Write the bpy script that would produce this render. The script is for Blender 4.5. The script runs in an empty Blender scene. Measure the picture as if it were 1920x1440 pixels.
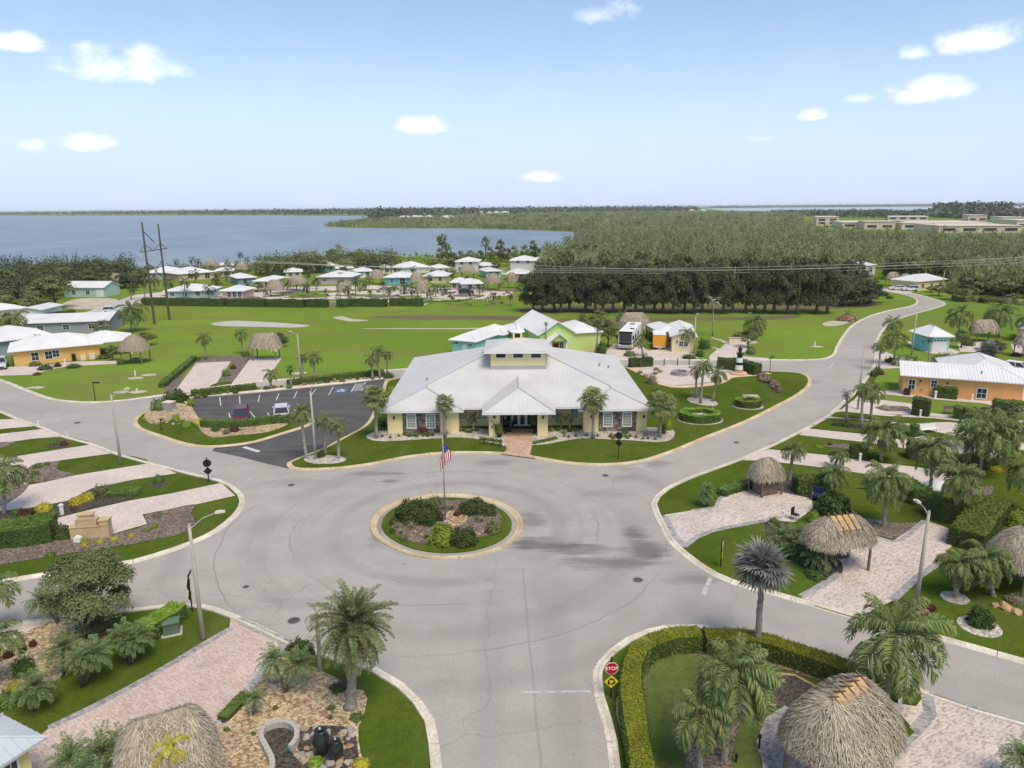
import bpy, bmesh, math, random
import numpy as np
from mathutils import Vector, Matrix, noise
from mathutils.geometry import tessellate_polygon
rnd = random.Random(7)
R = math.radians
scene = bpy.context.scene
C = scene.collection

# ------------------------------------------------------------------ camera
FPX, CX, CY, CAMH = 1356.0, 960.0, 720.0, 25.0
PITCH, ROLL = R(13.71), R(0.48)
cam = bpy.data.cameras.new('camera'); camo = bpy.data.objects.new('camera', cam); C.objects.link(camo)
cam.sensor_width = 36; cam.lens = 36*FPX/1920; cam.clip_start = .5; cam.clip_end = 60000
camo.matrix_world = Matrix.Translation((0,0,CAMH)) @ Matrix.Rotation(R(90)-PITCH, 4, 'X') @ Matrix.Rotation(-ROLL, 4, 'Z')
scene.camera = camo

# ------------------------------------------------------------------ daylight
SUN_EL, SUN_AZ = R(60), R(150)          # azimuth clockwise from +Y (north = away from the camera)
sd = Vector((math.sin(SUN_AZ)*math.cos(SUN_EL), math.cos(SUN_AZ)*math.cos(SUN_EL), math.sin(SUN_EL)))
sl = bpy.data.lights.new('sun', 'SUN'); sl.energy = 2.45; sl.angle = R(30); sl.color = (1, .88, .68)
so = bpy.data.objects.new('sun', sl); C.objects.link(so); so.rotation_euler = sd.to_track_quat('Z', 'Y').to_euler()
world = bpy.data.worlds.new('World'); scene.world = world; world.use_nodes = True
wt = world.node_tree; wn = wt.nodes; wl = wt.links
for n in list(wn): wn.remove(n)
out = wn.new('ShaderNodeOutputWorld'); bg = wn.new('ShaderNodeBackground')
sky = wn.new('ShaderNodeTexSky'); sky.sky_type = 'NISHITA'; sky.sun_disc = False
sky.sun_elevation = SUN_EL; sky.sun_rotation = SUN_AZ; sky.altitude = 0; sky.air_density = 1.0; sky.dust_density = 0.5; sky.ozone_density = 1.6
bg.inputs['Strength'].default_value = 0.126
wl.new(bg.outputs[0], out.inputs[0])
scene.view_settings.view_transform = 'Standard'; scene.view_settings.look = 'None'
scene.view_settings.exposure = 0.45; scene.view_settings.gamma = 1; scene.view_settings.use_curve_mapping = False
scene.cycles.max_bounces = 6; scene.cycles.transparent_max_bounces = 8; scene.cycles.volume_bounces = 0

# ------------------------------------------------------------------ pixel -> place
def ray(px, py):
    u = (px-CX)/FPX; v = (CY-py)/FPX
    c, s = math.cos(ROLL), math.sin(ROLL)
    a = u*c+v*s; b = -u*s+v*c
    cp, sp = math.cos(PITCH), math.sin(PITCH)
    return (a, cp+b*sp, -sp+b*cp)
def G(px, py, z=0.0):
    d = ray(px, py); t = (z-CAMH)/d[2]
    return Vector((d[0]*t, d[1]*t, z))
def AY(px, py, Y):
    d = ray(px, py); t = Y/d[1]
    return Vector((d[0]*t, Y, CAMH+d[2]*t))
def mpp(p):                    # metres per photo pixel at a place
    cp, sp = math.cos(PITCH), math.sin(PITCH)
    return (p[1]*cp-(p[2]-CAMH)*sp)/FPX

# clouds of the sky: soft white shapes far away, seen by direction
def vm(op, a, b=None):
    n = wn.new('ShaderNodeMath'); n.operation = op
    for i, x in enumerate((a, b)):
        if x is None: continue
        if isinstance(x, (int, float)): n.inputs[i].default_value = x
        else: wl.new(x, n.inputs[i])
    return n.outputs[0]
tc = wn.new('ShaderNodeTexCoord'); sep = wn.new('ShaderNodeSeparateXYZ'); wl.new(tc.outputs['Generated'], sep.inputs[0])
az = vm('ARCTAN2', sep.outputs[0], sep.outputs[1]); el = vm('ARCSINE', sep.outputs[2])
def wnoise(scale, detail, w=0):
    n = wn.new('ShaderNodeTexNoise'); n.inputs['Scale'].default_value = scale; n.inputs['Detail'].default_value = detail
    n.inputs['Roughness'].default_value = .62
    mp = wn.new('ShaderNodeMapping'); mp.inputs['Location'].default_value = (w, w, 0); mp.inputs['Scale'].default_value = (1, 1, 1.5)
    wl.new(tc.outputs['Generated'], mp.inputs[0]); wl.new(mp.outputs[0], n.inputs[0]); return n.outputs[0]
nz = wnoise(22, 8); nz2 = wnoise(13, 3, 4)
total = None
CLOUDS = [(215,118,92,36,1),(300,128,50,20,.9),(175,120,42,22,.9),(28,80,48,17,.9),(162,265,48,18,.85),(58,276,26,14,.75),(790,234,44,20,.95),(1012,330,40,16,.85),(1140,24,62,22,.6),
          (1830,74,72,26,1),(1720,97,28,14,.9),(1735,168,62,26,1),(1615,184,28,9,.45),(1523,215,24,12,.75),(1420,260,30,6,.25),(-420,180,120,40,1),(2350,120,130,45,1),(2700,260,70,25,.9),(-900,240,80,26,.9)]
for (px, py, rx, ry, amt) in CLOUDS:
    d = Vector(ray(px, py)).normalized(); a0 = math.atan2(d.x, d.y); e0 = math.asin(d.z)
    k = 1/FPX*.82
    dx = vm('DIVIDE', vm('SUBTRACT', az, a0), rx*k*1.25)
    ey = vm('SUBTRACT', el, e0-ry*k*.25)
    up = vm('DIVIDE', vm('MAXIMUM', ey, 0.0), ry*k*1.45); dn = vm('DIVIDE', vm('MINIMUM', ey, 0.0), ry*k*.75)
    r2 = vm('ADD', vm('MULTIPLY', dx, dx), vm('ADD', vm('MULTIPLY', up, up), vm('MULTIPLY', dn, dn)))
    body = vm('SUBTRACT', 1.0, r2)
    body = vm('ADD', body, vm('MULTIPLY', vm('SUBTRACT', nz, .485), 3.5))
    m = wn.new('ShaderNodeMapRange'); m.interpolation_type = 'SMOOTHSTEP'; m.inputs['From Min'].default_value = -.05; m.inputs['From Max'].default_value = 1.45
    wl.new(body, m.inputs['Value'])
    inside = wn.new('ShaderNodeMapRange'); inside.inputs['From Min'].default_value = 2.2; inside.inputs['From Max'].default_value = .9; wl.new(r2, inside.inputs['Value'])
    v = vm('MULTIPLY', vm('MULTIPLY', m.outputs[0], inside.outputs[0]), amt)
    total = v if total is None else vm('MAXIMUM', total, v)
# broad thin veil
veil = wn.new('ShaderNodeMapRange'); veil.inputs['From Min'].default_value = .45; veil.inputs['From Max'].default_value = .8; veil.inputs['To Max'].default_value = .04; wl.new(nz2, veil.inputs['Value'])
cl = vm('MINIMUM', vm('ADD', total, veil.outputs[0]), 1.0)
mixw = wn.new('ShaderNodeMix'); mixw.data_type = 'RGBA'
hz = wn.new('ShaderNodeMapRange'); hz.inputs['From Min'].default_value = -.02; hz.inputs['From Max'].default_value = .235; hz.inputs['To Min'].default_value = .95; hz.inputs['To Max'].default_value = .10; hz.interpolation_type = 'SMOOTHERSTEP'; wl.new(el, hz.inputs['Value'])
mh0 = wn.new('ShaderNodeMix'); mh0.data_type = 'RGBA'; wl.new(hz.outputs[0], mh0.inputs['Factor']); wl.new(sky.outputs[0], mh0.inputs['A']); mh0.inputs['B'].default_value = (3.95, 4.6, 5.9, 1)
wl.new(cl, mixw.inputs['Factor']); wl.new(mh0.outputs['Result'], mixw.inputs['A']); mixw.inputs['B'].default_value = (7.3, 7.6, 8.0, 1)
wl.new(mixw.outputs['Result'], bg.inputs['Color'])

# ------------------------------------------------------------------ materials
def new_mat(name):
    m = bpy.data.materials.new(name); m.use_nodes = True
    nt = m.node_tree; b = nt.nodes['Principled BSDF']; return m, nt, b
def rgba(c): return (c[0], c[1], c[2], 1)
class NT:
    def __init__(s, nt): s.nt = nt; s.n = nt.nodes; s.l = nt.links
    def node(s, t, **kw):
        n = s.n.new(t)
        for k, v in kw.items(): setattr(n, k, v)
        return n
    def coord(s, kind='Object'): return s.node('ShaderNodeTexCoord').outputs[kind]
    def mapping(s, vec, scale=(1,1,1), rot=(0,0,0), loc=(0,0,0)):
        m = s.node('ShaderNodeMapping'); s.l.new(vec, m.inputs[0]); m.inputs['Scale'].default_value = scale; m.inputs['Rotation'].default_value = rot; m.inputs['Location'].default_value = loc
        return m.outputs[0]
    def noise(s, vec, scale, detail=4, rough=.55):
        n = s.node('ShaderNodeTexNoise'); s.l.new(vec, n.inputs['Vector']); n.inputs['Scale'].default_value = scale; n.inputs['Detail'].default_value = detail; n.inputs['Roughness'].default_value = rough
        return n.outputs[0]
    def ramp(s, fac, stops):
        r = s.node('ShaderNodeValToRGB'); s.l.new(fac, r.inputs[0]); e = r.color_ramp.elements
        while len(e) < len(stops): e.new(.5)
        for x, (p, c) in zip(e, stops): x.position = p; x.color = rgba(c) if not isinstance(c, (int, float)) else (c, c, c, 1)
        return r.outputs[0]
    def mix(s, fac, a, b, blend='MIX'):
        m = s.node('ShaderNodeMix', data_type='RGBA', blend_type=blend)
        for k, x in (('Factor', fac), ('A', a), ('B', b)):
            if isinstance(x, (int, float)): m.inputs[k].default_value = x if k == 'Factor' else (x, x, x, 1)
            elif isinstance(x, tuple): m.inputs[k].default_value = rgba(x)
            else: s.l.new(x, m.inputs[k])
        return m.outputs['Result']
    def math(s, op, a, b=None):
        n = s.node('ShaderNodeMath', operation=op)
        for i, x in enumerate((a, b)):
            if x is None: continue
            if isinstance(x, (int, float)): n.inputs[i].default_value = x
            else: s.l.new(x, n.inputs[i])
        return n.outputs[0]
    def bump(s, h, strength, dist, b):
        n = s.node('ShaderNodeBump'); n.inputs['Strength'].default_value = strength; n.inputs['Distance'].default_value = dist; s.l.new(h, n.inputs['Height']); s.l.new(n.outputs[0], b.inputs['Normal'])
def mat(name, c, c2=None, scale=3, rough=.75, bump=0, var=.0, spec=.3, metal=0, fine=None):
    """plain surface: two tones in noise, optional per-object variation"""
    m, nt, b = new_mat(name); t = NT(nt)
    v = t.coord(); b.inputs['Roughness'].default_value = rough; b.inputs['Specular IOR Level'].default_value = spec; b.inputs['Metallic'].default_value = metal
    c2 = c2 or tuple(x*.86 for x in c)
    n = t.noise(v, scale, 5)
    col = t.ramp(n, [(.35, c2), (.65, c)])
    if fine:
        f = t.noise(v, fine, 3); col = t.mix(.55, col, t.ramp(f, [(.3, .55), (.7, 1.35)]), 'MULTIPLY')
    if var:
        oi = t.node('ShaderNodeObjectInfo'); h = t.node('ShaderNodeHueSaturation'); t.l.new(col, h.inputs['Color'])
        mr = t.node('ShaderNodeMapRange'); mr.inputs['To Min'].default_value = 1-var; mr.inputs['To Max'].default_value = 1+var; t.l.new(oi.outputs['Random'], mr.inputs['Value']); t.l.new(mr.outputs[0], h.inputs['Value']); col = h.outputs[0]
    t.l.new(col, b.inputs['Base Color'])
    if bump: t.bump(t.noise(v, scale*6, 4), bump, .05, b)
    return m
def leafmat(name, c, c2, var=.18, hue=.015, rough=.55, trans=.25, patch=.9, pk=.5):
    """leaves: every leaf (mesh island) and every plant a little different, light passes through"""
    m, nt, b = new_mat(name); t = NT(nt)
    geo = t.node('ShaderNodeNewGeometry'); oi = t.node('ShaderNodeObjectInfo')
    col = t.mix(geo.outputs['Random Per Island'], c, c2)
    n = t.noise(t.coord(), patch, 3); col = t.mix(pk, col, t.ramp(n, [(.35, .68), (.65, 1.3)]), 'MULTIPLY')
    h = t.node('ShaderNodeHueSaturation'); t.l.new(col, h.inputs['Color'])
    mr = t.node('ShaderNodeMapRange'); mr.inputs['To Min'].default_value = 1-var; mr.inputs['To Max'].default_value = 1+var; t.l.new(oi.outputs['Random'], mr.inputs['Value']); t.l.new(mr.outputs[0], h.inputs['Value'])
    mh = t.node('ShaderNodeMapRange'); mh.inputs['To Min'].default_value = .5-hue; mh.inputs['To Max'].default_value = .5+hue; t.l.new(oi.outputs['Random'], mh.inputs['Value']); t.l.new(mh.outputs[0], h.inputs['Hue'])
    b.inputs['Roughness'].default_value = rough; b.inputs['Specular IOR Level'].default_value = .1
    t.l.new(h.outputs[0], b.inputs['Base Color'])
    tr = t.node('ShaderNodeBsdfTranslucent'); t.l.new(h.outputs[0], tr.inputs['Color'])
    mx = t.node('ShaderNodeMixShader'); mx.inputs[0].default_value = trans
    o = nt.nodes['Material Output']; t.l.new(b.outputs[0], mx.inputs[1]); t.l.new(tr.outputs[0], mx.inputs[2]); t.l.new(mx.outputs[0], o.inputs['Surface'])
    return m
def ground_mat(name, tones, big=.05, mid=.6, fine=9, rough=.9, bump=.4, bdist=.06, streak=None, spec=.0):
    """ground: large patches, medium mottling and a fine grain"""
    m, nt, b = new_mat(name); t = NT(nt); v = t.coord()
    a = t.noise(v, big, 5, .6); c = t.noise(v, mid, 4); f = t.noise(v, fine, 3, .7)
    col = t.mix(t.ramp(a, [(.36, 0), (.64, 1)]), tones[0], tones[1])
    col = t.mix(t.ramp(c, [(.45, 0), (.75, .7)]), col, tones[2])
    col = t.mix(.6, col, t.ramp(f, [(.3, .6), (.7, 1.35)]), 'MULTIPLY')
    if streak:
        w = t.noise(t.mapping(v, (1/streak[0], 1/streak[1], 1)), 1, 4); col = t.mix(t.ramp(w, [(.46, 0), (.66, streak[2])]), col, streak[3])
    t.l.new(col, b.inputs['Base Color']); b.inputs['Roughness'].default_value = rough; b.inputs['Specular IOR Level'].default_value = spec
    t.bump(f, bump, bdist, b)
    return m, t, b, col
def stones_mat(name, c1, c2, c3, scale, bump=.8):
    """loose chips or pebbles"""
    m, nt, b = new_mat(name); t = NT(nt); v = t.coord()
    vo = t.node('ShaderNodeTexVoronoi'); t.l.new(v, vo.inputs['Vector']); vo.inputs['Scale'].default_value = scale
    sp = t.node('ShaderNodeSeparateColor'); t.l.new(vo.outputs['Color'], sp.inputs[0])
    col = t.ramp(sp.outputs[0], [(.1, c3), (.45, c1), (.9, c2)])
    col = t.mix(.6, col, t.ramp(vo.outputs['Distance'], [(.2, 1.15), (.75, .45)]), 'MULTIPLY')
    n = t.noise(v, .7, 4); col = t.mix(.5, col, t.ramp(n, [(.35, .7), (.65, 1.25)]), 'MULTIPLY')
    t.l.new(col, b.inputs['Base Color']); b.inputs['Roughness'].default_value = .9
    t.bump(t.math('SUBTRACT', 1.0, vo.outputs['Distance']), bump, .05, b)
    return m
def paver_mat(name, c1, c2, c3, rot=0, w=.22):
    """small concrete pavers laid in a blend of colours"""
    m, nt, b = new_mat(name); t = NT(nt); v = t.mapping(t.coord(), rot=(0,0,rot))
    br = t.node('ShaderNodeTexBrick'); t.l.new(v, br.inputs['Vector'])
    br.inputs['Scale'].default_value = 1; br.inputs['Brick Width'].default_value = w*1.6; br.inputs['Row Height'].default_value = w*.8; br.inputs['Mortar Size'].default_value = .012
    br.inputs['Color1'].default_value = (0,0,0,1); br.inputs['Color2'].default_value = (1,1,1,1); br.inputs['Mortar'].default_value = (.4,.4,.4,1)
    vo = t.node('ShaderNodeTexVoronoi'); t.l.new(t.mapping(v, (1,2,1)), vo.inputs['Vector']); vo.inputs['Scale'].default_value = 1/(w*.85)
    sp = t.node('ShaderNodeSeparateColor'); t.l.new(vo.outputs['Color'], sp.inputs[0])
    mixv = t.math('ADD', t.math('MULTIPLY', sp.outputs[0], .62), t.math('MULTIPLY', t.noise(v, .9, 4, .7), .45))
    col = t.ramp(mixv, [(.22, c3), (.5, c1), (.8, c2)])
    col = t.mix(.35, col, t.ramp(br.outputs['Fac'], [(0, 1.0), (1, .5)]), 'MULTIPLY')
    n = t.noise(v, .35, 5); col = t.mix(.5, col, t.ramp(n, [(.3, .78), (.7, 1.16)]), 'MULTIPLY')
    t.l.new(col, b.inputs['Base Color']); b.inputs['Roughness'].default_value = .85
    t.bump(br.outputs['Fac'], -.5, .01, b)
    return m

M = {}
M['ground'], t, b, gcol = ground_mat('meadow_grass', [(.125,.215,.026),(.185,.275,.038),(.165,.185,.05)], .022, .16, 5, streak=(38, 8, .55, (.185,.17,.065)))
M['lawn'], *_ = ground_mat('mown_lawn', [(.066,.104,.013),(.094,.138,.018),(.054,.076,.013)],   .12, 1.6, 6.5, bump=.9, streak=(2.2, 7, .5, (.12,.135,.038)))
M['lawn_dry'], *_ = ground_mat('tufted_lawn', [(.10,.14,.035),(.145,.185,.055),(.07,.10,.025)], .5, 2.2, 12, bump=.8)
M['asphalt'], *_ = ground_mat('dark_asphalt', [(.085,.085,.087),(.105,.104,.105),(.14,.135,.13)], .12, .5, 25, bump=.15, streak=(14, 1.2, .55, (.145,.14,.135)))
M['kerb'] = mat('kerb_concrete', (.72,.655,.54), (.52,.455,.36), .7, .85, .2, .08, fine=9)
M['kerb_tan'] = mat('stained_kerb', (.63,.52,.345), (.47,.35,.20), .5, .85, .2, 0, fine=9)
M['conc'] = mat('pale_concrete', (.52,.49,.44), (.42,.39,.35), .8, .85, .2, fine=12)
M['mulch'] = stones_mat('bark_mulch', (.19,.14,.105), (.30,.235,.18), (.085,.062,.048), 9)
M['mulch_dark'] = stones_mat('dark_mulch', (.075,.058,.045), (.12,.095,.075), (.03,.024,.02), 10)
M['gravel'] = stones_mat('tan_river_gravel', (.50,.36,.20), (.66,.52,.33), (.27,.17,.09), 7)
M['shell'] = stones_mat('pale_shell_gravel', (.56,.505,.42), (.66,.61,.53), (.38,.32,.25), 6)
M['sand'] = mat('bare_sand', (.56,.49,.39), (.42,.37,.26), .35, .95, .2, fine=6)
M['orange_sand'] = mat('orange_stone_dust', (.62,.40,.25), (.66,.50,.36), .5, .95, .2, fine=8)
M['paver'] = paver_mat('pink_pavers', (.60,.495,.435), (.66,.56,.495), (.53,.425,.375), .35)
M['paver_red'] = paver_mat('red_blend_pavers', (.55,.40,.345), (.60,.50,.44), (.47,.345,.28), .62)
M['paver_tan'] = paver_mat('tan_blend_pavers', (.58,.485,.42), (.66,.57,.495), (.40,.31,.275), -.5)
M['paver_entry'] = paver_mat('terracotta_pavers', (.50,.33,.215), (.58,.42,.30), (.40,.24,.15), 0)
M['paver_edge'] = paver_mat('grey_border_pavers', (.33,.315,.30), (.42,.40,.375), (.20,.19,.185), .3, .3)
M['white'] = mat('white_paint', (.80,.80,.78), (.72,.72,.70), 2, .5, 0)
M['cream'] = mat('cream_paint', (.70,.64,.50), (.62,.56,.43), 2, .6)
M['worn_white'] = mat('worn_road_paint', (.56,.55,.53), (.36,.34,.31), 2.5, .7, fine=9)
M['line_paint'] = mat('parking_line_paint', (.64,.64,.63), (.46,.46,.455), 4, .6)
M['black'] = mat('black_paint', (.018,.018,.019), (.012,.012,.013), 4, .45)
M['dark'] = mat('dark_void', (.03,.03,.032), (.02,.02,.022), 2, .6)
M['roof'] = mat('white_metal_roof', (.74,.73,.715), (.65,.645,.635), .35, .38, 0, .03, .5)
M['roof_club'] = mat('galvalume_roof', (.60,.585,.555), (.53,.515,.49), .3, .4, 0, 0, .5)
M['roof_blue'] = mat('pale_blue_metal_roof', (.53,.57,.585), (.47,.51,.525), .5, .4, 0, 0, .5)
M['flash'] = mat('roof_flashing', (.44,.44,.43), (.38,.38,.37), 1, .4)
M['yellow'] = mat('pale_yellow_stucco', (.82,.69,.36), (.76,.635,.325), .6, .85, .1)
M['stone'] = stones_mat('ledge_stone', (.18,.145,.12), (.28,.23,.19), (.09,.07,.06), 3.2)
m, nt, b = new_mat('window_glass'); b.inputs['Base Color'].default_value = (.03,.04,.045,1); b.inputs['Roughness'].default_value = .08; b.inputs['Specular IOR Level'].default_value = .6; M['glass'] = m
m, nt, b = new_mat('frosted_glass'); b.inputs['Base Color'].default_value = (.25,.30,.25,1); b.inputs['Roughness'].default_value = .2; M['glass_green'] = m
M['pole'] = mat('concrete_pole', (.47,.43,.36), (.38,.35,.29), 1.2, .85, .15, .05, fine=20)
M['wood'] = mat('weathered_wood', (.23,.17,.12), (.15,.11,.08), 3, .85, .2, .1)
M['wood_pole'] = mat('treated_wood_pole', (.13,.10,.08), (.08,.065,.055), 2, .85, .2, .06)
M['orange_cover'] = mat('orange_ridge_sheet', (.58,.365,.16), (.50,.31,.13), 2, .7)
M['metal'] = mat('grey_metal', (.42,.42,.42), (.36,.36,.36), 3, .4, 0, 0, .5, .4)
M['rock'] = mat('garden_rock', (.46,.43,.38), (.27,.25,.22), 4, .85, .5, .22, fine=15)
M['rock_tan'] = mat('tan_boulder', (.50,.34,.19), (.36,.23,.13), 3, .85, .5, .15, fine=15)
M['rock_brown'] = mat('brown_boulder', (.21,.155,.105), (.12,.09,.065), 4, .85, .5, .3, fine=15)
M['trunk'] = mat('palm_trunk', (.40,.36,.305), (.25,.22,.185), 5, .9, .5, .12, fine=14)
M['bark'] = mat('tree_bark', (.20,.175,.15), (.12,.105,.09), 4, .9, .4, .12)
# thatch: each strand its own tone
m, nt, b = new_mat('palm_thatch'); t = NT(nt); geo = t.node('ShaderNodeNewGeometry')
col = t.ramp(geo.outputs['Random Per Island'], [(0, (.29,.235,.165)), (.45, (.42,.35,.26)), (.85, (.52,.45,.345)), (1, (.57,.50,.39))])
col = t.mix(.6, col, t.ramp(t.noise(t.coord(), .8, 4), [(.35, .75), (.65, 1.2)]), 'MULTIPLY')
t.l.new(col, b.inputs['Base Color']); b.inputs['Roughness'].default_value = .95; M['thatch'] = m
M['thatch_core'] = mat('thatch_underlay', (.36,.30,.22), (.26,.21,.15), 5, .95, .5)
L = {}
L['queen'] = leafmat('queen_palm_leaf', (0.139,0.190,0.059), (0.257,0.299,0.112))
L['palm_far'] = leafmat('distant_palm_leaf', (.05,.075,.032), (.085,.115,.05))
L['date'] = leafmat('date_palm_leaf', (0.160,0.198,0.077), (0.288,0.302,0.144))
L['sabal'] = leafmat('sabal_palm_leaf', (0.150,0.198,0.068), (0.278,0.302,0.119))
L['silver'] = leafmat('silver_palm_leaf', (.175,.185,.15), (.25,.26,.215), trans=.15)
L['pygmy'] = leafmat('pygmy_palm_leaf', (0.144,0.217,0.082), (0.247,0.318,0.131))
L['dry'] = leafmat('dry_frond', (0.356,0.209,0.094), (0.451,0.297,0.146))
L['ficus'] = leafmat('ficus_leaf', (.070,.092,.044), (.120,.145,.070), .12)
L['oak'] = leafmat('tree_leaf', (0.115,0.148,0.050), (0.217,0.235,0.095), .2)
L['olive'] = leafmat('olive_tree_leaf', (0.144,0.165,0.063), (0.231,0.248,0.110), .1)
L['wood'] = leafmat('woodland_leaf', (.31,.325,.15), (.37,.375,.19), .2, trans=.5, patch=.022, pk=.85)
L['wood_far'] = leafmat('far_woodland_leaf', (0.081,0.105,0.064), (0.138,0.158,0.093), .15, trans=.1, patch=.006, pk=.85)
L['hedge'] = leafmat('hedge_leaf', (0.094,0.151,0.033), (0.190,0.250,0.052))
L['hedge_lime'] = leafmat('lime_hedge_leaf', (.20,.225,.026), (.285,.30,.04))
L['hedge_dark'] = leafmat('dark_hedge_leaf', (0.058,0.097,0.029), (0.111,0.154,0.046))
L['shrub'] = leafmat('shrub_leaf', (0.092,0.154,0.039), (0.185,0.254,0.065))
L['shrub_lime'] = leafmat('lime_shrub_leaf', (0.172,0.275,0.034), (0.313,0.420,0.062))
L['yellow'] = leafmat('yellow_shrub_leaf', (0.410,0.360,0.028), (0.594,0.500,0.067))
L['red'] = leafmat('red_shrub_leaf', (.10,.04,.035), (.15,.07,.05))
L['grey'] = leafmat('grey_shrub_leaf', (0.251,0.232,0.152), (0.392,0.355,0.248))
L['brown'] = leafmat('dry_brush', (0.313,0.189,0.117), (0.501,0.334,0.220))
L['teal_agave'] = leafmat('blue_agave_leaf', (0.076,0.280,0.257), (0.130,0.360,0.314))
# ------------------------------------------------------------------ mesh helpers
class MB:
    """collects faces; build() links them as ONE mesh object"""
    def __init__(s): s.v = []; s.f = []; s.m = []
    def face(s, pts, mi=0):
        k = len(s.v); s.v += [tuple(p) for p in pts]; s.f.append(tuple(range(k, k+len(pts)))); s.m.append(mi)
    def box(s, c, size, mi=0, rz=0, M4=None):
        x, y, z = (q/2 for q in size); ca, sa = math.cos(rz), math.sin(rz)
        k = len(s.v)
        for dz in (-z, z):
            for dx, dy in ((-x,-y),(x,-y),(x,y),(-x,y)):
                p = Vector((c[0]+dx*ca-dy*sa, c[1]+dx*sa+dy*ca, c[2]+dz))
                s.v.append(tuple(M4 @ p) if M4 else tuple(p))
        for q in ((3,2,1,0),(4,5,6,7),(0,1,5,4),(1,2,6,5),(2,3,7,6),(3,0,4,7)): s.f.append(tuple(k+i for i in q)); s.m.append(mi)
    def box2(s, x0, x1, y0, y1, z0, z1, mi=0): s.box(((x0+x1)/2,(y0+y1)/2,(z0+z1)/2), (abs(x1-x0),abs(y1-y0),abs(z1-z0)), mi)
    def tube(s, pts, rad, n=8, mi=0, cap=True):
        pts = [Vector(p) for p in pts]; rings = []
        if isinstance(rad, (int, float)): rad = [rad]*len(pts)
        for i, p in enumerate(pts):
            d = (pts[min(i+1, len(pts)-1)]-pts[max(i-1, 0)]).normalized()
            u = d.cross(Vector((0,0,1)) if abs(d.z) < .95 else Vector((1,0,0))).normalized(); w = d.cross(u)
            k = len(s.v); rings.append(k)
            for j in range(n):
                a = 2*math.pi*j/n; s.v.append(tuple(p+(u*math.cos(a)+w*math.sin(a))*rad[i]))
        for a, b in zip(rings, rings[1:]):
            for j in range(n): s.f.append((a+j, a+(j+1)%n, b+(j+1)%n, b+j)); s.m.append(mi)
        if cap:
            s.f.append(tuple(rings[-1]+j for j in range(n))); s.m.append(mi)
            s.f.append(tuple(rings[0]+n-1-j for j in range(n))); s.m.append(mi)
    def lathe(s, prof, n=16, c=(0,0,0), mi=0):
        rings = []
        for r, z in prof:
            rings.append(len(s.v))
            for j in range(n): a = 2*math.pi*j/n; s.v.append((c[0]+r*math.cos(a), c[1]+r*math.sin(a), c[2]+z))
        for a, b in zip(rings, rings[1:]):
            for j in range(n): s.f.append((a+j, a+(j+1)%n, b+(j+1)%n, b+j)); s.m.append(mi)
        s.f.append(tuple(rings[-1]+j for j in range(n))); s.m.append(mi)
        s.f.append(tuple(rings[0]+n-1-j for j in range(n))); s.m.append(mi)
    def poly(s, pts, z=None, mi=0):
        P3 = [Vector((p[0], p[1], p[2] if z is None else z)) for p in pts]
        k = len(s.v); s.v += [tuple(p) for p in P3]
        for t in tessellate_polygon([[Vector((p.x, p.y, 0)) for p in P3]]):
            a, b, c = (P3[i] for i in t)
            if (b-a).cross(c-a).z < 0: t = (t[0], t[2], t[1])
            s.f.append(tuple(k+i for i in t)); s.m.append(mi)
    def prism(s, pts, z0, z1, mi=0):
        s.poly(pts, z1, mi); n = len(pts)
        area = sum(pts[i][0]*pts[(i+1)%n][1]-pts[(i+1)%n][0]*pts[i][1] for i in range(n))
        q = list(pts) if area > 0 else list(pts)[::-1]
        for i in range(n):
            a, b = q[i], q[(i+1)%n]; s.face([(a[0],a[1],z0),(b[0],b[1],z0),(b[0],b[1],z1),(a[0],a[1],z1)], mi)
    def mesh(s, name, mats, smooth=False):
        me = bpy.data.meshes.new(name); me.from_pydata(s.v, [], s.f)
        for m in (mats if isinstance(mats, (list, tuple)) else [mats]): me.materials.append(m)
        if len(me.materials) > 1: me.polygons.foreach_set('material_index', s.m)
        if smooth: me.polygons.foreach_set('use_smooth', [True]*len(s.f))
        me.update(); return me
    def build(s, name, mats, parent=None, smooth=False): return link(name, s.mesh(name, mats, smooth), parent)
def link(name, me, parent=None):
    o = bpy.data.objects.new(name, me); C.objects.link(o)
    if parent: o.parent = parent
    return o
def tag(o, label=None, cat=None, group=None, kind=None):
    if label: o['label'] = label
    if cat: o['category'] = cat
    if group: o['group'] = group
    if kind: o['kind'] = kind
    return o
def empty(name, loc, rz=0, label=None, cat=None, group=None):
    o = bpy.data.objects.new(name, None); C.objects.link(o); o.location = loc; o.rotation_euler = (0,0,rz); o.empty_display_size = .2
    return tag(o, label, cat, group)
def np_mesh(name, verts, nper, mats, mi=None):
    """mesh of many equal polygons: verts (k, nper, 3)"""
    k = len(verts); me = bpy.data.meshes.new(name)
    me.vertices.add(k*nper); me.vertices.foreach_set('co', np.asarray(verts, np.float32).ravel())
    me.loops.add(k*nper); me.loops.foreach_set('vertex_index', np.arange(k*nper, dtype=np.int32))
    me.polygons.add(k); me.polygons.foreach_set('loop_start', np.arange(0, k*nper, nper, dtype=np.int32)); me.polygons.foreach_set('loop_total', np.full(k, nper, np.int32))
    for m in (mats if isinstance(mats, (list, tuple)) else [mats]): me.materials.append(m)
    if mi is not None: me.polygons.foreach_set('material_index', np.asarray(mi, np.int32))
    me.update(calc_edges=True); return me
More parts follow.
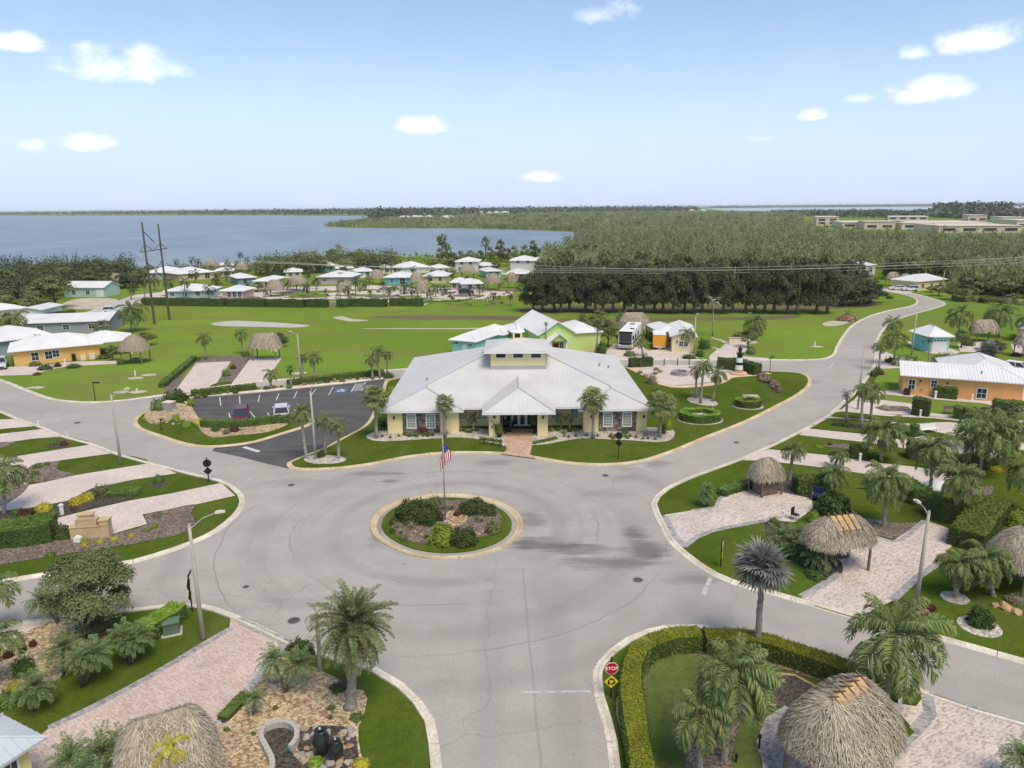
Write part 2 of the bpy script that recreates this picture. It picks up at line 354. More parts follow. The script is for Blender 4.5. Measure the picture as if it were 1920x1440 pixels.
def join_mesh(mb, quads, name, mats, mi_q=1):
    """MB geometry plus loose leaf quads (k,4,3) in one mesh"""
    v = list(mb.v); f = list(mb.f); m = list(mb.m); k = len(v)
    v += [tuple(p) for p in quads.reshape(-1, 3)]; f += [(k+4*i, k+4*i+1, k+4*i+2, k+4*i+3) for i in range(len(quads))]; m += [mi_q]*len(quads)
    me = bpy.data.meshes.new(name); me.from_pydata(v, [], f)
    for x in mats: me.materials.append(x)
    me.polygons.foreach_set('material_index', m); me.update(); return me
nrg = np.random.default_rng(11)
def vcards(pos, nrm, h, w, rg):
    """upright narrow leaf sprays"""
    n = nrm+rg.normal(0,.5,nrm.shape); n[:,2] *= .9; n /= np.linalg.norm(n,axis=1,keepdims=True)+1e-9; up = np.array([0,0,1.0])+rg.normal(0,.22,nrm.shape); sd_ = np.cross(n, up); sd_ /= np.linalg.norm(sd_,axis=1,keepdims=True)+1e-9
    k = rg.uniform(.6,1.4,len(pos))[:,None]; h = np.asarray(h)[:,None]*k; w = np.asarray(w)[:,None]*k
    return np.stack([pos-up*h*.5, pos+sd_*w*.5-up*h*.1, pos+up*h*.5, pos-sd_*w*.5-up*h*.1], axis=1)
def cards(pos, nrm, size, aspect=.55, jitter=.6, rg=None):
    """leaf-shaped quads at pos (k,3), facing roughly nrm; diamond with blunt tip"""
    rg = rg or nrg; k = len(pos)
    n = nrm+rg.normal(0, jitter, (k,3)); n /= np.linalg.norm(n, axis=1, keepdims=True)+1e-9
    a = rg.normal(0,1,(k,3)); u = np.cross(n, a); u /= np.linalg.norm(u, axis=1, keepdims=True)+1e-9; w = np.cross(n, u)
    sz = (np.asarray(size)*rg.uniform(.65, 1.35, k))[:,None]
    return np.stack([pos-u*sz*.5, pos-w*sz*aspect*.5+u*sz*.05, pos+u*sz*.5, pos+w*sz*aspect*.5+u*sz*.05], axis=1)
def smooth_line(pts, closed=False, step=1.2):
    """Catmull-Rom through points, resampled"""
    p = [Vector((q[0], q[1], 0)) for q in pts]; n = len(p); o = []
    rng = range(n if closed else n-1)
    for i in rng:
        p0 = p[(i-1)%n] if closed or i > 0 else p[0]*2-p[1]; p1 = p[i]; p2 = p[(i+1)%n]; p3 = p[(i+2)%n] if closed or i+2 < n else p[-1]*2-p[-2]
        k = max(1, min(14, int((p2-p1).length/step)))
        d01 = max((p1-p0).length, .01)**.5; d12 = max((p2-p1).length, .01)**.5; d23 = max((p3-p2).length, .01)**.5
        m1 = ((p1-p0)/d01-(p2-p0)/(d01+d12)+(p2-p1)/d12)*d12; m2 = ((p2-p1)/d12-(p3-p1)/(d12+d23)+(p3-p2)/d23)*d12
        for j in range(k):
            t = j/k; t2 = t*t; t3 = t2*t
            o.append(p1*(2*t3-3*t2+1)+m1*(t3-2*t2+t)+p2*(-2*t3+3*t2)+m2*(t3-t2))
    if not closed: o.append(p[-1])
    return o
def gp(lst, z=0): return [G(x, y, z) for x, y in lst]
def sheet(name, px, z, m, smooth=True, h=None, kind='structure', parent=None, step=1.5):
    pts = gp(px)
    if smooth: pts = smooth_line(pts, True, step)
    b = MB()
    if h: b.prism(pts, z, z+h)
    else: b.poly(pts, z)
    o = b.build(name, m, parent)
    if not parent: tag(o, kind=kind)
    return o

# ------------------------------------------------------------------ ground, water
b = MB(); b.poly([(-14000,-60),(14000,-60),(26000,26000),(-26000,26000)], 0)
tag(b.build('ground', M['ground']), kind='structure')
m, nt, bs = new_mat('lake_water'); t = NT(nt); v = t.coord()
w = t.noise(t.mapping(v, (.05,.16,1), rot=(0,0,R(18))), 1, 5, .7); w2 = t.noise(t.mapping(v, (.022,.008,1), rot=(0,0,R(8))), 1, 6, .65)
col = t.mix(t.ramp(w2, [(.43,0),(.57,1)]), (.085,.115,.14), (.15,.185,.21))
col = t.mix(.55, col, t.ramp(w, [(.35,.68),(.68,1.3)]), 'MULTIPLY')
t.l.new(col, bs.inputs['Base Color']); bs.inputs['Roughness'].default_value = .28; bs.inputs['Specular IOR Level'].default_value = .5
t.bump(w, .8, 1.2, bs); M['water'] = m
LAKE = [(-900,413),(0,404.6),(300,404.2),(520,404),(690,405),(700,411),(650,420),(612,424.5),(660,427.5),(760,428.5),(860,428.5),(950,430),(1010,432),(1060,434.5),(1110,440),(1135,446),(1130,458),(1090,470),(1020,478),(900,484),(760,488),(620,492),(480,500),(330,506),(200,508),(0,508),(-500,512),(-1500,520)]
b = MB(); b.poly(gp(LAKE), .25); tag(b.build('lake', M['water']), kind='structure')
FARLAKE = [(1320,391.2),(1420,389.5),(1560,388.6),(1700,387.3),(1920,386),(2300,383.5),(2300,392),(1920,395),(1780,397),(1600,397),(1420,395.5),(1360,395)]
m, nt, bs = new_mat('bright_far_water'); bs.inputs['Base Color'].default_value = (.42,.45,.48,1); bs.inputs['Roughness'].default_value = .35; M['water2'] = m
b = MB(); b.poly(gp(FARLAKE), .4); tag(b.build('far_lake', M['water2']), kind='structure')

# the air between here and the horizon
mb = MB(); mb.box2(-27000, 27000, -70, 26500, -1.5, 36); m = bpy.data.materials.new('thin_haze'); m.use_nodes = True; nt = m.node_tree
for n in list(nt.nodes): nt.nodes.remove(n)
o_ = nt.nodes.new('ShaderNodeOutputMaterial'); pv = nt.nodes.new('ShaderNodeVolumePrincipled'); pv.inputs['Density'].default_value = 6e-5; pv.inputs['Color'].default_value = (.95,.97,1,1); nt.links.new(pv.outputs[0], o_.inputs['Volume'])
tag(mb.build('haze', m), kind='stuff')

# ------------------------------------------------------------------ roads
A_SW = [(850,1900),(836,1560),(829,1440),(824,1395),(815,1350),(790,1312),(757,1281),(705,1250),(682,1242),(600,1220),(545,1200),(505,1180),(442,1152),(410,1140),(380,1133),(345,1131),(262,1139),(100,1158),(17,1168),(-200,1195),(-500,1230)]
B_NW = [(-500,1150),(-200,1117),(0,1095),(82,1082),(180,1069),(250,1057),(362,1021),(412,996),(447,967),(458,952),(461,940),(456,926),(440,912),(415,900),(375,891),(282,867),(225,851),(175,832),(120,817),(85,802),(37,785),(0,770),(-200,715),(-400,668)]
C_N = [(-400,610),(-200,660),(0,715),(50,735),(100,751),(150,756),(200,755),(250,750),(300,743),(390,729),(480,717.5),(555,711),(642,704),(730,695.5),(850,688),(1000,682),(1170,676),(1300,676),(1445,676),(1515,676),(1547,674),(1565,667),(1572,652),(1585,630),(1600,612),(1630,595),(1665,584),(1712,574),(1722,567),(1715,559),(1690,552),(1660,546),(1640,540)]
D_E = [(1672,541),(1685,547),(1715,552),(1745,560),(1764,566),(1769,571),(1752,577.5),(1690,595),(1662,610),(1647,627),(1640,645),(1638,680),(1630,695),(1605,730),(1585,748),(1545,782),(1490,812),(1440,836),(1380,862),(1285,897),(1247,915),(1228,930),(1220,945),(1225,962),(1237,987),(1252,1015),(1280,1042),(1335,1080),(1400,1105),(1440,1115),(1527,1140),(1610,1164),(1772,1205),(1920,1247),(2100,1298),(2400,1390)]
E_SE = [(2400,1490),(2100,1405),(1920,1352),(1815,1322),(1740,1296),(1665,1272),(1560,1237),(1450,1203),(1380,1183),(1310,1171),(1250,1172),(1212,1180),(1175,1195),(1140,1220),(1120,1242),(1112,1258),(1111,1275),(1115,1310),(1127,1350),(1137,1392),(1142,1440),(1152,1560),(1180,1900)]
lines = {k: smooth_line(gp(v)) for k, v in dict(A=A_SW, B=B_NW, C=C_N, D=D_E, E=E_SE).items()}
m, t, bs, col = ground_mat('road_asphalt', [(.385,.355,.32),(.425,.393,.352),(.34,.31,.277)], .06, .35, 22, bump=.2)
v = t.coord(); ctr = G(838, 985)
rel = t.mapping(v, loc=(-ctr.x, -ctr.y, 0))
ln = t.node('ShaderNodeVectorMath', operation='LENGTH'); t.l.new(rel, ln.inputs[0])
cb = t.node('ShaderNodeCombineXYZ'); t.l.new(t.math('MULTIPLY', ln.outputs['Value'], 1.3), cb.inputs[0])
nn = t.node('ShaderNodeVectorMath', operation='ADD'); t.l.new(cb.outputs[0], nn.inputs[0]); t.l.new(t.mapping(v, (.05,.05,0)), nn.inputs[1])
ring = t.noise(nn.outputs[0], 1, 3, .6)                                   # tyre polish in rings round the island
fade = t.ramp(t.math('DIVIDE', ln.outputs['Value'], 40.0), [(.15,1),(.55,0)])
col = t.mix(t.math('MULTIPLY', t.ramp(ring, [(.5,0),(.68,.38)]), fade), col, (.25,.23,.205))
col = t.mix(t.ramp(t.noise(t.mapping(v, (.02,.5,1), rot=(0,0,R(4))), 1, 4, .6), [(.55,0),(.75,.22)]), col, (.46,.425,.385))
nse = t.noise(t.mapping(v, (.35,1.3,1)), 1, 5, .65)
wob = t.math('MULTIPLY', t.math('SUBTRACT', t.noise(v, .25, 4), .5), 1.1)
for rad, wd_, kk in ((12.2,.10,.5),(17.6,.07,.55),(15.0,1.3,.26),(20.5,.9,.22),(9.2,.8,.34)):      # paving joints and tyre bands round the island
    dd = t.math('ABSOLUTE', t.math('SUBTRACT', t.math('ADD', ln.outputs['Value'], wob), rad)); brk = t.ramp(t.noise(t.mapping(v, (.09,.09,1), loc=(rad,0,0)), 1, 3), [(.42,0),(.55,1)])
    col = t.mix(t.math('MULTIPLY', t.math('MULTIPLY', t.ramp(t.math('DIVIDE', dd, wd_*2), [(.2,1),(.55,0)]), brk), kk), col, (.20,.185,.165))
sx = t.node('ShaderNodeSeparateXYZ'); t.l.new(v, sx.inputs[0])
for x0, sl_, y1, wd_, kk in ((1.15,-.03,47,.09,.4),(-1.4,.01,44,1.0,.22),(2.6,.0,42,.9,.22)):       # lane joint and wheel tracks of the near street
    dd = t.math('ABSOLUTE', t.math('SUBTRACT', t.math('ADD', sx.outputs[0], t.math('MULTIPLY', wob, .25)), t.math('ADD', t.math('MULTIPLY', sx.outputs[1], sl_), x0-sl_*30)))
    col = t.mix(t.math('MULTIPLY', t.math('MULTIPLY', t.ramp(t.math('DIVIDE', dd, wd_*2), [(.2,1),(.6,0)]), t.math('LESS_THAN', sx.outputs[1], y1)), kk), col, (.22,.205,.185))
sidex = t.math('MULTIPLY', t.math('GREATER_THAN', sx.outputs[0], 1.2), t.math('LESS_THAN', sx.outputs[1], 47.0)); col = t.mix(t.math('MULTIPLY', sidex, .10), col, (.26,.245,.225))
STAINS = [(1010,1022,80,14,1),(1090,1030,90,12,.8),(1215,1030,45,20,.95),(1190,1000,28,14,.9),(1150,1055,110,14,.85),(995,975,35,22,.7),(1300,1085,60,14,.55),(690,888,40,5,.6),(745,888,26,4,.8),(730,903,22,4,.8),(712,990,16,36,.5),(925,868,45,7,.55),(1235,870,26,8,.5),(1170,895,36,7,.4),(1035,1120,80,40,.16),(560,1130,90,16,.25),(470,1175,60,14,.3),(545,905,70,10,.3),(1130,925,60,9,.35),(985,1350,130,30,.1),(1500,715,50,5,.5)]
for px, py, rx, ry, k in STAINS:
    p = G(px, py); q = G(px+rx, py); q2 = G(px, py-ry); 
    mp = t.mapping(t.mapping(v, loc=(-p.x, -p.y, 0)), (1/(q.x-p.x), 1/(q2.y-p.y), 0))
    lv = t.node('ShaderNodeVectorMath', operation='LENGTH'); t.l.new(mp, lv.inputs[0])
    e = t.math('SUBTRACT', t.math('MULTIPLY', nse, 2.1), lv.outputs['Value'])
    col = t.mix(t.math('MULTIPLY', t.ramp(e, [(.0,0),(.65,.75)]), k), col, (.105,.096,.085))
vp = t.node('ShaderNodeTexVoronoi'); vp.inputs['Scale'].default_value = .9; t.l.new(v, vp.inputs['Vector']); spv = t.node('ShaderNodeSeparateColor'); t.l.new(vp.outputs['Color'], spv.inputs[0])
drip = t.math('MULTIPLY', t.math('LESS_THAN', vp.outputs['Distance'], t.math('MULTIPLY', spv.outputs[0], .16)), t.math('GREATER_THAN', spv.outputs[1], .6)); col = t.mix(t.math('MULTIPLY', drip, .3), col, (.17,.155,.14))   # oil drips
col = t.mix(t.ramp(t.noise(t.mapping(v, (.10,.16,1)), 1, 6, .7), [(.42,0),(.7,.4)]), col, (.29,.268,.24))
# paving seams: long thin cracks
vo = t.node('ShaderNodeTexVoronoi', feature='DISTANCE_TO_EDGE'); vo.inputs['Scale'].default_value = .055
wv = t.node('ShaderNodeVectorMath', operation='ADD'); t.l.new(v, wv.inputs[0])
nc = t.node('ShaderNodeTexNoise'); nc.inputs['Scale'].default_value = .3; t.l.new(v, nc.inputs['Vector'])
sc_ = t.node('ShaderNodeVectorMath', operation='SCALE'); sc_.inputs['Scale'].default_value = 3.0; t.l.new(nc.outputs['Color'], sc_.inputs[0]); t.l.new(sc_.outputs[0], wv.inputs[1]); t.l.new(wv.outputs[0], vo.inputs['Vector'])
col = t.mix(t.ramp(vo.outputs['Distance'], [(.0,.3),(.004,.0)]), col, (.17,.16,.15))
t.l.new(col, bs.inputs['Base Color']); M['road'] = m
outer = sum((lines[k] for k in 'ABCDE'), [])
b = MB(); b.poly(outer, .02); road = tag(b.build('road', M['road']), kind='structure')

def kerb(name, pts, closed=False, w=.52, side=1, far=78, h=.13, km='kerb'):
    """concrete kerb along a line: near stones one by one with open joints, the far run in one piece"""
    root = empty(name, (0,0,0)); tag(root, kind='structure')
    n = len(pts); q = pts+[pts[0]] if closed else pts
    off = []
    for i in range(len(q)):
        if closed: a, c = q[(i-1) % n], q[(i+1) % n]
        else: a, c = q[max(i-1,0)], q[min(i+1,len(q)-1)]
        d = (c-a); d = Vector((-d.y, d.x, 0)).normalized()*side; off.append(d)
    prof = [(0,.021),(.02,.045),(.24,.05),(.34,.115),(.40,h),(w,h),(w+.015,.0)]
    def piece(mb, i0, i1, gap):
        rings = []
        for i in range(i0, i1+1):
            p = q[i]; d = off[i]
            if gap and i == i0 and i1 > i0: p = p+(q[i+1]-p).normalized()*.02
            if gap and i == i1 and i1 > i0: p = p-(p-q[i-1]).normalized()*.02
            rings.append(len(mb.v))
            for u, z in prof: mb.v.append((p.x+d.x*u, p.y+d.y*u, z))
        k = len(prof)
        for a, c in zip(rings, rings[1:]):
            for j in range(k-1):
                mb.f.append((a+j, c+j, c+j+1, a+j+1) if side > 0 else (a+j+1, c+j+1, c+j, a+j)); mb.m.append(0)
        for r in (rings[0], rings[-1]): mb.f.append(tuple(range(r, r+k))); mb.m.append(0)
    i = 0; farb = MB(); cur = None
    while i < len(q)-1:
        j = i; ln_ = 0
        while j < len(q)-1 and ln_ < 3.0: ln_ += (q[j+1]-q[j]).length; j += 1
        mid = q[(i+j)//2]
        near = mid.y > 15 and mid.length < far and abs(mid.x) < mid.y*.85+6
        if near:
            mb = MB(); piece(mb, i, j, True); mb.build('kerb_stone', M[km], root)
        elif mid.y > 5: piece(farb, i, j, False)
        i = j
    if farb.v: farb.build('kerb_run', M[km], root)
    return root
for k in 'ABCDE': kerb('kerb', lines[k])
for k in 'ABDE':
    q = [p for p in lines[k] if 10 < p.y < (125 if k == 'D' else 400) and abs(p.x) < 90]; mb = MB()
    for i in range(len(q)-1):
        a, c = q[i], q[i+1]
        if (c-a).length > 6: continue
        d0 = q[i+1]-q[max(i-1,0)]; d1 = q[min(i+2,len(q)-1)]-q[i]; n0 = Vector((-d0.y,d0.x,0)).normalized(); n1 = Vector((-d1.y,d1.x,0)).normalized(); z = Vector((0,0,.026))
        mb.face([a+n0*.45+z, c+n1*.45+z, c+n1*1.5+z, a+n0*1.5+z][::-1])
    tag(mb.build('grass_verge', M['lawn']), kind='structure')
# roundabout island
ISL = smooth_line(gp([(706,990),(716,965),(745,946),(790,935),(835,931),(890,935),(935,948),(960,965),(969,983),(962,1005),(935,1024),(890,1038),(830,1043),(775,1036),(735,1020),(712,1003)]), True, .8)
kerb('kerb', ISL, True, side=1, w=.5, km='kerb_tan')
def inset(pts, d):
    n = len(pts); o = []
    for i in range(n):
        e = pts[(i+1)%n]-pts[i-1]; o.append(pts[i]+Vector((-e.y, e.x, 0)).normalized()*d)
    return o
area2 = lambda p: sum(p[i].x*p[(i+1)%len(p)].y-p[(i+1)%len(p)].x*p[i].y for i in range(len(p)))
def island(name, pts, z=.10, m=None, d=.4):
    s = 1 if area2(pts) > 0 else -1
    b = MB(); b.prism(inset(pts, d*s), .0, z); return tag(b.build(name, m or M['lawn']), kind='structure')
if area2(ISL) > 0: pass
island('lawn', ISL)
def bed(name, px, z, m, step=.8): return sheet(name, px, z, m, True, step=step)
bed('planting_bed', [(733,985),(745,968),(775,950),(830,941),(895,943),(932,958),(940,980),(925,1003),(880,1012),(838,1016),(800,1022),(755,1012),(737,1000)], .115, M['mulch'])
bed('planting_bed', [(838,966),(850,955),(868,958),(876,972),(868,986),(848,990),(836,980)], .125, M['gravel'], .4)
# clubhouse block
BLOCK = [(538,868),(545,880),(580,883),(640,880),(700,872),(760,860),(830,852),(900,851),(945,853),(1000,860),(1060,870),(1130,874),(1200,868),(1260,850),(1320,825),(1400,793),(1460,763),(1500,741),(1518,726),(1522,715),(1515,705),(1495,699),(1440,696),(1380,692),(1280,689),(1170,690),(1000,697),(860,703),(760,708),(728,713),(715,735),(705,758),(695,782),(680,800),(640,822),(600,843),(560,858)]
bl = smooth_line(gp(BLOCK), True, 1.0); island('lawn', bl); kerb('kerb', bl, True, side=1 if area2(bl) > 0 else -1, km='kerb_tan')
# parking lot
LOT = [(357,762),(362,746),(420,742),(480,737),(560,729),(640,721),(722,711),(716,735),(706,758),(697,780),(690,800),(640,824),(600,845),(560,860),(540,870),(541,879),(500,870),(455,858),(398,846),(404,838),(440,835),(480,828),(530,813),(585,796),(560,786),(480,793),(420,797),(388,797),(370,782)]
b = MB(); b.poly(gp(LOT), .026); lot = tag(b.build('parking_lot', M['asphalt']), kind='structure')
WISL = [(249,792),(258,805),(300,821),(350,836),(387,840),(437,837),(480,830),(530,815),(580,799),(592,790),(575,784),(520,788),(480,793),(420,797),(388,797),(372,783),(359,763),(350,752),(320,750),(285,765),(258,780)]
bl = smooth_line(gp(WISL), True, 1.0); island('lawn', bl); kerb('kerb', bl, True, side=1 if area2(bl) > 0 else -1, km='kerb_tan')
STRIP = [(352,748),(350,738),(390,733),(480,724),(560,717),(642,710),(700,703),(735,700),(728,708),(700,712),(640,719),(560,727),(480,735),(420,740),(370,744)]
bl = smooth_line(gp(STRIP), True, 1.0); island('planting_strip', bl, m=M['sand'], d=.3); kerb('kerb', bl, True, side=1 if area2(bl) > 0 else -1, w=.4)
# street along the north side of the lot is plain road; painted marks
def mark(p0, p1, w, parent, name='parking_line', z=.032, m=None, off=None):
    m = m or M['line_paint']
    a, c = G(*p0), G(*p1); d = (c-a); nn_ = Vector((-d.y, d.x, 0)).normalized()*w/2
    mb = MB(); mb.poly([a+nn_, a-nn_, c-nn_, c+nn_], z); return mb.build(name, m or M['white'], parent)
for p0, p1 in [((484,754),(487,741)),((518,751),(523,738)),((551,747),(557,734)),((582,744),(592,730)),((616,741),(625,726)),((414,761),(412,745)),((450,758),(449,743)),((658,735),(668,719)),((678,733),(685,717)),((505,783),(502,774)),((432,784),(429,775)),((478,783),(468,771)),((557,777),(552,768))]: mark(p0, p1, .13, lot)
for i in range(5):
    f = i/5; mark((660+i*4, 734-i*.4), (672+i*3.4, 720-i*.4), .10, lot, 'hatch_line')
for (px, py) in ((640,732.5),(695,725.5)):
    c = G(px, py); s = .75; mb = MB(); mb.poly([(c.x-s,c.y-s*1.3),(c.x+s,c.y-s*1.3),(c.x+s,c.y+s*1.3),(c.x-s,c.y+s*1.3)], .032)
    p = mb.build('blue_badge', mat('blue_road_paint', (.12,.25,.45), (.09,.19,.36), 3), lot)
    mb = MB()
    def ln2(a, d, w): 
        a = Vector((c.x+a[0]*s, c.y+a[1]*s, 0)); d = Vector((c.x+d[0]*s, c.y+d[1]*s, 0)); e = d-a; n_ = Vector((-e.y, e.x, 0)).normalized()*w*s; mb.poly([a+n_, a-n_, d-n_, d+n_], .037)
    ln2((-.15,.95),(-.05,.05),.09); ln2((-.13,.45),(.35,.45),.07); ln2((-.05,.05),(.4,.02),.09); ln2((.38,.0),(.6,-.65),.09)
    for k in range(9): a0 = R(150+k*24); a1 = R(150+k*24+25); ln2((-.05+.5*math.cos(a0),-.35+.6*math.sin(a0)),(-.05+.5*math.cos(a1),-.35+.6*math.sin(a1)),.07)
    mb.poly([(c.x+(-.18+.16*math.cos(R(45*k)))*s, c.y+(1.08+.16*math.sin(R(45*k)))*s) for k in range(8)], .037)
    mb.build('wheelchair_symbol', M['white'], p)
mark((457,838.5),(486,847.5),.5, road, 'stop_line', .034)
mark((439,909),(473,898),.22, road, 'stop_line', .034, M['worn_white']); mark((1195,874),(1226,884),.25, road, 'stop_line', .028, M['worn_white'])
mark((975,1299),(1108,1297),.17, road, 'stop_line', .028, M['worn_white']); mark((1318,1117),(1333,1083),.3, road, 'stop_line', .028, M['worn_white'])
mark((1555,690),(1563,681),.25, road, 'stop_line', .028, M['worn_white'])
# manhole covers and drain covers in the road
MH = [(551,1164,.36,'round iron manhole cover beside the bottom left kerb'),(1196,1088,.33,'round iron manhole cover in front of the right hand street'),(461,1101,.2,'small round valve cover in the left street'),(546,910,.3,'round iron manhole cover near the stop line at the parking exit'),(145,793,.38,'round iron manhole cover in the road by the left driveways'),(1381,830,.3,'round iron manhole cover in the road right of the clubhouse'),(1135,892,.3,'round iron manhole cover between roundabout and right road'),(447,1188,.14,'tiny valve cover at the edge of the pink driveway')]
for px, py, r, lab in MH:
    c = G(px, py); o = empty('manhole_cover', (c.x, c.y, .02), 0, lab, 'manhole cover', 'iron covers in the road')
    mb = MB(); mb.lathe([(r*1.25,.0),(r*1.25,.008),(r*1.02,.010),(r*1.02,.004)], 20); mb.build('rim', M['metal'], o)
    mb = MB(); mb.lathe([(r,.0),(r,.012),(r*.92,.014),(r*.9,.011)], 20)
    for k in range(-3, 4): mb.box((0, k*r*.23, .013), (r*1.3*math.sqrt(max(.05,1-(k*.25)**2)), r*.07, .006))
    mb.build('lid', M['wood_pole'], o)

# mown ground under the near lots
for px in ([(-300,745),(0,772),(120,818),(375,893),(455,925),(459,945),(400,1000),(250,1055),(0,1092),(-300,1125)], [(1228,945),(1290,900),(1440,840),(1560,780),(1640,770),(2200,800),(2200,1310),(1920,1240),(1610,1160),(1440,1112),(1290,1045)], [(-300,1215),(100,1160),(345,1136),(440,1155),(690,1248),(815,1355),(824,1440),(830,1750),(-700,1750)], [(1148,1750),(1141,1440),(1115,1300),(1115,1255),(1180,1195),(1260,1175),(1380,1187),(1665,1278),(2200,1440),(2200,1750)]): sheet('lawn', px, .012, M['lawn'], False)
# ------------------------------------------------------------------ paved lots, beds
def pad(px, z=.04, m='paver', name='driveway'): return sheet(name, px, z, M[m], False)
# left lots
pad([(0,787),(37,786),(72,799),(0,805),(-60,800)], .04); pad([(0,814),(37,810),(85,804),(117,819),(62,823),(0,832),(-60,830)], .04)
pad([(-60,866),(0,860),(37,855),(125,841),(172,834),(215,850),(125,862),(67,871),(60,893),(40,902),(0,905),(-60,905)], .04)
pad([(-60,925),(30,916),(55,910),(87,904),(140,892),(200,882),(282,869),(332,888),(250,900),(207,909),(172,916),(160,930),(125,940),(55,953),(-60,965)], .04)
pad([(-60,1005),(0,993),(107,972),(175,955),(240,940),(325,925),(415,906),(441,930),(370,946),(267,965),(276,983),(207,1003),(140,1012),(107,985),(0,1000)], .04)
bed('planting_bed', [(62,872),(110,865),(106,880),(140,891),(87,903),(55,905)], .05, M['mulch'])
bed('planting_bed', [(270,967),(320,955),(366,946),(358,962),(367,980),(350,998),(275,1016),(175,1032),(60,1050),(-30,1062),(-30,1018),(60,1012),(140,1013),(207,1004),(277,984)], .05, M['mulch'])
bed('planting_bed', [(171,917),(205,909),(203,930),(262,927),(240,938),(150,958),(110,970),(20,985),(-30,990),(-30,965),(55,955),(125,941)], .052, M['mulch_dark'])
bed('planting_bed', [(280,907),(300,901),(317,905),(305,913),(287,914)], .05, M['mulch_dark'], .4)
bed('planting_bed', [(-30,835),(10,829),(28,830),(12,838),(-30,845)], .05, M['mulch']); bed('planting_bed', [(88,836),(110,826),(132,832),(118,840),(95,841)], .05, M['mulch_dark'], .5); bed('planting_bed', [(-30,915),(0,905),(47,900),(48,920),(0,950),(-30,950)], .052, M['mulch'])
# left street corner: gravel garden and pink driveway
bed('gravel_garden', [(-60,1235),(0,1216),(60,1180),(110,1163),(170,1162),(222,1172),(215,1188),(150,1222),(110,1275),(75,1290),(0,1316),(-60,1340)], .05, M['gravel'])
pad([(-80,1190),(17,1172),(100,1162),(78,1180),(0,1214),(-80,1250)], .042, 'paver_tan')
pad([(432,1162),(447,1159),(545,1207),(531,1226),(490,1266),(405,1362),(370,1440),(340,1560),(-200,1650),(-40,1480),(92,1366),(175,1326),(275,1273),(370,1216),(430,1181)], .042, 'paver_red')
def ribbon(px, w, z, m, name='border_strip'):
    l = smooth_line(gp(px)); mb = MB()
    for i in range(len(l)-1):
        a, c = l[i], l[i+1]; d0 = (l[min(i+1,len(l)-1)]-l[max(i-1,0)]); d1 = (l[min(i+2,len(l)-1)]-l[i]); 
        n0 = Vector((-d0.y,d0.x,0)).normalized()*w/2; n1 = Vector((-d1.y,d1.x,0)).normalized()*w/2
        mb.prism([a-n0, c-n1, c+n1, a+n0], 0.0, z)
    return tag(mb.build(name, M[m]), kind='structure')
ribbon([(431,1180),(370,1216),(275,1273),(175,1326),(92,1366)], .45, .05, 'paver_edge'); ribbon([(446,1162),(490,1184),(543,1208)], .6, .05, 'paver_edge')
ribbon([(541,1212),(490,1266),(405,1362)], .45, .058, 'paver_edge')
bed('gravel_garden', [(406,1360),(450,1312),(492,1266),(522,1236),(555,1226),(585,1250),(630,1272),(660,1292),(682,1296),(689,1312),(683,1338),(672,1367),(676,1410),(684,1440),(700,1600),(500,1620),(400,1500)], .05, M['gravel'])
bed('hedge_bed', [(414,1356),(440,1325),(464,1302),(470,1308),(448,1334),(422,1358)], .06, M['mulch_dark'], .4)
# right lots
pad([(1612,738),(1640,735),(1700,730),(1720,700),(1700,690),(1655,692),(1645,688),(1640,660),(1650,656),(1680,668),(1740,680),(1800,688),(1840,680),(2050,700),(2050,790),(1920,775),(1845,757),(1760,750),(1660,740),(1600,752)], .04)
pad([(1598,752),(1650,750),(1707,757),(1745,775),(1790,779),(1850,776),(1920,790),(2050,800),(2050,830),(1920,812),(1830,788),(1707,778),(1640,776),(1577,769)], .046)
pad([(1574,768),(1640,776),(1707,779),(1760,783),(1830,790),(1920,803),(2050,820),(2050,868),(1920,845),(1790,818),(1700,797),(1640,791),(1600,786),(1548,784)], .042)
pad([(1514,804),(1625,815),(1690,825),(1730,818),(1790,826),(1850,842),(1890,858),(1850,860),(1780,850),(1695,841),(1625,830),(1498,816)], .042)
pad([(1442,843),(1560,855),(1635,867),(1715,876),(1785,886),(1795,905),(1735,911),(1720,902),(1635,891),(1540,877),(1440,865),(1382,863)], .042)
for px in ([(1520,803),(1540,791),(1575,787),(1640,793),(1690,800),(1690,822),(1625,813)], [(1553,781),(1577,772),(1640,779),(1705,783),(1750,785),(1790,789),(1840,795),(1915,812),(1840,800),(1780,792),(1707,795),(1640,788)]): sheet('lawn', px, .062, M['lawn'])
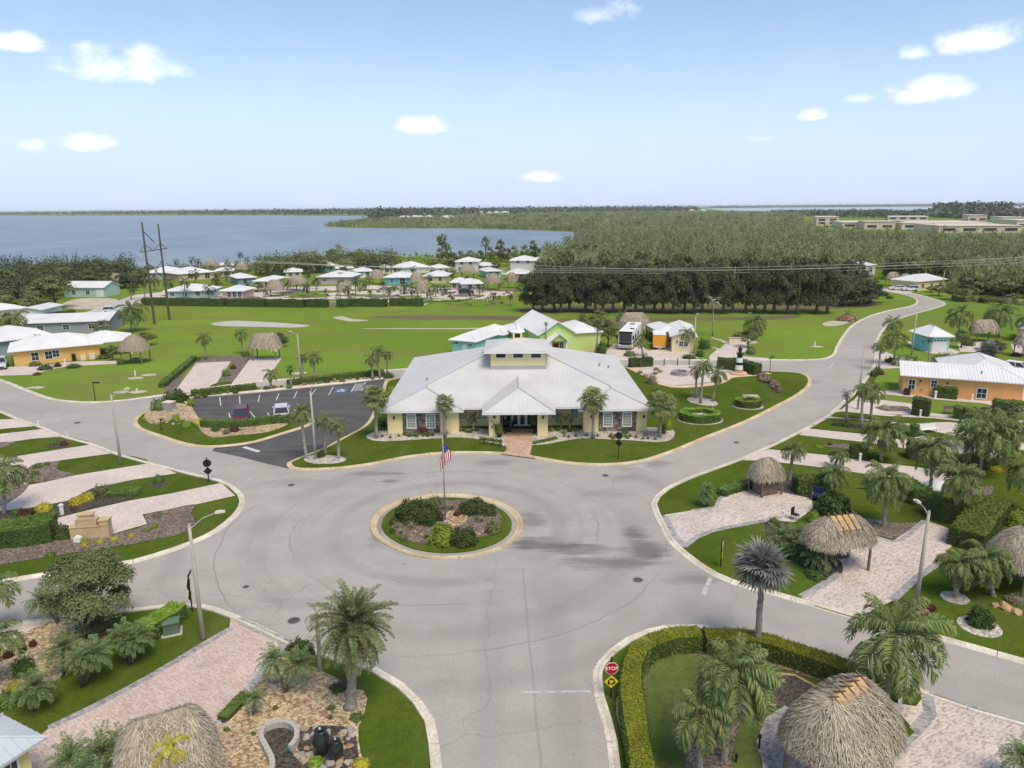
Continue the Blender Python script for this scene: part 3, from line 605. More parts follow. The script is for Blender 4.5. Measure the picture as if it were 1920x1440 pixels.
for px in ([(1440,838),(1510,818),(1625,832),(1700,845),(1790,858),(1880,866),(1785,884),(1715,873),(1635,865),(1560,853)], [(1250,935),(1290,901),(1384,866),(1440,867),(1540,879),(1635,893),(1720,905),(1735,913),(1700,920),(1560,915),(1470,918),(1410,912),(1372,920),(1345,950),(1297,958),(1247,964)],
           [(1283,1040),(1278,1026),(1306,1008),(1336,996),(1385,986),(1440,976),(1500,1010),(1565,1050),(1572,1078),(1540,1098),(1500,1119),(1440,1112),(1400,1100),(1335,1075)], [(1670,1130),(1725,1082),(1752,1064),(1790,1020),(1830,1040),(1925,1080),(1925,1190),(1860,1222),(1772,1200),(1672,1172)],
           [(1560,920),(1700,922),(1740,960),(1725,975),(1675,985),(1600,972),(1580,950)], [(1830,880),(2000,860),(2000,1010),(1850,990),(1800,930)], [(-60,1075),(60,1053),(175,1034),(275,1018),(350,1000),(369,981),(360,962),(368,948),(443,933),(452,945),(440,966),(410,990),(362,1014),(250,1050),(180,1062),(82,1077),(-60,1098)],
           [(207,909),(205,915),(204,928),(262,927),(325,924),(415,905),(380,894),(340,890),(250,901)], [(110,866),(140,858),(225,853),(281,868),(200,881),(140,892),(107,882)], [(-40,855),(0,842),(40,824),(117,820),(171,832),(125,840),(37,854)], [(-60,812),(0,805),(72,800),(86,803),(40,809),(0,813)],
           [(405,1150),(432,1163),(430,1180),(370,1215),(275,1272),(175,1325),(92,1365),(60,1340),(80,1290),(112,1276),(152,1222),(216,1190),(262,1143),(345,1135)], [(690,1246),(757,1286),(787,1315),(810,1352),(818,1395),(822,1440),(826,1560),(700,1600),(686,1440),(678,1410),(674,1367),(685,1338),(691,1312),(683,1296),(668,1290),(650,1262)]): sheet('lawn', px, .034, M['lawn'])
pad([(1246,966),(1297,958),(1342,952),(1350,935),(1370,922),(1410,915),(1440,915),(1472,925),(1522,936),(1524,955),(1490,980),(1440,976),(1385,986),(1336,996),(1306,1008),(1279,1026),(1258,1010)], .053, 'paver_tan')
ribbon([(1244,968),(1262,1003),(1281,1027)], .7, .058, 'paver_edge'); ribbon([(1283,1026),(1306,1008),(1336,996),(1385,986),(1440,976)], .45, .063, 'paver_edge'); ribbon([(1297,958),(1342,952),(1350,935),(1370,922),(1410,915)], .35, .058, 'paver_edge')
pad([(1635,1005),(1673,1016),(1733,976),(1792,996),(1789,1020),(1752,1062),(1725,1080),(1672,1128),(1614,1157),(1527,1133),(1502,1121),(1541,1098),(1575,1078),(1567,1046),(1600,1020)], .053, 'paver_tan')
ribbon([(1502,1120),(1541,1098),(1575,1076)], .5, .058, 'paver_edge'); ribbon([(1672,1127),(1725,1080),(1752,1062),(1770,1040)], .5, .058, 'paver_edge'); ribbon([(1637,1006),(1673,1017),(1733,977)], .4, .058, 'paver_edge'); ribbon([(1528,1135),(1570,1148),(1612,1160)], .4, .056, 'wood')
bed('planting_bed', [(1600,972),(1640,975),(1690,982),(1718,979),(1672,1012),(1640,1003),(1615,985)], .05, M['mulch'])
bed('planting_bed', [(1440,978),(1480,985),(1570,1045),(1578,1078),(1545,1092),(1500,1060),(1450,1030)], .056, M['mulch_dark'])
bed('planting_bed', [(1340,955),(1352,933),(1372,920),(1420,905),(1550,905),(1560,935),(1520,936),(1470,924),(1410,914)], .045, M['mulch_dark'])
bed('planting_bed', [(1735,960),(1850,950),(1860,975),(1800,990),(1790,985)], .045, M['mulch_dark']); bed('planting_bed', [(1790,925),(1860,912),(1850,935),(1815,942)], .045, M['mulch'])
bed('planting_bed', [(1545,836),(1575,833),(1620,836),(1640,842),(1590,844)], .07, M['mulch'], .5); bed('planting_bed', [(1640,764),(1700,763),(1706,770),(1660,771)], .07, M['mulch'], .5); bed('planting_bed', [(1566,800),(1600,796),(1640,796),(1640,803),(1590,804)], .07, M['mulch_dark'], .5)
for c_, r_ in (((1790,1122),.85),((1836,1176),1.2)):
    c = G(*c_); mb = MB(); mb.prism([(c.x+r_*math.cos(R(k*24)), c.y+r_*math.sin(R(k*24))) for k in range(15)], .0, .07); tag(mb.build('tree_ring', M['shell']), kind='structure')
# bottom right lot
pad([(1668,1318),(1717,1326),(1736,1300),(1815,1326),(1920,1357),(2150,1425),(2150,1700),(1450,1700),(1430,1440),(1425,1385),(1445,1345),(1480,1330),(1680,1405),(1715,1372)], .053, 'paver_tan')
ribbon([(1737,1301),(1744,1340),(1716,1372),(1682,1403),(1640,1440)], .6, .06, 'paver_edge'); ribbon([(1655,1500),(1560,1520),(1460,1470),(1428,1400),(1445,1352),(1480,1330)], .55, .06, 'paver_edge'); ribbon([(1741,1302),(1815,1328),(1920,1359),(2100,1412)], .5, .058, 'paver_edge')
sheet('lawn', [(1216,1600),(1210,1440),(1205,1330),(1225,1240),(1260,1225),(1350,1235),(1450,1265),(1520,1290),(1500,1330),(1440,1350),(1420,1400),(1450,1500),(1440,1600)], .034, M['lawn_dry'])
sheet('lawn', [(1715,1375),(1700,1360),(1690,1372),(1680,1402)], .062, M['lawn'])
sheet('lawn', [(1116,1258),(1124,1244),(1145,1222),(1178,1200),(1185,1230),(1170,1280),(1165,1330),(1185,1440),(1195,1560),(1160,1560),(1149,1440),(1134,1350),(1121,1310)], .034, M['lawn'])
ribbon([(1185,1560),(1184,1440),(1172,1390),(1158,1340),(1157,1318),(1164,1298)], .14, .09, 'paver_entry', 'bed_edging')
bed('planting_bed', [(1162,1300),(1175,1230),(1200,1195),(1260,1182),(1350,1190),(1450,1210),(1560,1245),(1660,1290),(1640,1318),(1560,1285),(1450,1250),(1330,1232),(1225,1240),(1212,1300),(1215,1440),(1215,1560),(1190,1560),(1182,1440),(1165,1350)], .028, M['mulch'])
bed('planting_bed', [(1395,1290),(1440,1262),(1500,1272),(1530,1290),(1480,1330),(1420,1325),(1380,1310)], .05, M['mulch_dark']); ribbon([(1380,1322),(1420,1320),(1455,1325)], .14, .1, 'paver_entry', 'bed_edging'); ribbon([(1438,1262),(1490,1268),(1530,1290)], .12, .1, 'paver_entry', 'bed_edging')
bed('planting_bed', [(1305,1330),(1350,1325),(1385,1345),(1370,1420),(1375,1500),(1300,1500)], .05, M['mulch'])
# clubhouse beds, entry, plaza
bed('shell_bed', [(686,820),(700,812),(730,808),(860,806),(935,808),(948,818),(949,838),(935,838),(905,827),(860,822),(800,825),(730,829),(700,828)], .125, M['shell'])
bed('shell_bed', [(997,836),(996,822),(1010,812),(1100,806),(1222,803),(1262,808),(1264,818),(1255,828),(1230,831),(1190,828),(1150,826),(1090,824),(1050,830),(1030,834)], .125, M['shell'])
pad([(948,806),(1000,806),(997,840),(994,853),(999,858),(1006,862),(940,853),(950,846),(949,830)], .128, 'paver_entry', 'entry_walk')
pad([(1180,688),(1235,685),(1330,686),(1378,690),(1370,700),(1345,716),(1300,722),(1262,724),(1240,718),(1215,704)], .115, 'paver', 'plaza'); ribbon([(1182,690),(1215,706),(1240,720),(1262,726),(1300,725),(1345,719),(1372,702)], 1.4, .113, 'orange_sand', 'path'); ribbon([(1345,719),(1364,708),(1420,703),(1440,700)], 1.6, .112, 'orange_sand', 'path')
bed('shell_bed', [(1288,752),(1296,746),(1325,748),(1346,758),(1340,763),(1310,760)], .125, M['shell'], .5)
for c_, rx, ry in (((1312,788),2.75,2.3),((1402,763),1.95,1.7)):
    c = G(*c_); mb = MB(); mb.prism([(c.x+rx*math.cos(R(k*15)), c.y+ry*math.sin(R(k*15))) for k in range(24)], .1, .13); tag(mb.build('shell_ring', M['shell']), kind='structure')
bed('shell_ring', [(570,860),(590,855),(640,858),(650,864),(635,870),(600,872),(575,868)], .125, M['shell'], .5)
bed('planting_bed', [(278,768),(310,758),(352,760),(372,790),(400,803),(450,800),(500,797),(540,796),(500,812),(440,818),(400,822),(380,812),(365,795),(330,788),(285,795)], .115, M['gravel'])
# lots in the meadow on the left and behind the clubhouse
pad([(368,681),(433,678),(397,733),(325,738)], .05); pad([(470,672),(530,670),(500,712),(440,727),(430,726)], .05)
bed('planting_bed', [(365,673),(480,668),(433,727),(395,733),(433,680),(368,684),(325,738),(310,735)], .03, M['mulch'])
sheet('lawn', [(397,722),(412,717),(432,716),(428,727),(393,732)], .06, M['lawn'])
pad([(-60,700),(0,705),(60,703),(110,690),(150,686),(230,682),(215,677),(150,678),(0,690),(-60,690)], .04); pad([(1055,655),(1110,650),(1118,668),(1055,675)], .05, 'paver_entry'); pad([(1135,662),(1150,645),(1195,642),(1215,658),(1240,655),(1245,640),(1262,650),(1290,660),(1310,672),(1180,677),(1130,672)], .05)
pad([(1330,668),(1345,655),(1372,645),(1400,638),(1405,650),(1388,668),(1440,672),(1440,675),(1330,675)], .05); pad([(1334,633),(1352,637),(1366,642),(1368,646),(1358,651),(1352,650),(1360,645),(1348,639),(1333,635)], .052, 'shell', 'path'); pad([(1332,651),(1350,654),(1354,657),(1338,654)], .056, 'shell', 'path')
pad([(1700,640),(1712,652),(1745,663),(1790,668),(1800,660),(1785,655)], .05); pad([(1795,645),(1850,640),(1870,650),(1850,662),(1800,660)], .05); pad([(1895,645),(1960,650),(1960,675),(1900,660)], .05)
# meadow scars
bed('sand_patch', [(397,607),(430,602),(500,604),(560,608),(582,611),(560,614),(480,613),(410,611)], .03, M['conc']); bed('sand_patch', [(625,595),(640,593),(660,598),(692,601),(660,603),(640,600)], .03, M['sand']); bed('sand_patch', [(1542,608),(1560,602),(1590,603),(1572,611),(1550,612)], .03, M['sand']); bed('sand_patch', [(675,616.5),(740,615.5),(870,615.5),(960,613),(960,615),(870,617.3),(740,617.3)], .03, M['sand'])
for c_ in ((254,709),(280,703),(258,735),(228,735),(66,727),(1530,650),(868,690),(560,700)): p = G(*c_); mb = MB(); mb.prism([(p.x+rnd.uniform(.7,1.1)*1.4*math.cos(R(k*30)), p.y+rnd.uniform(.7,1.1)*.9*math.sin(R(k*30))) for k in range(12)], 0, .04); tag(mb.build('sand_patch', M['sand']), kind='structure')
M['soil_shade'], *_ = ground_mat('brown_soil_and_shade', [(.155,.13,.075),(.19,.165,.085),(.13,.105,.065)], .05, .4, 5)  # brown soil and grass; shade under the tree row put into the colour
bed('brown_ground', [(985,588),(1060,584),(1200,584),(1400,582),(1560,580),(1650,572),(1648,566),(1500,570),(1200,572),(1000,574),(975,580)], .02, M['soil_shade']); bed('brown_ground', [(690,594),(760,591),(860,592),(985,594),(1010,601),(900,599),(780,599)], .02, M['soil_shade']); bed('brown_ground', [(1010,600),(1200,597),(1400,594),(1500,592),(1480,598),(1250,602),(1060,606)], .024, M['soil_shade'])
# village ground beyond the far hedges
pad([(400,572),(270,572),(225,577),(120,606),(60,620),(110,604),(190,575),(255,553),(330,545),(480,540),(700,535),(960,545),(965,560),(830,562),(795,572),(500,574)], .03, 'paver', 'pavement')
for _ in range(46):
    p = G(rnd.uniform(330, 960), rnd.uniform(540, 572)); mb = MB(); w_, d_ = rnd.uniform(3,9), rnd.uniform(1.5,4); mb.poly([(p.x+w_*math.cos(R(k*30))*rnd.uniform(.8,1.2), p.y+d_*math.sin(R(k*30))*rnd.uniform(.8,1.2)) for k in range(12)], .05+.004*(_%6)); tag(mb.build('lawn', M['ground'] if _ % 3 else M['mulch']), kind='structure')
ribbon([(55,622),(130,602),(190,585),(225,570),(262,556)], 6, .045, 'conc', 'street'); ribbon([(755,485),(768,492),(790,500),(830,505)], 7, .045, 'conc', 'street'); ribbon([(895,503),(930,511),(975,517)], 5, .045, 'conc', 'street')
bed('sand_patch', [(115,575),(150,560),(210,560),(215,572),(170,580)], .035, M['sand'])
pad([(1650,545),(1672,541),(1690,543),(1715,546),(1700,552),(1665,548)], .05)
# ------------------------------------------------------------------ plants
def unit(v): return v/(np.linalg.norm(v)+1e-9)
def frond(e0, droop, n=26, ll=.30, wid=.022, vee=25, fwd=40, leafdroop=.45, ramp_=.55, tube=True, seed=0):
    """one feather leaf of length 1 along +X: arched rib, two ranks of leaflets. returns (rib MB, leaf quads)"""
    rg = np.random.default_rng(seed); mb = MB(); S = 12; pts = [np.zeros(3)]; angs = []
    for i in range(S):
        a = R(e0-droop*((i+.5)/S)**1.25); angs.append(a); pts.append(pts[-1]+np.array([math.cos(a), 0, math.sin(a)])/S)
    if tube: mb.tube([pts[0], pts[3], pts[6], pts[9], pts[12]], [.013, .010, .008, .005, .002], 3, cap=False)
    q = []
    for i in range(n):
        t = .14+.86*(i+.5)/n; f = t*S; k = min(S-1, int(f)); p = pts[k]+(pts[k+1]-pts[k])*(f-k); a = angs[k]
        tan = np.array([math.cos(a), 0, math.sin(a)]); up = np.array([-math.sin(a), 0, math.cos(a)])
        l = ll*(math.sin(min(1, t/ramp_)*math.pi/2) if t < ramp_ else 1-.62*((t-ramp_)/(1-ramp_))**1.6)
        for s in (-1, 1):
            fa = R(fwd+28*t+rg.normal(0, 7)); va = R(vee+rg.normal(0, 14))
            d = tan*math.cos(fa)+(np.array([0, s, 0])*math.cos(va)+up*math.sin(va))*math.sin(fa)
            ld = l*rg.uniform(.82, 1.12); mid = p+d*ld*.5; tip = mid+unit(d+np.array([0, 0, -leafdroop*1.4]))*ld*.5
            w = unit(np.cross(d, up+rg.normal(0, .35, 3)))*wid
            q.append([p, mid-w, tip, mid+w])
    return mb, np.array(q)
def fan(e0, n=17, spread=125, pet=.42, wid=.05, drp=.3, seed=0):
    """one fan leaf of length 1: stalk and a wheel of folded segments"""
    rg = np.random.default_rng(seed); mb = MB(); q = []
    a = R(e0); c = np.array([math.cos(a)*pet, 0, math.sin(a)*pet]); mb.tube([(0,0,0), c*.6+np.array([0,0,.02]), c], [.014, .011, .009], 3, cap=False)
    tan = unit(c-np.array([0,0,.25*pet])); side = np.array([0,1,0]); up = unit(np.cross(tan, side))
    for i in range(n):
        b = R(-spread+2*spread*i/(n-1)); l = (1-pet)*(.72+.28*math.cos(b*.6))*rg.uniform(.9, 1.08)
        d = tan*math.cos(b)+side*math.sin(b)+up*rg.normal(.05, .07)
        mid = c+d*l*.6; tip = mid+unit(d+np.array([0,0,-drp*2]))*l*.4
        w = unit(np.cross(d, up+rg.normal(0,.3,3)))*wid*(.9 if abs(b) < 2 else .7)
        q.append([c, mid-w, tip, mid+w])
    return mb, np.array(q)
FR = {}
def frond_set(kind):
    if kind in FR: return FR[kind]
    o = []
    mk = dict(queen='queen', date='date', pygmy='pygmy', cycad='pygmy', sabal='sabal', silver='silver', dry='dry', gold='yellow', washing='grey')[kind]
    if kind in ('queen', 'dry', 'gold'):
        P_ = [(80,75,.30),(64,112,.36),(46,128,.38),(26,118,.38),(2,92,.36),(-30,60,.32)]
        fs = [frond(e, d, 40, l, .019, 5, 38, .85, seed=i) for i, (e, d, l) in enumerate(P_)]
    elif kind == 'washing': fs = [frond(e, d, 22, .26, .022, 5, 38, .8, seed=i) for i, (e, d) in enumerate([(70,90),(40,115),(10,95),(-35,50)])]
    elif kind == 'date': fs = [frond(e, d, 50, .175, .0115, 30, 46, .15, .3, seed=i) for i, (e, d) in enumerate([(82,30),(66,48),(46,58),(24,62),(0,58),(-25,50),(-50,30)])]
    elif kind in ('pygmy', 'cycad'): fs = [frond(e, d, 34, .24, .0135, 20, 46, .35, .4, seed=i) for i, (e, d) in enumerate([(75,60),(52,80),(30,88),(8,80),(-18,60)])]
    elif kind == 'sabal': fs = [fan(e, 17, 120, .46, .040, .55, i) for i, e in enumerate([78,52,28,6,-18,-42])]
    elif kind == 'silver': fs = [fan(e, 21, 135, .40, .045, .10, i) for i, e in enumerate([80,58,36,14,-8,-30])]
    for i, (mb, q) in enumerate(fs):
        if kind in ('pygmy',) : pass
        o.append(join_mesh(mb, q, kind+'_frond', [L[mk], L[mk]]))
    FR[kind] = o; return o
CROWN = {}
def palm_crown(kind, v, n):
    """whole crown in one mesh, for palms too small to show their leaves one by one"""
    if (kind, v) in CROWN: return CROWN[kind, v]
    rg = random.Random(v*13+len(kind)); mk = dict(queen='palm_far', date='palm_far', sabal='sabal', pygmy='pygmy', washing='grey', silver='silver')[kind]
    qs = []
    for i in range(n):
        a = i*2.39996+rg.uniform(-.3,.3); e = 80-115*(i/(n-1))+rg.uniform(-8,8)
        if kind in ('sabal', 'silver'): _, q = fan(e, 9, 115, .42, .085, .5, v*50+i)
        elif kind == 'date': _, q = frond(e, 45, 14, .17, .03, 30, 45, .2, .3, False, v*50+i)
        else: _, q = frond(e, 95, 12, .30, .042, 5, 38, .8, .5, False, v*50+i)
        ca, sa = math.cos(a), math.sin(a); M3 = np.array([[ca,-sa,0],[sa,ca,0],[0,0,1]]); qs.append((q@M3.T)*rg.uniform(.85,1.1))
    CROWN[kind, v] = np_mesh(kind+'_crown', np.concatenate(qs), 4, L[mk]); return CROWN[kind, v]
TRUNKR = dict(queen=.17, date=.26, pygmy=.07, cycad=.12, sabal=.19, silver=.2, washing=.15)
NF = dict(queen=24, date=84, pygmy=36, cycad=26, sabal=36, silver=26, washing=18)
def palm(label, base, crown, rpx, kind='queen', group=None, lod=0, nf=None, lean=0, tr=None, z0=0.0, seed=None):
    g = G(*base, z0); top = AY(crown[0], crown[1], g.y+lean); d = top-g
    if d.z < .25: d.z = .25
    r = rpx*mpp(top); rg = random.Random(seed if seed is not None else int(base[0]*7+base[1]*3))
    root = empty('palm_tree', g, 0, label, 'palm tree', group)
    t0 = tr or TRUNKR[kind]; mb = MB()
    k = 22 if lod == 0 and g.y < 75 else 5
    pts = [d*(i/k)+Vector((0, math.sin(math.pi*i/k)*.04*d.z*(rg.random()-.5), 0)) for i in range(k+1)]
    rad = [t0*(1.35 if i == 0 else 1.0-.25*i/k)*(1.0 if i % 2 else .93) for i in range(k+1)]
    if kind in ('date', 'silver'): rad[0] = t0*1.7; rad[-2:] = [t0*1.15, t0*1.3]
    mb.tube(pts, rad, 9 if lod == 0 else 6); mb.build('trunk', M['trunk'], root, True)
    if lod:
        o = link('crown', palm_crown(kind, rg.randrange(4), nf or (16 if lod == 1 else 11)), root); o.location = d; o.scale = (r,r,r*1.0); o.rotation_euler.z = rg.uniform(0, 6.28)
    else:
        fs = frond_set(kind); n = nf or NF[kind]
        for i in range(n):
            f = (i+.3)/n; idx = min(len(fs)-1, int(f**.85*len(fs)))
            o = link('frond', fs[idx], root); o.location = d+Vector((rg.uniform(-.03,.03), rg.uniform(-.03,.03), -.12*f*t0*4)); s = r*rg.uniform(.86,1.12)*(.8 if f < .15 else 1); o.scale = (s,s,s)
            o.rotation_euler = (rg.uniform(-.12,.12), rg.uniform(-.1,.1), i*2.39996+rg.uniform(-.25,.25))
        if kind in ('queen', 'sabal', 'date') and d.z > 1.5:
            for i in range(rg.randrange(1, 4)):
                o = link('dead_frond', frond_set('dry')[5 if i else 4], root); o.location = d+Vector((0,0,-.25)); s = r*rg.uniform(.6,.85); o.scale = (s,s,s); o.rotation_euler = (rg.uniform(-.2,.2), R(rg.uniform(18,40)), rg.uniform(0,6.28))
    return root
def clump(label, base, heads, kind='pygmy', group=None, nf=None):
    """several stems from one base, each with its own head of leaves"""
    g = G(*base); root = empty('palm_clump', g, 0, label, 'palm', group); fs = frond_set(kind); rg = random.Random(int(base[0]*5+base[1]))
    for (cx, cy, rpx, dy) in heads:
        top = AY(cx, cy, g.y+dy); d = top-g; r = rpx*mpp(top); b0 = Vector((rg.uniform(-.15,.15), dy*.25, 0)); mb = MB()
        mb.tube([b0, b0.lerp(d, .5)+Vector((0,0,.06*d.z)), d], [TRUNKR[kind]*1.3, TRUNKR[kind], TRUNKR[kind]*1.1], 7); mb.build('trunk', M['bark'], root, True)
        n = nf or NF[kind]
        for i in range(n):
            f = (i+.3)/n; o = link('frond', fs[min(len(fs)-1, int(f*len(fs)))], root); o.location = d; s = r*rg.uniform(.85,1.12); o.scale = (s,s,s); o.rotation_euler = (rg.uniform(-.12,.12), rg.uniform(-.12,.12), i*2.39996)
    return root
CM = {}
def crown_mesh(mk, v, n=2600, size=.11, lumps=26, shape=(1,1,.8), hollow=.55, lumpr=.34):
    key = (mk, v, n, size)
    if key in CM: return CM[key]
    rg = np.random.default_rng(v*31+n)
    c = rg.normal(0,1,(lumps,3)); c /= np.linalg.norm(c,axis=1,keepdims=True); c *= (rg.uniform(hollow**3,1,(lumps,1))**(1/3))*(1-lumpr*.55); c[:,2] = np.where(c[:,2] < -.45, c[:,2]*.5, c[:,2])
    lr = lumpr*rg.uniform(.6,1.25,lumps); k = rg.integers(0,lumps,n)
    d = rg.normal(0,1,(n,3)); d /= np.linalg.norm(d,axis=1,keepdims=True); d[:,2] = np.where(d[:,2] < -.2, -d[:,2]*.6, d[:,2])
    pos = (c[k]+d*lr[k][:,None]*rg.uniform(.55,1.05,(n,1)))*np.array(shape)
    nr = d+c[k]*.6+np.array([0,0,.35]); q = cards(pos, nr, size, .6, .55, rg)
    CM[key] = np_mesh('leaf_crown', q, 4, L[mk]); return CM[key]
def tree(label, base, topy, rpx, mk='oak', group=None, cat='tree', name='tree', trunk=.25, crownz=.5, n=2600, size=.11, v=None, shape=(1,1,1), seed=None, wy=1.0):
    g = G(*base); top = AY(base[0], topy, g.y); h = max(top.z, .8); r = rpx*mpp(g); rg = random.Random(seed or int(base[0]*11+base[1]*5))
    root = empty(name, g, 0, label, cat, group); cz = h*crownz; mb = MB(); tr = max(.07, h*.025) if trunk is None else trunk
    mb.tube([(0,0,0),(rg.uniform(-.1,.1)*h*.1,0,cz*.5),(rg.uniform(-.1,.1)*h*.15,0,cz),(0,0,h*.8)], [tr*1.4,tr,tr*.8,tr*.25], 7)
    for i in range(5):
        a = i*1.257+rg.uniform(-.4,.4); z0 = cz*rg.uniform(.55,1.0); mb.tube([(0,0,z0),(math.cos(a)*r*.35,math.sin(a)*r*.35,z0+h*.14),(math.cos(a)*r*.7,math.sin(a)*r*.7,z0+h*.24)], [tr*.55,tr*.35,tr*.12], 5)
    mb.build('trunk', M['bark'], root, True)
    o = link('crown', crown_mesh(mk, rg.randrange(3) if v is None else v, n, size), root)
    ch = (h-cz*.55); o.location = (0,0,h-ch*.52); o.scale = (r, r*wy, ch*.58)
    if mk == 'ficus': zb = cz*.45; o.location.z = zb*.6+(h-zb)*.33; o.scale.z = (h-zb)*.68; o.scale.x *= rg.uniform(.95,1.2); o.scale.y = o.scale.x*1.1; o.rotation_euler.z = rg.uniform(0,6.28) if wy == 1 else 0
    return root
SM = {}
def shrub_mesh(mk, v, n=420, size=.20):
    key = (mk, v, n)
    if key in SM: return SM[key]
    rg = np.random.default_rng(v*17+n); d = rg.normal(0,1,(n,3)); d /= np.linalg.norm(d,axis=1,keepdims=True); d[:,2] = abs(d[:,2])
    lump = 1+.22*np.sin(d[:,:1]*5+v)*np.cos(d[:,1:2]*4+v*2); pos = d*lump*rg.uniform(.72,1.05,(n,1)); pos[:,2] = pos[:,2]*.95+.05
    q = cards(pos, d+np.array([0,0,.3]), size, .6, .5, rg)
    b = MB(); b.lathe([(.62,0),(.72,.25),(.58,.55),(.25,.76)], 10)
    SM[key] = join_mesh(b, q, 'shrub', [L[mk], L[mk]]); return SM[key]
def shrub(label, px, rpx, hpx=None, mk='shrub', group=None, name='shrub', cat='shrub', z0=.0, n=420, sx=1):
    g = G(*px, z0); r = rpx*mpp(g); h = (hpx or rpx*1.5)*mpp(g)*1.02
    o = link(name, shrub_mesh(mk, int(px[0]+px[1]) % 3, n), None); o.location = g; o.scale = (r*sx, r, h); o.rotation_euler.z = (int(px[0]) % 7) if sx == 1 else 0
    return tag(o, label, cat, group)
def blades(mk, v, n=90, e=(20,88), wid=.035, curl=60, kind='grass'):
    key = ('bl', mk, v, n, kind)
    if key in SM: return SM[key]
    rg = np.random.default_rng(v+n); q = []
    for i in range(n):
        a = rg.uniform(0,6.283); el_ = R(rg.uniform(*e)); l = rg.uniform(.7,1.1); p = np.zeros(3); hd = np.array([math.cos(a),math.sin(a),0]); sd_ = np.array([-math.sin(a),math.cos(a),0]); segs = 3
        for s in range(segs):
            dirv = hd*math.cos(el_)+np.array([0,0,1])*math.sin(el_); p2 = p+dirv*l/segs; w1 = wid*(1-.3*s)*.5; w2 = wid*(1-.3*(s+1))*.5 if s < segs-1 else .002
            q.append([p-sd_*w1, p+sd_*w1, p2+sd_*w2, p2-sd_*w2]); p = p2; el_ -= R(curl)/segs
    SM[key] = np_mesh('blades', np.array(q), 4, L[mk]); return SM[key]
def tuft(label, px, rpx, mk='grey', kind='grass', group=None, cat='plant', name='grass_clump', z0=0, zs=1.0):
    g = G(*px, z0); r = rpx*mpp(g)
    me = blades(mk, int(px[0])%3, 130, (25,88), .03, 70) if kind == 'grass' else blades(mk, int(px[0])%3, 46, (12,85), .13, 12, 'agave') if kind == 'agave' else blades(mk, int(px[0])%3, 90, (5,88), .07, 40, 'yucca')
    o = link(name, me, None); o.location = g; o.scale = (r,r,r*zs); return tag(o, label, cat, group)
def hedge(label, px, w, h, mk='hedge', top=None, group=None, closed=False, card=.14, dens=70, z0=0, at_top=False, seed=3, name='hedge', bare=0, world=None):
    """clipped hedge along a line: leafy box, real leaves over every face"""
    pts = smooth_line([G(x, y, h+z0) if at_top else G(x, y, z0) for x, y in px], closed, 1.0) if world is None else world
    rg = np.random.default_rng(abs(seed+int(px[0][0])) if px else seed); n = len(pts); mb = MB(); rings = []
    ii = range(n)
    for i in ii:
        a, c = (pts[(i-1)%n], pts[(i+1)%n]) if closed else (pts[max(i-1,0)], pts[min(i+1,n-1)])
        d = c-a; nn_ = Vector((-d.y, d.x, 0)).normalized(); p = pts[i]; hh = h*(1+.05*math.sin(i*1.7+seed)); ww = w*(1+.06*math.sin(i*1.1))
        k = len(mb.v); rings.append(k); iw = ww/2-.06
        for u, z in ((-iw, z0), (-iw, z0+hh-.08), (iw, z0+hh-.08), (iw, z0)): mb.v.append((p.x+nn_.x*u, p.y+nn_.y*u, z))
    pairs = list(zip(rings, rings[1:]+rings[:1])) if closed else list(zip(rings, rings[1:]))
    P_, N_, T_ = [], [], []
    for a, c in pairs:
        for j in range(3):
            mb.f.append((a+j, a+j+1, c+j+1, c+j)); mb.m.append(0)
            A, B, Cc, D = (np.array(mb.v[x]) for x in (a+j, a+j+1, c+j+1, c+j)); nr = np.cross(D-A, B-A); ar = np.linalg.norm(nr); nr = unit(nr)
            m_ = rg.poisson(ar*dens*(.6 if j != 1 else 1)); u, v = rg.random((m_,1)), rg.random((m_,1)); P_.append(A+(B-A)*u+(D-A)*v+nr*rg.uniform(.0,.13,(m_,1))); N_.append(np.tile(nr,(m_,1))); T_.append(np.full(m_, 1 if j == 1 else 0))
    if not closed:
        for r in (rings[0], rings[-1]):
            mb.f.append((r, r+1, r+2, r+3)); mb.m.append(0); A, B, D = (np.array(mb.v[x]) for x in (r, r+1, r+3)); nr = np.cross(B-A, D-A); ar = np.linalg.norm(nr); nr = unit(nr)*(-1 if r != rings[0] else 1); m_ = rg.poisson(ar*dens*.7)
            u, v = rg.random((m_,1)), rg.random((m_,1)); P_.append(A+(B-A)*u+(D-A)*v+nr*rg.uniform(0,.1,(m_,1))); N_.append(np.tile(nr,(m_,1))); T_.append(np.zeros(m_))
    P_ = np.concatenate(P_); N_ = np.concatenate(N_); T_ = np.concatenate(T_).astype(int); q = cards(P_, N_, card, .65, .6, rg)
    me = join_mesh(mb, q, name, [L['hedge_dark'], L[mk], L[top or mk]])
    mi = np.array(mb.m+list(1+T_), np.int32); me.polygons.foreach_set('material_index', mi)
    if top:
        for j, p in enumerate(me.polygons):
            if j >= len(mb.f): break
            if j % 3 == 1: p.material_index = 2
    return tag(link(name, me), label, 'hedge', group)

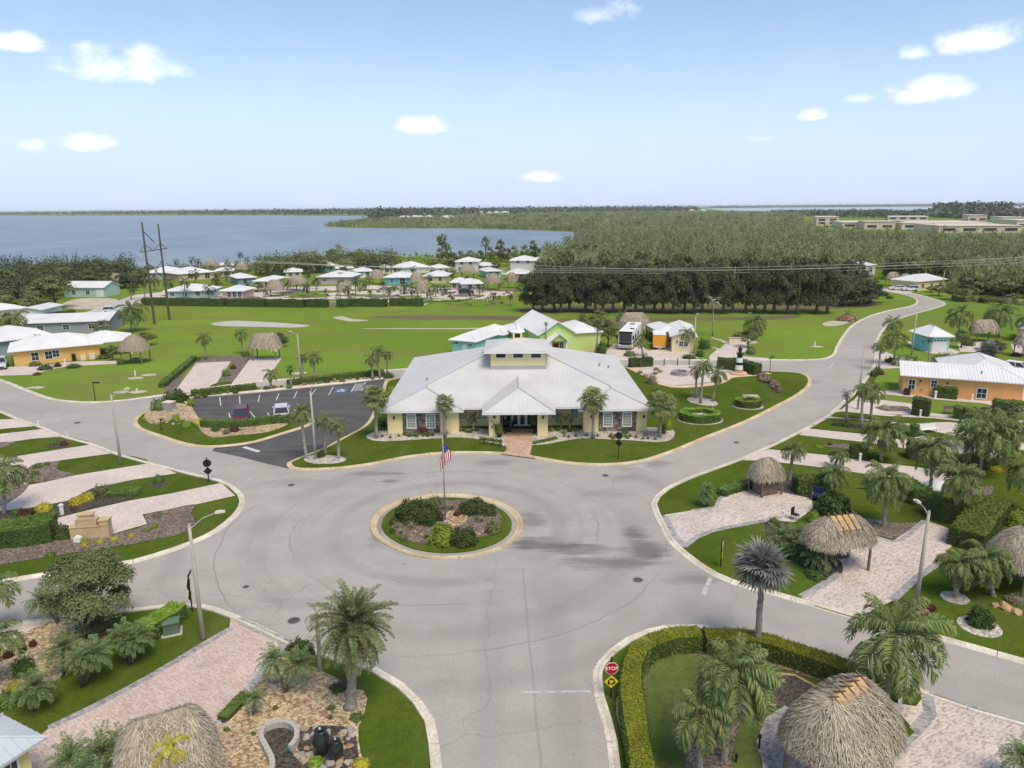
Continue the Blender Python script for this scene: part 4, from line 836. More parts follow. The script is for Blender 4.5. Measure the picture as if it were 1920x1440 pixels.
# ------------------------------------------------------------------ thatched huts
def hut(label, px, wpx, ratio=.75, yaw=0, eave=2.3, rise=2.2, ridge=.35, lod=0, ribs=0, posts=4, group=None, n=2600, bar=False, name='thatched_hut', z0=.03):
    g = G(*px); a = wpx*mpp(g+Vector((0,0,eave)))/2; b_ = a*ratio; root = empty(name, (g.x,g.y,z0), yaw, label, 'thatched hut', group); rg = np.random.default_rng(abs(int(px[0])))
    def surf(u, t):
        ex = np.sign(np.cos(u))*abs(np.cos(u))**.75*a; ey = np.sign(np.sin(u))*abs(np.sin(u))**.75*b_
        rx = np.clip(ex, -a*ridge, a*ridge); s = 1-t
        th_ = t*np.pi/2; sx_ = .45*s+.55*np.cos(th_); zz = .45*t+.55*np.sin(th_)
        return np.stack([rx+(ex-rx)*sx_, ey*sx_, eave+rise*zz-.12*(1-t)**3], -1)
    U, T = (40, 8) if lod == 0 else (18, 4); mb = MB(); grid = []
    for j in range(T+1):
        grid.append(len(mb.v))
        for i in range(U): mb.v.append(tuple(surf(np.array(2*math.pi*i/U), np.array(j/T*.985))))
    low = len(mb.v)
    for i in range(U): p = surf(np.array(2*math.pi*i/U), np.array(.02)); mb.v.append((p[0]*.9, p[1]*.9, p[2]-.12))
    for x, y in [(low, grid[0])]+list(zip(grid, grid[1:])):
        for i in range(U): mb.f.append((x+i, x+(i+1)%U, y+(i+1)%U, y+i)); mb.m.append(0)
    mb.f.append(tuple(grid[-1]+i for i in range(U))); mb.m.append(0)
    roof = mb.build('roof', M['thatch_core'], root)
    k = n if lod == 0 else n//6; sl_ = .32 if lod == 0 else .6; sw = .036 if lod == 0 else .12; n = int(n*1.45)
    u = rg.uniform(0, 2*math.pi, k); t = 1-np.sqrt(rg.uniform(0, 1, k)*.98+.0004); t[:k//9] = rg.uniform(-.02, .03, k//9); t[k//9:k//9+k//4] = rg.uniform(.35, .995, k//4)
    p = surf(u, np.clip(t, 0, 1)); p2 = surf(u+rg.normal(0,.03,k), np.clip(t, 0, 1)-.06)
    dn = p2-p; dn /= np.linalg.norm(dn,axis=1,keepdims=True); outv = np.stack([np.cos(u), np.sin(u), np.full(k,.9)], -1)
    dn = dn+rg.normal(0,.16,(k,3))*[1,1,.5]; dn[:k//9,2] -= .7; dn /= np.linalg.norm(dn,axis=1,keepdims=True)
    sd_ = np.cross(dn, outv); sd_ /= np.linalg.norm(sd_,axis=1,keepdims=True); ln_ = sl_*rg.uniform(.6,1.3,(k,1)); w_ = sw*rg.uniform(.6,1.4,(k,1)); base = p+outv*rg.uniform(.01,.07,(k,1)); tip = base+dn*ln_+outv*.03
    q = np.stack([base-sd_*w_*.5, base+sd_*w_*.5, tip+sd_*w_*.25, tip-sd_*w_*.25], 1)
    o = link('thatch', np_mesh('thatch', q, 4, M['thatch']), root); o['kind'] = 'stuff'
    pr = [(sx*a*.68, sy*b_*.68) for sx in (-1,1) for sy in (-1,1)]
    if posts > 4: pr += [(0, sy*b_*.76) for sy in (-1,1)]
    for x, y in pr:
        mb = MB(); mb.tube([(x,y,0),(x,y,eave+.3)], [.1,.09], 8); mb.build('post', M['wood'], root)
    for sy in (-1,1):
        mb = MB(); mb.tube([(-a*.8,sy*b_*.68,eave-.05),(a*.8,sy*b_*.68,eave-.05)], .07, 6); mb.build('beam', M['wood'], root)
    if ribs:
        L0 = a*ridge+.15; mb = MB(); zt = eave+rise+.06; s_ = 1.0
        for sy in (-1,1): mb.face([(-L0,0,zt+.05),(L0,0,zt+.05),(L0,sy*s_,zt-.62),(-L0,sy*s_,zt-.62)][::sy])
        mb.build('ridge_cover', M['orange_cover'], root)
        for i in range(ribs):
            x = -L0+.1+(2*L0-.2)*i/(ribs-1)
            for sy in (-1,1):
                mb = MB(); mb.tube([(x, -sy*.22, zt+.22),(x, sy*(s_+.45), zt-.85)], .04, 5); mb.build('ridge_pole', M['wood'], root)
    if bar:
        mb = MB(); mb.box((0,0,.5),(a*1.05,b_*1.05,1.0)); mb.build('bar_counter', M['wood'], root); mb = MB(); mb.box((0,0,1.05),(a*1.25,b_*1.25,.07)); mb.build('bar_top', M['bark'], root)
    elif lod == 0:
        mb = MB(); mb.box((0,0,.72),(a*.5,b_*.45,.06)); mb.tube([(0,0,0),(0,0,.7)], .08, 6); mb.build('table', M['wood'], root)
    return root

# ------------------------------------------------------------------ houses
HC = {}
def wallmat(c):
    k = tuple(round(x,3) for x in c)
    if k not in HC: HC[k] = mat('painted_wall', c, tuple(x*.92 for x in c), .7, .8, .08)
    return HC[k]
def window(root, x, y, z, w, h, axis='x', sgn=-1, frame=None, glass=None, bars=(1,1), f=.08):
    """frame, glazing bars and a pane set in a wall; axis = direction the window runs"""
    o = empty('window', (x,y,z), 0 if axis == 'x' else R(90)*(1 if sgn > 0 else -1)); o.parent = root
    if axis == 'x' and sgn > 0: o.rotation_euler.z = math.pi
    mb = MB(); d = .09
    for sx in (-1,1): mb.box((sx*(w/2+f/2), -d/2+.01, h/2), (f, d, h+2*f))
    for zz in (-f/2, h+f/2): mb.box((0,-d/2+.012,zz), (w, d-.004, f))
    for i in range(1, bars[0]+1): mb.box((-w/2+w*i/(bars[0]+1), -.045, h/2), (.035,.05,h))
    for i in range(1, bars[1]+1): mb.box((0,-.043, h*i/(bars[1]+1)), (w,.046,.035))
    mb.build('frame', frame or M['white'], o); mb = MB(); mb.box((0,-.012,h/2), (w,.03,h)); mb.build('pane', glass or M['glass'], o); return o
def roof_ribs(mb, poly, dirv, spacing=.45, hgt=.04, wid=.03):
    """standing seams running down a roof face"""
    P3 = [Vector(p) for p in poly]; nrm = (P3[1]-P3[0]).cross(P3[2]-P3[0]).normalized()
    if nrm.z < 0: nrm = -nrm
    dv = Vector(dirv); dv = (dv-nrm*dv.dot(nrm)).normalized(); ax = nrm.cross(dv)
    s = [p.dot(ax) for p in P3]; x = min(s)+spacing*.5
    while x < max(s)-.05:
        hits = []
        for i in range(len(P3)):
            a, c = P3[i], P3[(i+1)%len(P3)]; sa, sc = a.dot(ax)-x, c.dot(ax)-x
            if sa*sc < 0: hits.append(a.lerp(c, sa/(sa-sc)))
        if len(hits) >= 2:
            hits.sort(key=lambda p: p.dot(dv)); a, c = hits[0]+nrm*.002, hits[-1]+nrm*.002
            if (c-a).length > .25:
                w = ax*wid/2; u = nrm*hgt; k = len(mb.v); mb.v += [tuple(q) for q in (a-w,a+w,c+w,c-w,a-w*.6+u,a+w*.6+u,c+w*.6+u,c-w*.6+u)]
                for f in ((4,5,6,7),(0,1,5,4),(1,2,6,5),(2,3,7,6),(3,0,4,7)): mb.f.append(tuple(k+i for i in f)); mb.m.append(0)
        x += spacing
def add_roof(root, x0, x1, y0, y1, ze, pitch, kind='hip', oh=.45, rm=None, ribs=0, wm=None, name='roof', th=.12):
    """hip or gable roof over a rectangle; kind hip, gx (ridge along x), gy (ridge along y)"""
    rm = rm or M['roof']; X0, X1, Y0, Y1 = x0-oh, x1+oh, y0-oh, y1+oh; w, d = X1-X0, Y1-Y0; mb = MB(); F = []; z = ze-pitch*oh*.4
    c = [(X0,Y0,z),(X1,Y0,z),(X1,Y1,z),(X0,Y1,z)]
    if kind == 'hip':
        if w >= d: r = [(X0+d/2,(Y0+Y1)/2,z+pitch*d/2),(X1-d/2,(Y0+Y1)/2,z+pitch*d/2)]; F = [(c[0],c[1],r[1],r[0]),(c[1],c[2],r[1]),(c[2],c[3],r[0],r[1]),(c[3],c[0],r[0])]
        else: r = [((X0+X1)/2,Y0+w/2,z+pitch*w/2),((X0+X1)/2,Y1-w/2,z+pitch*w/2)]; F = [(c[0],c[1],r[0]),(c[1],c[2],r[1],r[0]),(c[2],c[3],r[1]),(c[3],c[0],r[0],r[1])]
        dirs = [(0,-1,-.3),(1,0,-.3),(0,1,-.3),(-1,0,-.3)]; rl = [r]+[(c[i], r[0] if i in ((0,3) if w >= d else (0,1)) else r[1]) for i in range(4)]
    elif kind == 'gx':
        r = [(X0,(Y0+Y1)/2,z+pitch*d/2),(X1,(Y0+Y1)/2,z+pitch*d/2)]; F = [(c[0],c[1],r[1],r[0]),(c[2],c[3],r[0],r[1])]; dirs = [(0,-1,-.3),(0,1,-.3)]; rl = [r]
        for x in (x0, x1): mb.face([(x,y0,ze-.02),(x,y1,ze-.02),(x,(y0+y1)/2,z+pitch*d/2-.1)], 1)
    else:
        r = [((X0+X1)/2,Y0,z+pitch*w/2),((X0+X1)/2,Y1,z+pitch*w/2)]; F = [(c[1],c[2],r[1],r[0]),(c[3],c[0],r[0],r[1])]; dirs = [(1,0,-.3),(-1,0,-.3)]; rl = [r]
        for y in (y0, y1): mb.face([(x0,y,ze-.02),(x1,y,ze-.02),((x0+x1)/2,y,z+pitch*w/2-.1)], 1)
    for f in F:
        mb.face(f); mb.face([(p[0],p[1],p[2]-th) for p in f][::-1])
    for i in range(4): a, b_ = c[i], c[(i+1)%4]; 
    ed = [(c[i], c[(i+1)%4]) for i in range(4)] if kind == 'hip' else ([(c[0],c[1]),(c[2],c[3]),(c[1],r[1]),(r[1],c[2]),(c[3],r[0]),(r[0],c[0])] if kind == 'gx' else [(c[1],c[2]),(c[3],c[0]),(c[0],r[0]),(r[0],c[1]),(c[2],r[1]),(r[1],c[3])])
    for a, b_ in ed: mb.face([a,(a[0],a[1],a[2]-th),(b_[0],b_[1],b_[2]-th),b_][::-1])
    ro = mb.build(name, [rm, wm or M['white']], root)
    if ribs:
        rb = MB()
        for f, dv in zip(F, dirs): roof_ribs(rb, f, dv, ribs)
        if rb.v and rm is M['roof_blue']:                     # near roof: every seam can be told apart
            for k in range(0, len(rb.v), 8): sm = MB(); sm.v = rb.v[k:k+8]; sm.f = [tuple(i-k for i in f) for f in rb.f[k//8*5:k//8*5+5]]; sm.m = [0]*5; sm.build('roof_seam', rm, ro)
        elif rb.v: rb.build('roof_seam', rm, ro)['kind'] = 'stuff'
        cp = MB()
        for a, b_ in rl: cp.tube([a, b_], .07, 5)
        cp.build('ridge_cap', rm, ro)
    return ro
def house(label, pl, pr, depth, wc, hgt=2.7, pitch=.36, kind='hip', wins=(), rm=None, ribs=0, oh=.45, name='house', cat='house', group=None, doors=(), lod=0):
    """pl, pr: photo pixels of the two front ground corners; windows (x fraction, width, height, sill, side)"""
    a, b_ = (q if isinstance(q, Vector) else G(*q) for q in (pl, pr)); w = (b_-a).length; yaw = math.atan2(b_.y-a.y, b_.x-a.x); root = empty(name, a, yaw, label, cat, group); wm = wallmat(wc)
    mb = MB(); mb.box2(0,w,0,depth,0,hgt); mb.build('wall', wm, root)
    add_roof(root, 0, w, 0, depth, hgt, pitch, kind, oh, rm, ribs, wm)
    mb = MB()
    for x in (-oh,): pass
    for it in wins:
        fx, ww, wh, sill = it[:4]; side = it[4] if len(it) > 4 else 'f'
        if side == 'f': window(root, w*fx, -.005, sill, ww, wh, 'x', -1)
        elif side == 'r': window(root, w+.005, depth*fx, sill, ww, wh, 'y', 1)
        else: window(root, -.005, depth*fx, sill, ww, wh, 'y', -1)
    for it in doors:
        fx, ww, wh, c = it[:4]; side = it[4] if len(it) > 4 else 'f'; mb = MB(); x, y = (w*fx, -.04) if side == 'f' else (w+.04, depth*fx) if side == 'r' else (-.04, depth*fx)
        sz = (ww,.08,wh) if side == 'f' else (.08,ww,wh); mb.box((x,y,wh/2+.02), sz)
        if ww > 2:
            for i in range(1,4): mb.box((x, y, wh*i/4), (ww*1.0 if side == 'f' else .1, .1 if side == 'f' else ww, .03))
        dd = mb.build('garage_door' if ww > 2 else 'door', wallmat(c), root)
        if ww <= 2: mb = MB(); mb.box((x+(ww*.36 if side == 'f' else 0), y+(0 if side == 'f' else ww*.36), 1.0), (.16,.18,.06) if side == 'f' else (.18,.16,.06)); mb.build('handle', M['metal'], dd)
    return root
def wing(root, x0, x1, y0, y1, h, pitch, kind, wc, rm=None, ribs=0, oh=.4):
    mb = MB(); mb.box2(x0,x1,y0,y1,0.0,h); mb.build('wing_wall', wallmat(wc), root); add_roof(root, x0,x1,y0,y1,h,pitch,kind,oh,rm,ribs,wallmat(wc),'wing_roof')

# ------------------------------------------------------------------ vehicles
RUB = mat('tyre_rubber', (.02,.02,.02), rough=.9); LAMP = mat('lamp_glass', (.75,.75,.72), rough=.15); TAIL = mat('tail_lamp', (.35,.03,.02), rough=.2)
def wheels(root, xs, ys, r=.34, w=.22):
    for x in xs:
        for y in ys:
            o = empty('wheel', (x,y,r)); o.parent = root; mb = MB(); mb.tube([(0,-w/2,0),(0,-w/2+.02,0),(0,w/2-.02,0),(0,w/2,0)], [r*.94,r,r,r*.94], 16); mb.build('tyre', RUB, o, False)
            mb = MB(); s = 1 if y > 0 else -1; mb.tube([(0,0,0),(0,s*(w/2+.012),0)], [r*.6,r*.56], 12); mb.build('rim', M['metal'], o)
def car(label, px, yaw, c, kind='sedan', group=None, cat='car', length=4.6, lod=0):
    g = G(*px); root = empty('parked_car', (g.x,g.y,.03), yaw, label, cat, group); pm = mat('car_paint', c, tuple(x*.95 for x in c), 1, .3, spec=.6); Lh = length/2; W = .9
    suv = kind != 'sedan'; prof = [(-Lh,.35),(-Lh-.02,.7),(-Lh+.1,.95 if not suv else 1.05),(-Lh*.55,1.0 if not suv else 1.08),(Lh*.42,.98 if not suv else 1.08),(Lh*.93,.82 if not suv else .95),(Lh,.62),(Lh-.02,.35)]
    mb = MB(); n = len(prof)
    secs = [(-W+.02,.94),(-W,1.0),(W,1.0),(W-.02,.94)]
    rows = []
    for y, s in [(-W,.97),(-W-.03,1.0),(W+.03,1.0),(W,.97)]:
        rows.append(len(mb.v)); mb.v += [(x*s, y if abs(y) > W else y*.98, z*(1 if z < .6 else (s*.5+.5))) for x, z in prof]
    for a, b_ in zip(rows, rows[1:]):
        for i in range(n): mb.f.append((a+i, a+(i+1)%n, b_+(i+1)%n, b_+i)); mb.m.append(0)
    mb.f.append(tuple(rows[0]+n-1-i for i in range(n))); mb.m.append(0); mb.f.append(tuple(rows[-1]+i for i in range(n))); mb.m.append(0)
    mb.build('body', pm, root)
    zt = 1.45 if not suv else 1.72; zb = 1.0 if not suv else 1.07; xr = -Lh*.86 if suv else -Lh*.62; xb = -Lh*.93 if suv else -Lh*.8
    B = [(xb,zb),(Lh*.40,zb)]; Tt = [(xr+.15,zt-.05),(Lh*.05,zt-.05)]; mb = MB(); k = 0
    v = [(B[0][0],-W+.04,zb),(B[1][0],-W+.04,zb),(B[1][0],W-.04,zb),(B[0][0],W-.04,zb),(Tt[0][0],-W+.2,zt-.05),(Tt[1][0],-W+.2,zt-.05),(Tt[1][0],W-.2,zt-.05),(Tt[0][0],W-.2,zt-.05)]
    mb.v = v; mb.f = [(0,1,5,4),(1,2,6,5),(2,3,7,6),(3,0,4,7),(4,5,6,7)]; mb.m = [0]*5; mb.build('window_glass', M['glass'], root)
    mb = MB(); t = [(Tt[0][0]-.03,-W+.18),(Tt[1][0]+.03,-W+.18),(Tt[1][0]+.03,W-.18),(Tt[0][0]-.03,W-.18)]; mb.prism(t, zt-.06, zt); mb.build('roof', pm, root)
    mb = MB()
    for y in (-1,1):
        mb.tube([(B[1][0],y*(W-.04),zb),(Tt[1][0],y*(W-.19),zt-.03)], .04, 4); mb.tube([(B[0][0],y*(W-.04),zb),(Tt[0][0],y*(W-.19),zt-.03)], .06, 4); xm = (xb+Lh*.4)*.45; mb.tube([(xm,y*(W-.03),zb),(xm-.05,y*(W-.18),zt-.03)], .04, 4)
    mb.build('pillars', pm, root)
    for y in (-1,1):
        mb = MB(); mb.box((Lh*.955,y*.62,.70),(.12,.36,.15)); mb.build('headlight', LAMP, root); mb = MB(); mb.box((-Lh-.0,y*.7,.80),(.1,.2,.2)); mb.build('tail_light', TAIL, root); mb = MB(); mb.box((Lh*.33,y*(W+.1),zb+.06),(.14,.18,.13)); mb.build('mirror', pm, root)
    mb = MB(); mb.box((Lh*.985,0,.5),(.1,1.3,.16)); mb.build('grille', M['black'], root)
    wheels(root, (-Lh*.62, Lh*.62), (-W+.06, W-.06), .36 if suv else .32); return root
# ------------------------------------------------------------------ clubhouse
YEL = M['yellow']
cl_ = empty('clubhouse', (0.5, 79, 0), 0, 'large pale yellow clubhouse with grey metal hip roof and cupola', 'clubhouse')
def cb_(mb, name, m, parent=None, smooth=False):
    o = mb.build(name, m, parent or cl_, smooth)
    if not parent: o.matrix_parent_inverse = cl_.matrix_world.inverted() if False else Matrix.Translation((-.5,-79,0))
    return o
ZE, SL = 2.85, .33; XL, XR = -14.9, 15.9; YF, YB, YW = 79.5, 108.5, 78.3
mb = MB(); mb.box2(-14.2,15.3,81.4,107.6,0,2.8); cb_(mb, 'wall', YEL)
mb = MB(); mb.box2(-14.2,-6.1,78.9,81.39,0,2.8); cb_(mb, 'wing_wall', YEL); mb = MB(); mb.box2(8.1,15.3,78.9,81.39,0,2.8); cb_(mb, 'wing_wall', YEL)
for x0, x1 in ((-12.45,-8.25),(9.85,14.1)): mb = MB(); mb.box2(x0,x1,78.8,78.899,.1,2.72); cb_(mb, 'stone_facing', M['stone'])
def cwin(x, y, z, w, h, bars, glass=None):
    root = empty('window', (x,y,z)); root.parent = cl_; root.matrix_parent_inverse = Matrix.Translation((-.5,-79,0)); f = .09; mb = MB()
    for sx in (-1,1): mb.box((sx*(w/2+f/2), -.04, h/2), (f,.1,h+2*f))
    for zz in (-f/2,h+f/2): mb.box((0,-.038,zz),(w,.096,f))
    for i in range(1,bars[0]+1): mb.box((-w/2+w*i/(bars[0]+1),-.03,h/2),(.03,.05,h))
    for i in range(1,bars[1]+1): mb.box((0,-.028,h*i/(bars[1]+1)),(w,.046,.03))
    mb.build('frame', M['white'], root); mb = MB(); mb.box((0,-.005,h/2),(w,.02,h)); mb.build('pane', glass or M['glass_green'], root)
for px in (771.5, 807.5, 1139.5, 1175.5): cwin(AY(px,790,78.8).x, 78.8, .75, .92, 1.55, (2,4))
for px in (869, 905, 1041.5, 1077): cwin(AY(px,783,81.4).x, 81.4, 1.0, .85, 1.45, (2,4), M['glass_green'])
for x0, x1 in ((-2.62,-1.42),(2.81,3.95)): mb = MB(); mb.box2(x0,x1,77.2,78.4,0,3.0); cb_(mb, 'pillar', YEL)
for x in (-6.0,7.6): pass
mb = MB(); mb.box2(-2.9,4.25,77.0,77.2,2.72,3.0); mb.box2(-2.9,-2.7,77.2,81.4,2.72,3.0); mb.box2(4.05,4.25,77.2,81.4,2.72,3.0); cb_(mb, 'porch_beam', M['white'])
for i in range(4):
    x = .0+i*.82-.45; mb = MB()
    for dx in (-.33,.33): mb.box((x+dx,81.34,1.13),(.17,.08,2.2))
    for z in (.15,2.14): mb.box((x,81.34,z),(.5,.078,.22))
    d = cb_(mb, 'door', M['white']); mb = MB(); mb.box((x,81.37,1.1),(.58,.04,1.9)); o = mb.build('door_glass', M['glass'], d); mb = MB(); mb.box((x+(.3 if i % 2 == 0 else -.3),81.27,1.0),(.04,.06,.2)); mb.build('handle', M['metal'], d)
for x0, x1 in ((-1.3,-.95),(2.6,3.6)): mb = MB(); mb.box2(x0,x1,81.3,81.399,.1,2.3); cb_(mb, 'side_light', M['glass'])
for px in ((739,783),(836,782),(927,782),(1018,782),(1109,781),(1207,781)):
    y = 77.2 if px[0] in (927,1018) else 78.9; p = AY(px[0],px[1],y); mb = MB(); mb.box((p.x,y-.06,p.z+.14),(.1,.12,.1)); mb.lathe([(.05,-.16),(.1,-.1),(.12,.1),(.03,.17)],8,(p.x,y-.14,p.z)); cb_(mb, 'wall_lamp', M['black'])
# roof planes
zL = lambda x: ZE+SL*(x-XL); zR = lambda x: ZE+SL*(XR-x); zF = lambda y: ZE+SL*(y-YF); half = (YB-YF)/2; zt = ZE+SL*half
aL, aR = (XL+half,YF+half,zt), (XR-half,YF+half,zt)
XWL, XWR = -5.5, 7.5; hwL = (XWL-XL)/2; hwR = (XR-XWR)/2
apL = (XL+hwL, YW+hwL, ZE+SL*hwL); apL2 = (XL+hwL, YF+hwL, ZE+SL*hwL); apR = (XR-hwR, YW+hwR, ZE+SL*hwR); apR2 = (XR-hwR, YF+hwR, ZE+SL*hwR)
faces = [('roof', [(XL,YW,ZE),apL,apL2,aL,(XL,YB,ZE)], (-1,0,-.3)), ('roof', [(XR,YW,ZE),(XR,YB,ZE),aR,apR2,apR], (1,0,-.3)), ('roof', [(XWL,YF,ZE),(XWR,YF,ZE),apR2,aR,aL,apL2], (0,-1,-.3)), ('roof', [(XL,YB,ZE),aL,aR,(XR,YB,ZE)], (0,1,-.3)),
         ('wing_roof', [(XL,YW,ZE),(XWL,YW,ZE),apL], (0,-1,-.3)), ('wing_roof', [(XWL,YW,ZE),(XWL,YF,ZE),apL2,apL], (1,0,-.3)), ('wing_roof', [(XWR,YW,ZE),(XR,YW,ZE),apR], (0,-1,-.3)), ('wing_roof', [(XWR,YF,ZE),(XWR,YW,ZE),apR,apR2], (-1,0,-.3))]
EX0, EX1, EY, EZ = -3.3, 4.75, 76.3, 3.12; ex = (EX0+EX1)/2; ap = (ex, EY+3.9, AY(973,727,EY+3.9).z); apb = (ex, YF+(ap[2]-ZE)/SL, ap[2]); yb = YF+(EZ-ZE)/SL
faces += [('porch_roof', [(EX0,EY,EZ),(EX1,EY,EZ),ap], (0,-1,-.3)), ('porch_roof', [(EX1,EY,EZ),(EX1,yb,EZ),apb,ap], (1,0,-.3)), ('porch_roof', [(EX0,yb,EZ),(EX0,EY,EZ),ap,apb], (-1,0,-.3))]
for nm, f, dv in faces:
    mb = MB(); V_ = [Vector(p) for p in f]; nn_ = (V_[1]-V_[0]).cross(V_[2]-V_[0])
    if nn_.z < 0: f = f[::-1]
    mb.face(f); mb.face([(p[0],p[1],p[2]-.14) for p in f][::-1]); o = cb_(mb, nm, M['roof_club']); rb = MB(); roof_ribs(rb, f, dv, .48, .018, .028); r_ = rb.build('roof_seam', M['roof_club'], o); r_['kind'] = 'stuff'
mb = MB()
for a, c in ((aL,apL2),(aR,apR2),(aL,aR),((XL,YW,ZE),apL),((XWL,YW,ZE),apL),((XR,YW,ZE),apR),((XWR,YW,ZE),apR),(apL,apL2),(apR,apR2),((EX0,EY,EZ),ap),((EX1,EY,EZ),ap),(ap,apb)): mb.tube([Vector(a)+Vector((0,0,.02)), Vector(c)+Vector((0,0,.02))], .075, 5)
cb_(mb, 'ridge_cap', M['flash'])
mb = MB()
def fas(a, c, z, h=.2):
    dx, dy = c[0]-a[0], c[1]-a[1]; l = math.hypot(dx,dy); mb.box(((a[0]+c[0])/2,(a[1]+c[1])/2,z-.12), (l+.05,.06,h), 0, math.atan2(dy,dx))
for a, c, z in (((XL,YW),(XWL,YW),ZE),((XWL,YF),(XWR,YF),ZE),((XWR,YW),(XR,YW),ZE),((XL,YW),(XL,YB),ZE),((XR,YW),(XR,YB),ZE),((EX0,EY),(EX1,EY),EZ),((EX0,EY),(EX0,yb),EZ),((EX1,EY),(EX1,yb),EZ),((XWL,YW),(XWL,YF),ZE),((XWR,YW),(XWR,YF),ZE)): fas(a, c, z)
cb_(mb, 'fascia', M['white'])
for a in ((801,713),(1141,690),(1124,686)):
    d = ray(*a); best = min((abs(CAMH+d[2]/d[1]*y-min(zF(y),zL(d[0]/d[1]*y),zR(d[0]/d[1]*y))), y) for y in np.arange(80,105,.1)); y = best[1]; x = d[0]/d[1]*y; z = min(zF(y),zL(x),zR(x)); mb = MB(); mb.tube([(x,y,z-.05),(x,y,z+.3)], .12, 8); mb.tube([(x,y,z+.3),(x,y,z+.38)], [.2,.16], 8); cb_(mb, 'vent_pipe', M['metal'])
cx0, cx1, cy0 = AY(920,680,87.6).x, AY(1022,680,87.6).x, 87.6; cy1 = cy0+(cx1-cx0); cz = AY(971,660,cy0-.75).z; cxm, cym = (cx0+cx1)/2, (cy0+cy1)/2
mb = MB(); mb.box2(cx0,cx1,cy0,cy1,5.2,cz); cb_(mb, 'cupola_wall', YEL)
mb = MB(); mb.box2(cx0-.08,cx1+.08,cy0-.08,cy1+.08,5.4,AY(971,686,cy0).z+.02); cb_(mb, 'cupola_flashing', M['flash'])
for px in (939,971.5,1005): cwin(AY(px,666,cy0).x, cy0, AY(px,670.5,cy0).z, 1.2, .5, (0,0), M['glass'])
o_ = .75; ze = cz+.02; za = AY(973,632,cym).z; e = [(cx0-o_,cy0-o_,ze),(cx1+o_,cy0-o_,ze),(cx1+o_,cy1+o_,ze),(cx0-o_,cy1+o_,ze)]; apx = (cxm,cym,za)
for i, dv in enumerate(((0,-1,-.3),(1,0,-.3),(0,1,-.3),(-1,0,-.3))):
    f = [e[i],e[(i+1)%4],apx]; mb = MB(); mb.face(f); mb.face([(p[0],p[1],p[2]-.16) for p in f][::-1]); o = cb_(mb, 'cupola_roof', M['roof_club']); rb = MB(); roof_ribs(rb, f, dv, .48, .018, .028); rb.build('roof_seam', M['roof_club'], o)['kind'] = 'stuff'
mb = MB(); mb.box((cxm,cy0-o_,ze-.12),(cx1-cx0+1.5,.06,.2)); mb.box((cx0-o_,cym,ze-.12),(.06,cy1-cy0+1.5,.2)); mb.box((cx1+o_,cym,ze-.12),(.06,cy1-cy0+1.5,.2)); cb_(mb, 'fascia', M['white'])
mb = MB(); mb.box((cxm,cym,za+.1),(1.15,1.15,1.1)); cb_(mb, 'lantern', YEL); mb = MB(); mb.box((cxm,cym-.58,za+.3),(.7,.04,.5)); mb.box((cxm+.58,cym,za+.3),(.04,.7,.5)); cb_(mb, 'louvre', M['dark'])
zz = za+.62; mb = MB(); mb.lathe([(.95,zz),(.95,zz+.08),(.45,zz+.4),(.18,zz+.85),(.03,zz+1.3)],4,(cxm,cym,0)); cb_(mb, 'spire', M['white'])
# things at the entry
g = AY(952,800,79.6); cart = empty('golf_cart', (g.x,79.8,.13), R(80), 'dark golf cart parked under the clubhouse porch', 'golf cart'); mb = MB(); mb.box((0,0,.45),(2.1,1.1,.3)); mb.box((.8,0,.7),(.35,1.0,.4)); mb.build('body', M['black'], cart); mb = MB(); mb.box((-.2,0,.75),(.5,1.0,.16)); mb.box((-.48,0,1.0),(.12,1.0,.5)); mb.build('seat', M['dark'], cart); mb = MB(); mb.box((0,0,1.85),(1.7,1.1,.06)); mb.build('canopy', M['black'], cart)
for x in (-.7,.7):
    for y in (-.5,.5): mb = MB(); mb.tube([(x,y,.6),(x*.9,y,1.85)], .025, 5); mb.build('post', M['metal'], cart)
wheels(cart, (-.7,.7), (-.48,.48), .22, .18)
for px, lab in ((937,'tall dark potted plant by the left side of the clubhouse porch'),(1000,'dark potted shrub with pale flowers at the right of the clubhouse door')):
    p = G(px, 812); o = empty('potted_plant', (AY(px,806,80).x, 80.2 if px > 950 else 77, .13), 0, lab, 'plant'); mb = MB(); mb.lathe([(.2,0),(.3,.45),(.32,.5)],10); mb.build('pot', M['black'], o); s_ = link('foliage', shrub_mesh('shrub', 1), o); s_.location = (0,0,.45); s_.scale = (.55,.55,1.2)

# ------------------------------------------------------------------ flagpole with flag
g = G(835,978,.12); fp = empty('flagpole', g, 0, 'tall metal flagpole standing in the roundabout island', 'flagpole'); top = AY(827,822,g.y)
mb = MB(); mb.tube([(0,0,0),(0,0,top.z*.6),(0,0,top.z)], [.06,.05,.03], 8); mb.build('pole', M['metal'], fp, True); mb = MB(); mb.lathe([(.01,0),(.07,.05),(.07,.1),(.01,.14)],8,(0,0,top.z)); mb.build('finial', M['metal'], fp); mb = MB(); mb.lathe([(.18,0),(.18,.05),(.1,.12)],10); mb.build('base', M['metal'], fp)
FW, FH = 2.5, 1.6   # hanging, flown length FW droops down
fl = empty('flag', (g.x-.07,g.y,top.z-.15), 0, 'drooping american flag of red and white stripes on the pole', 'flag')
RED = mat('flag_red', (.50,.025,.04), rough=.8); WHT = mat('flag_white', (.78,.77,.75), rough=.8); BLU = mat('flag_blue', (.03,.05,.22), rough=.8)
def fpos(u, v):   # u along fly 0..1, v down hoist 0..1
    d = u*FW; x = .02+.40*math.sin(u*2.2)+.10*math.sin(v*5+u*3)*u; y = .16*math.sin(v*9+u*2)*u+.04*u
    return (x*.8-.85*(v-.30)*min(1,u*2.0)+.05, y, -v*FH*.5-d*.72)
NU = 10
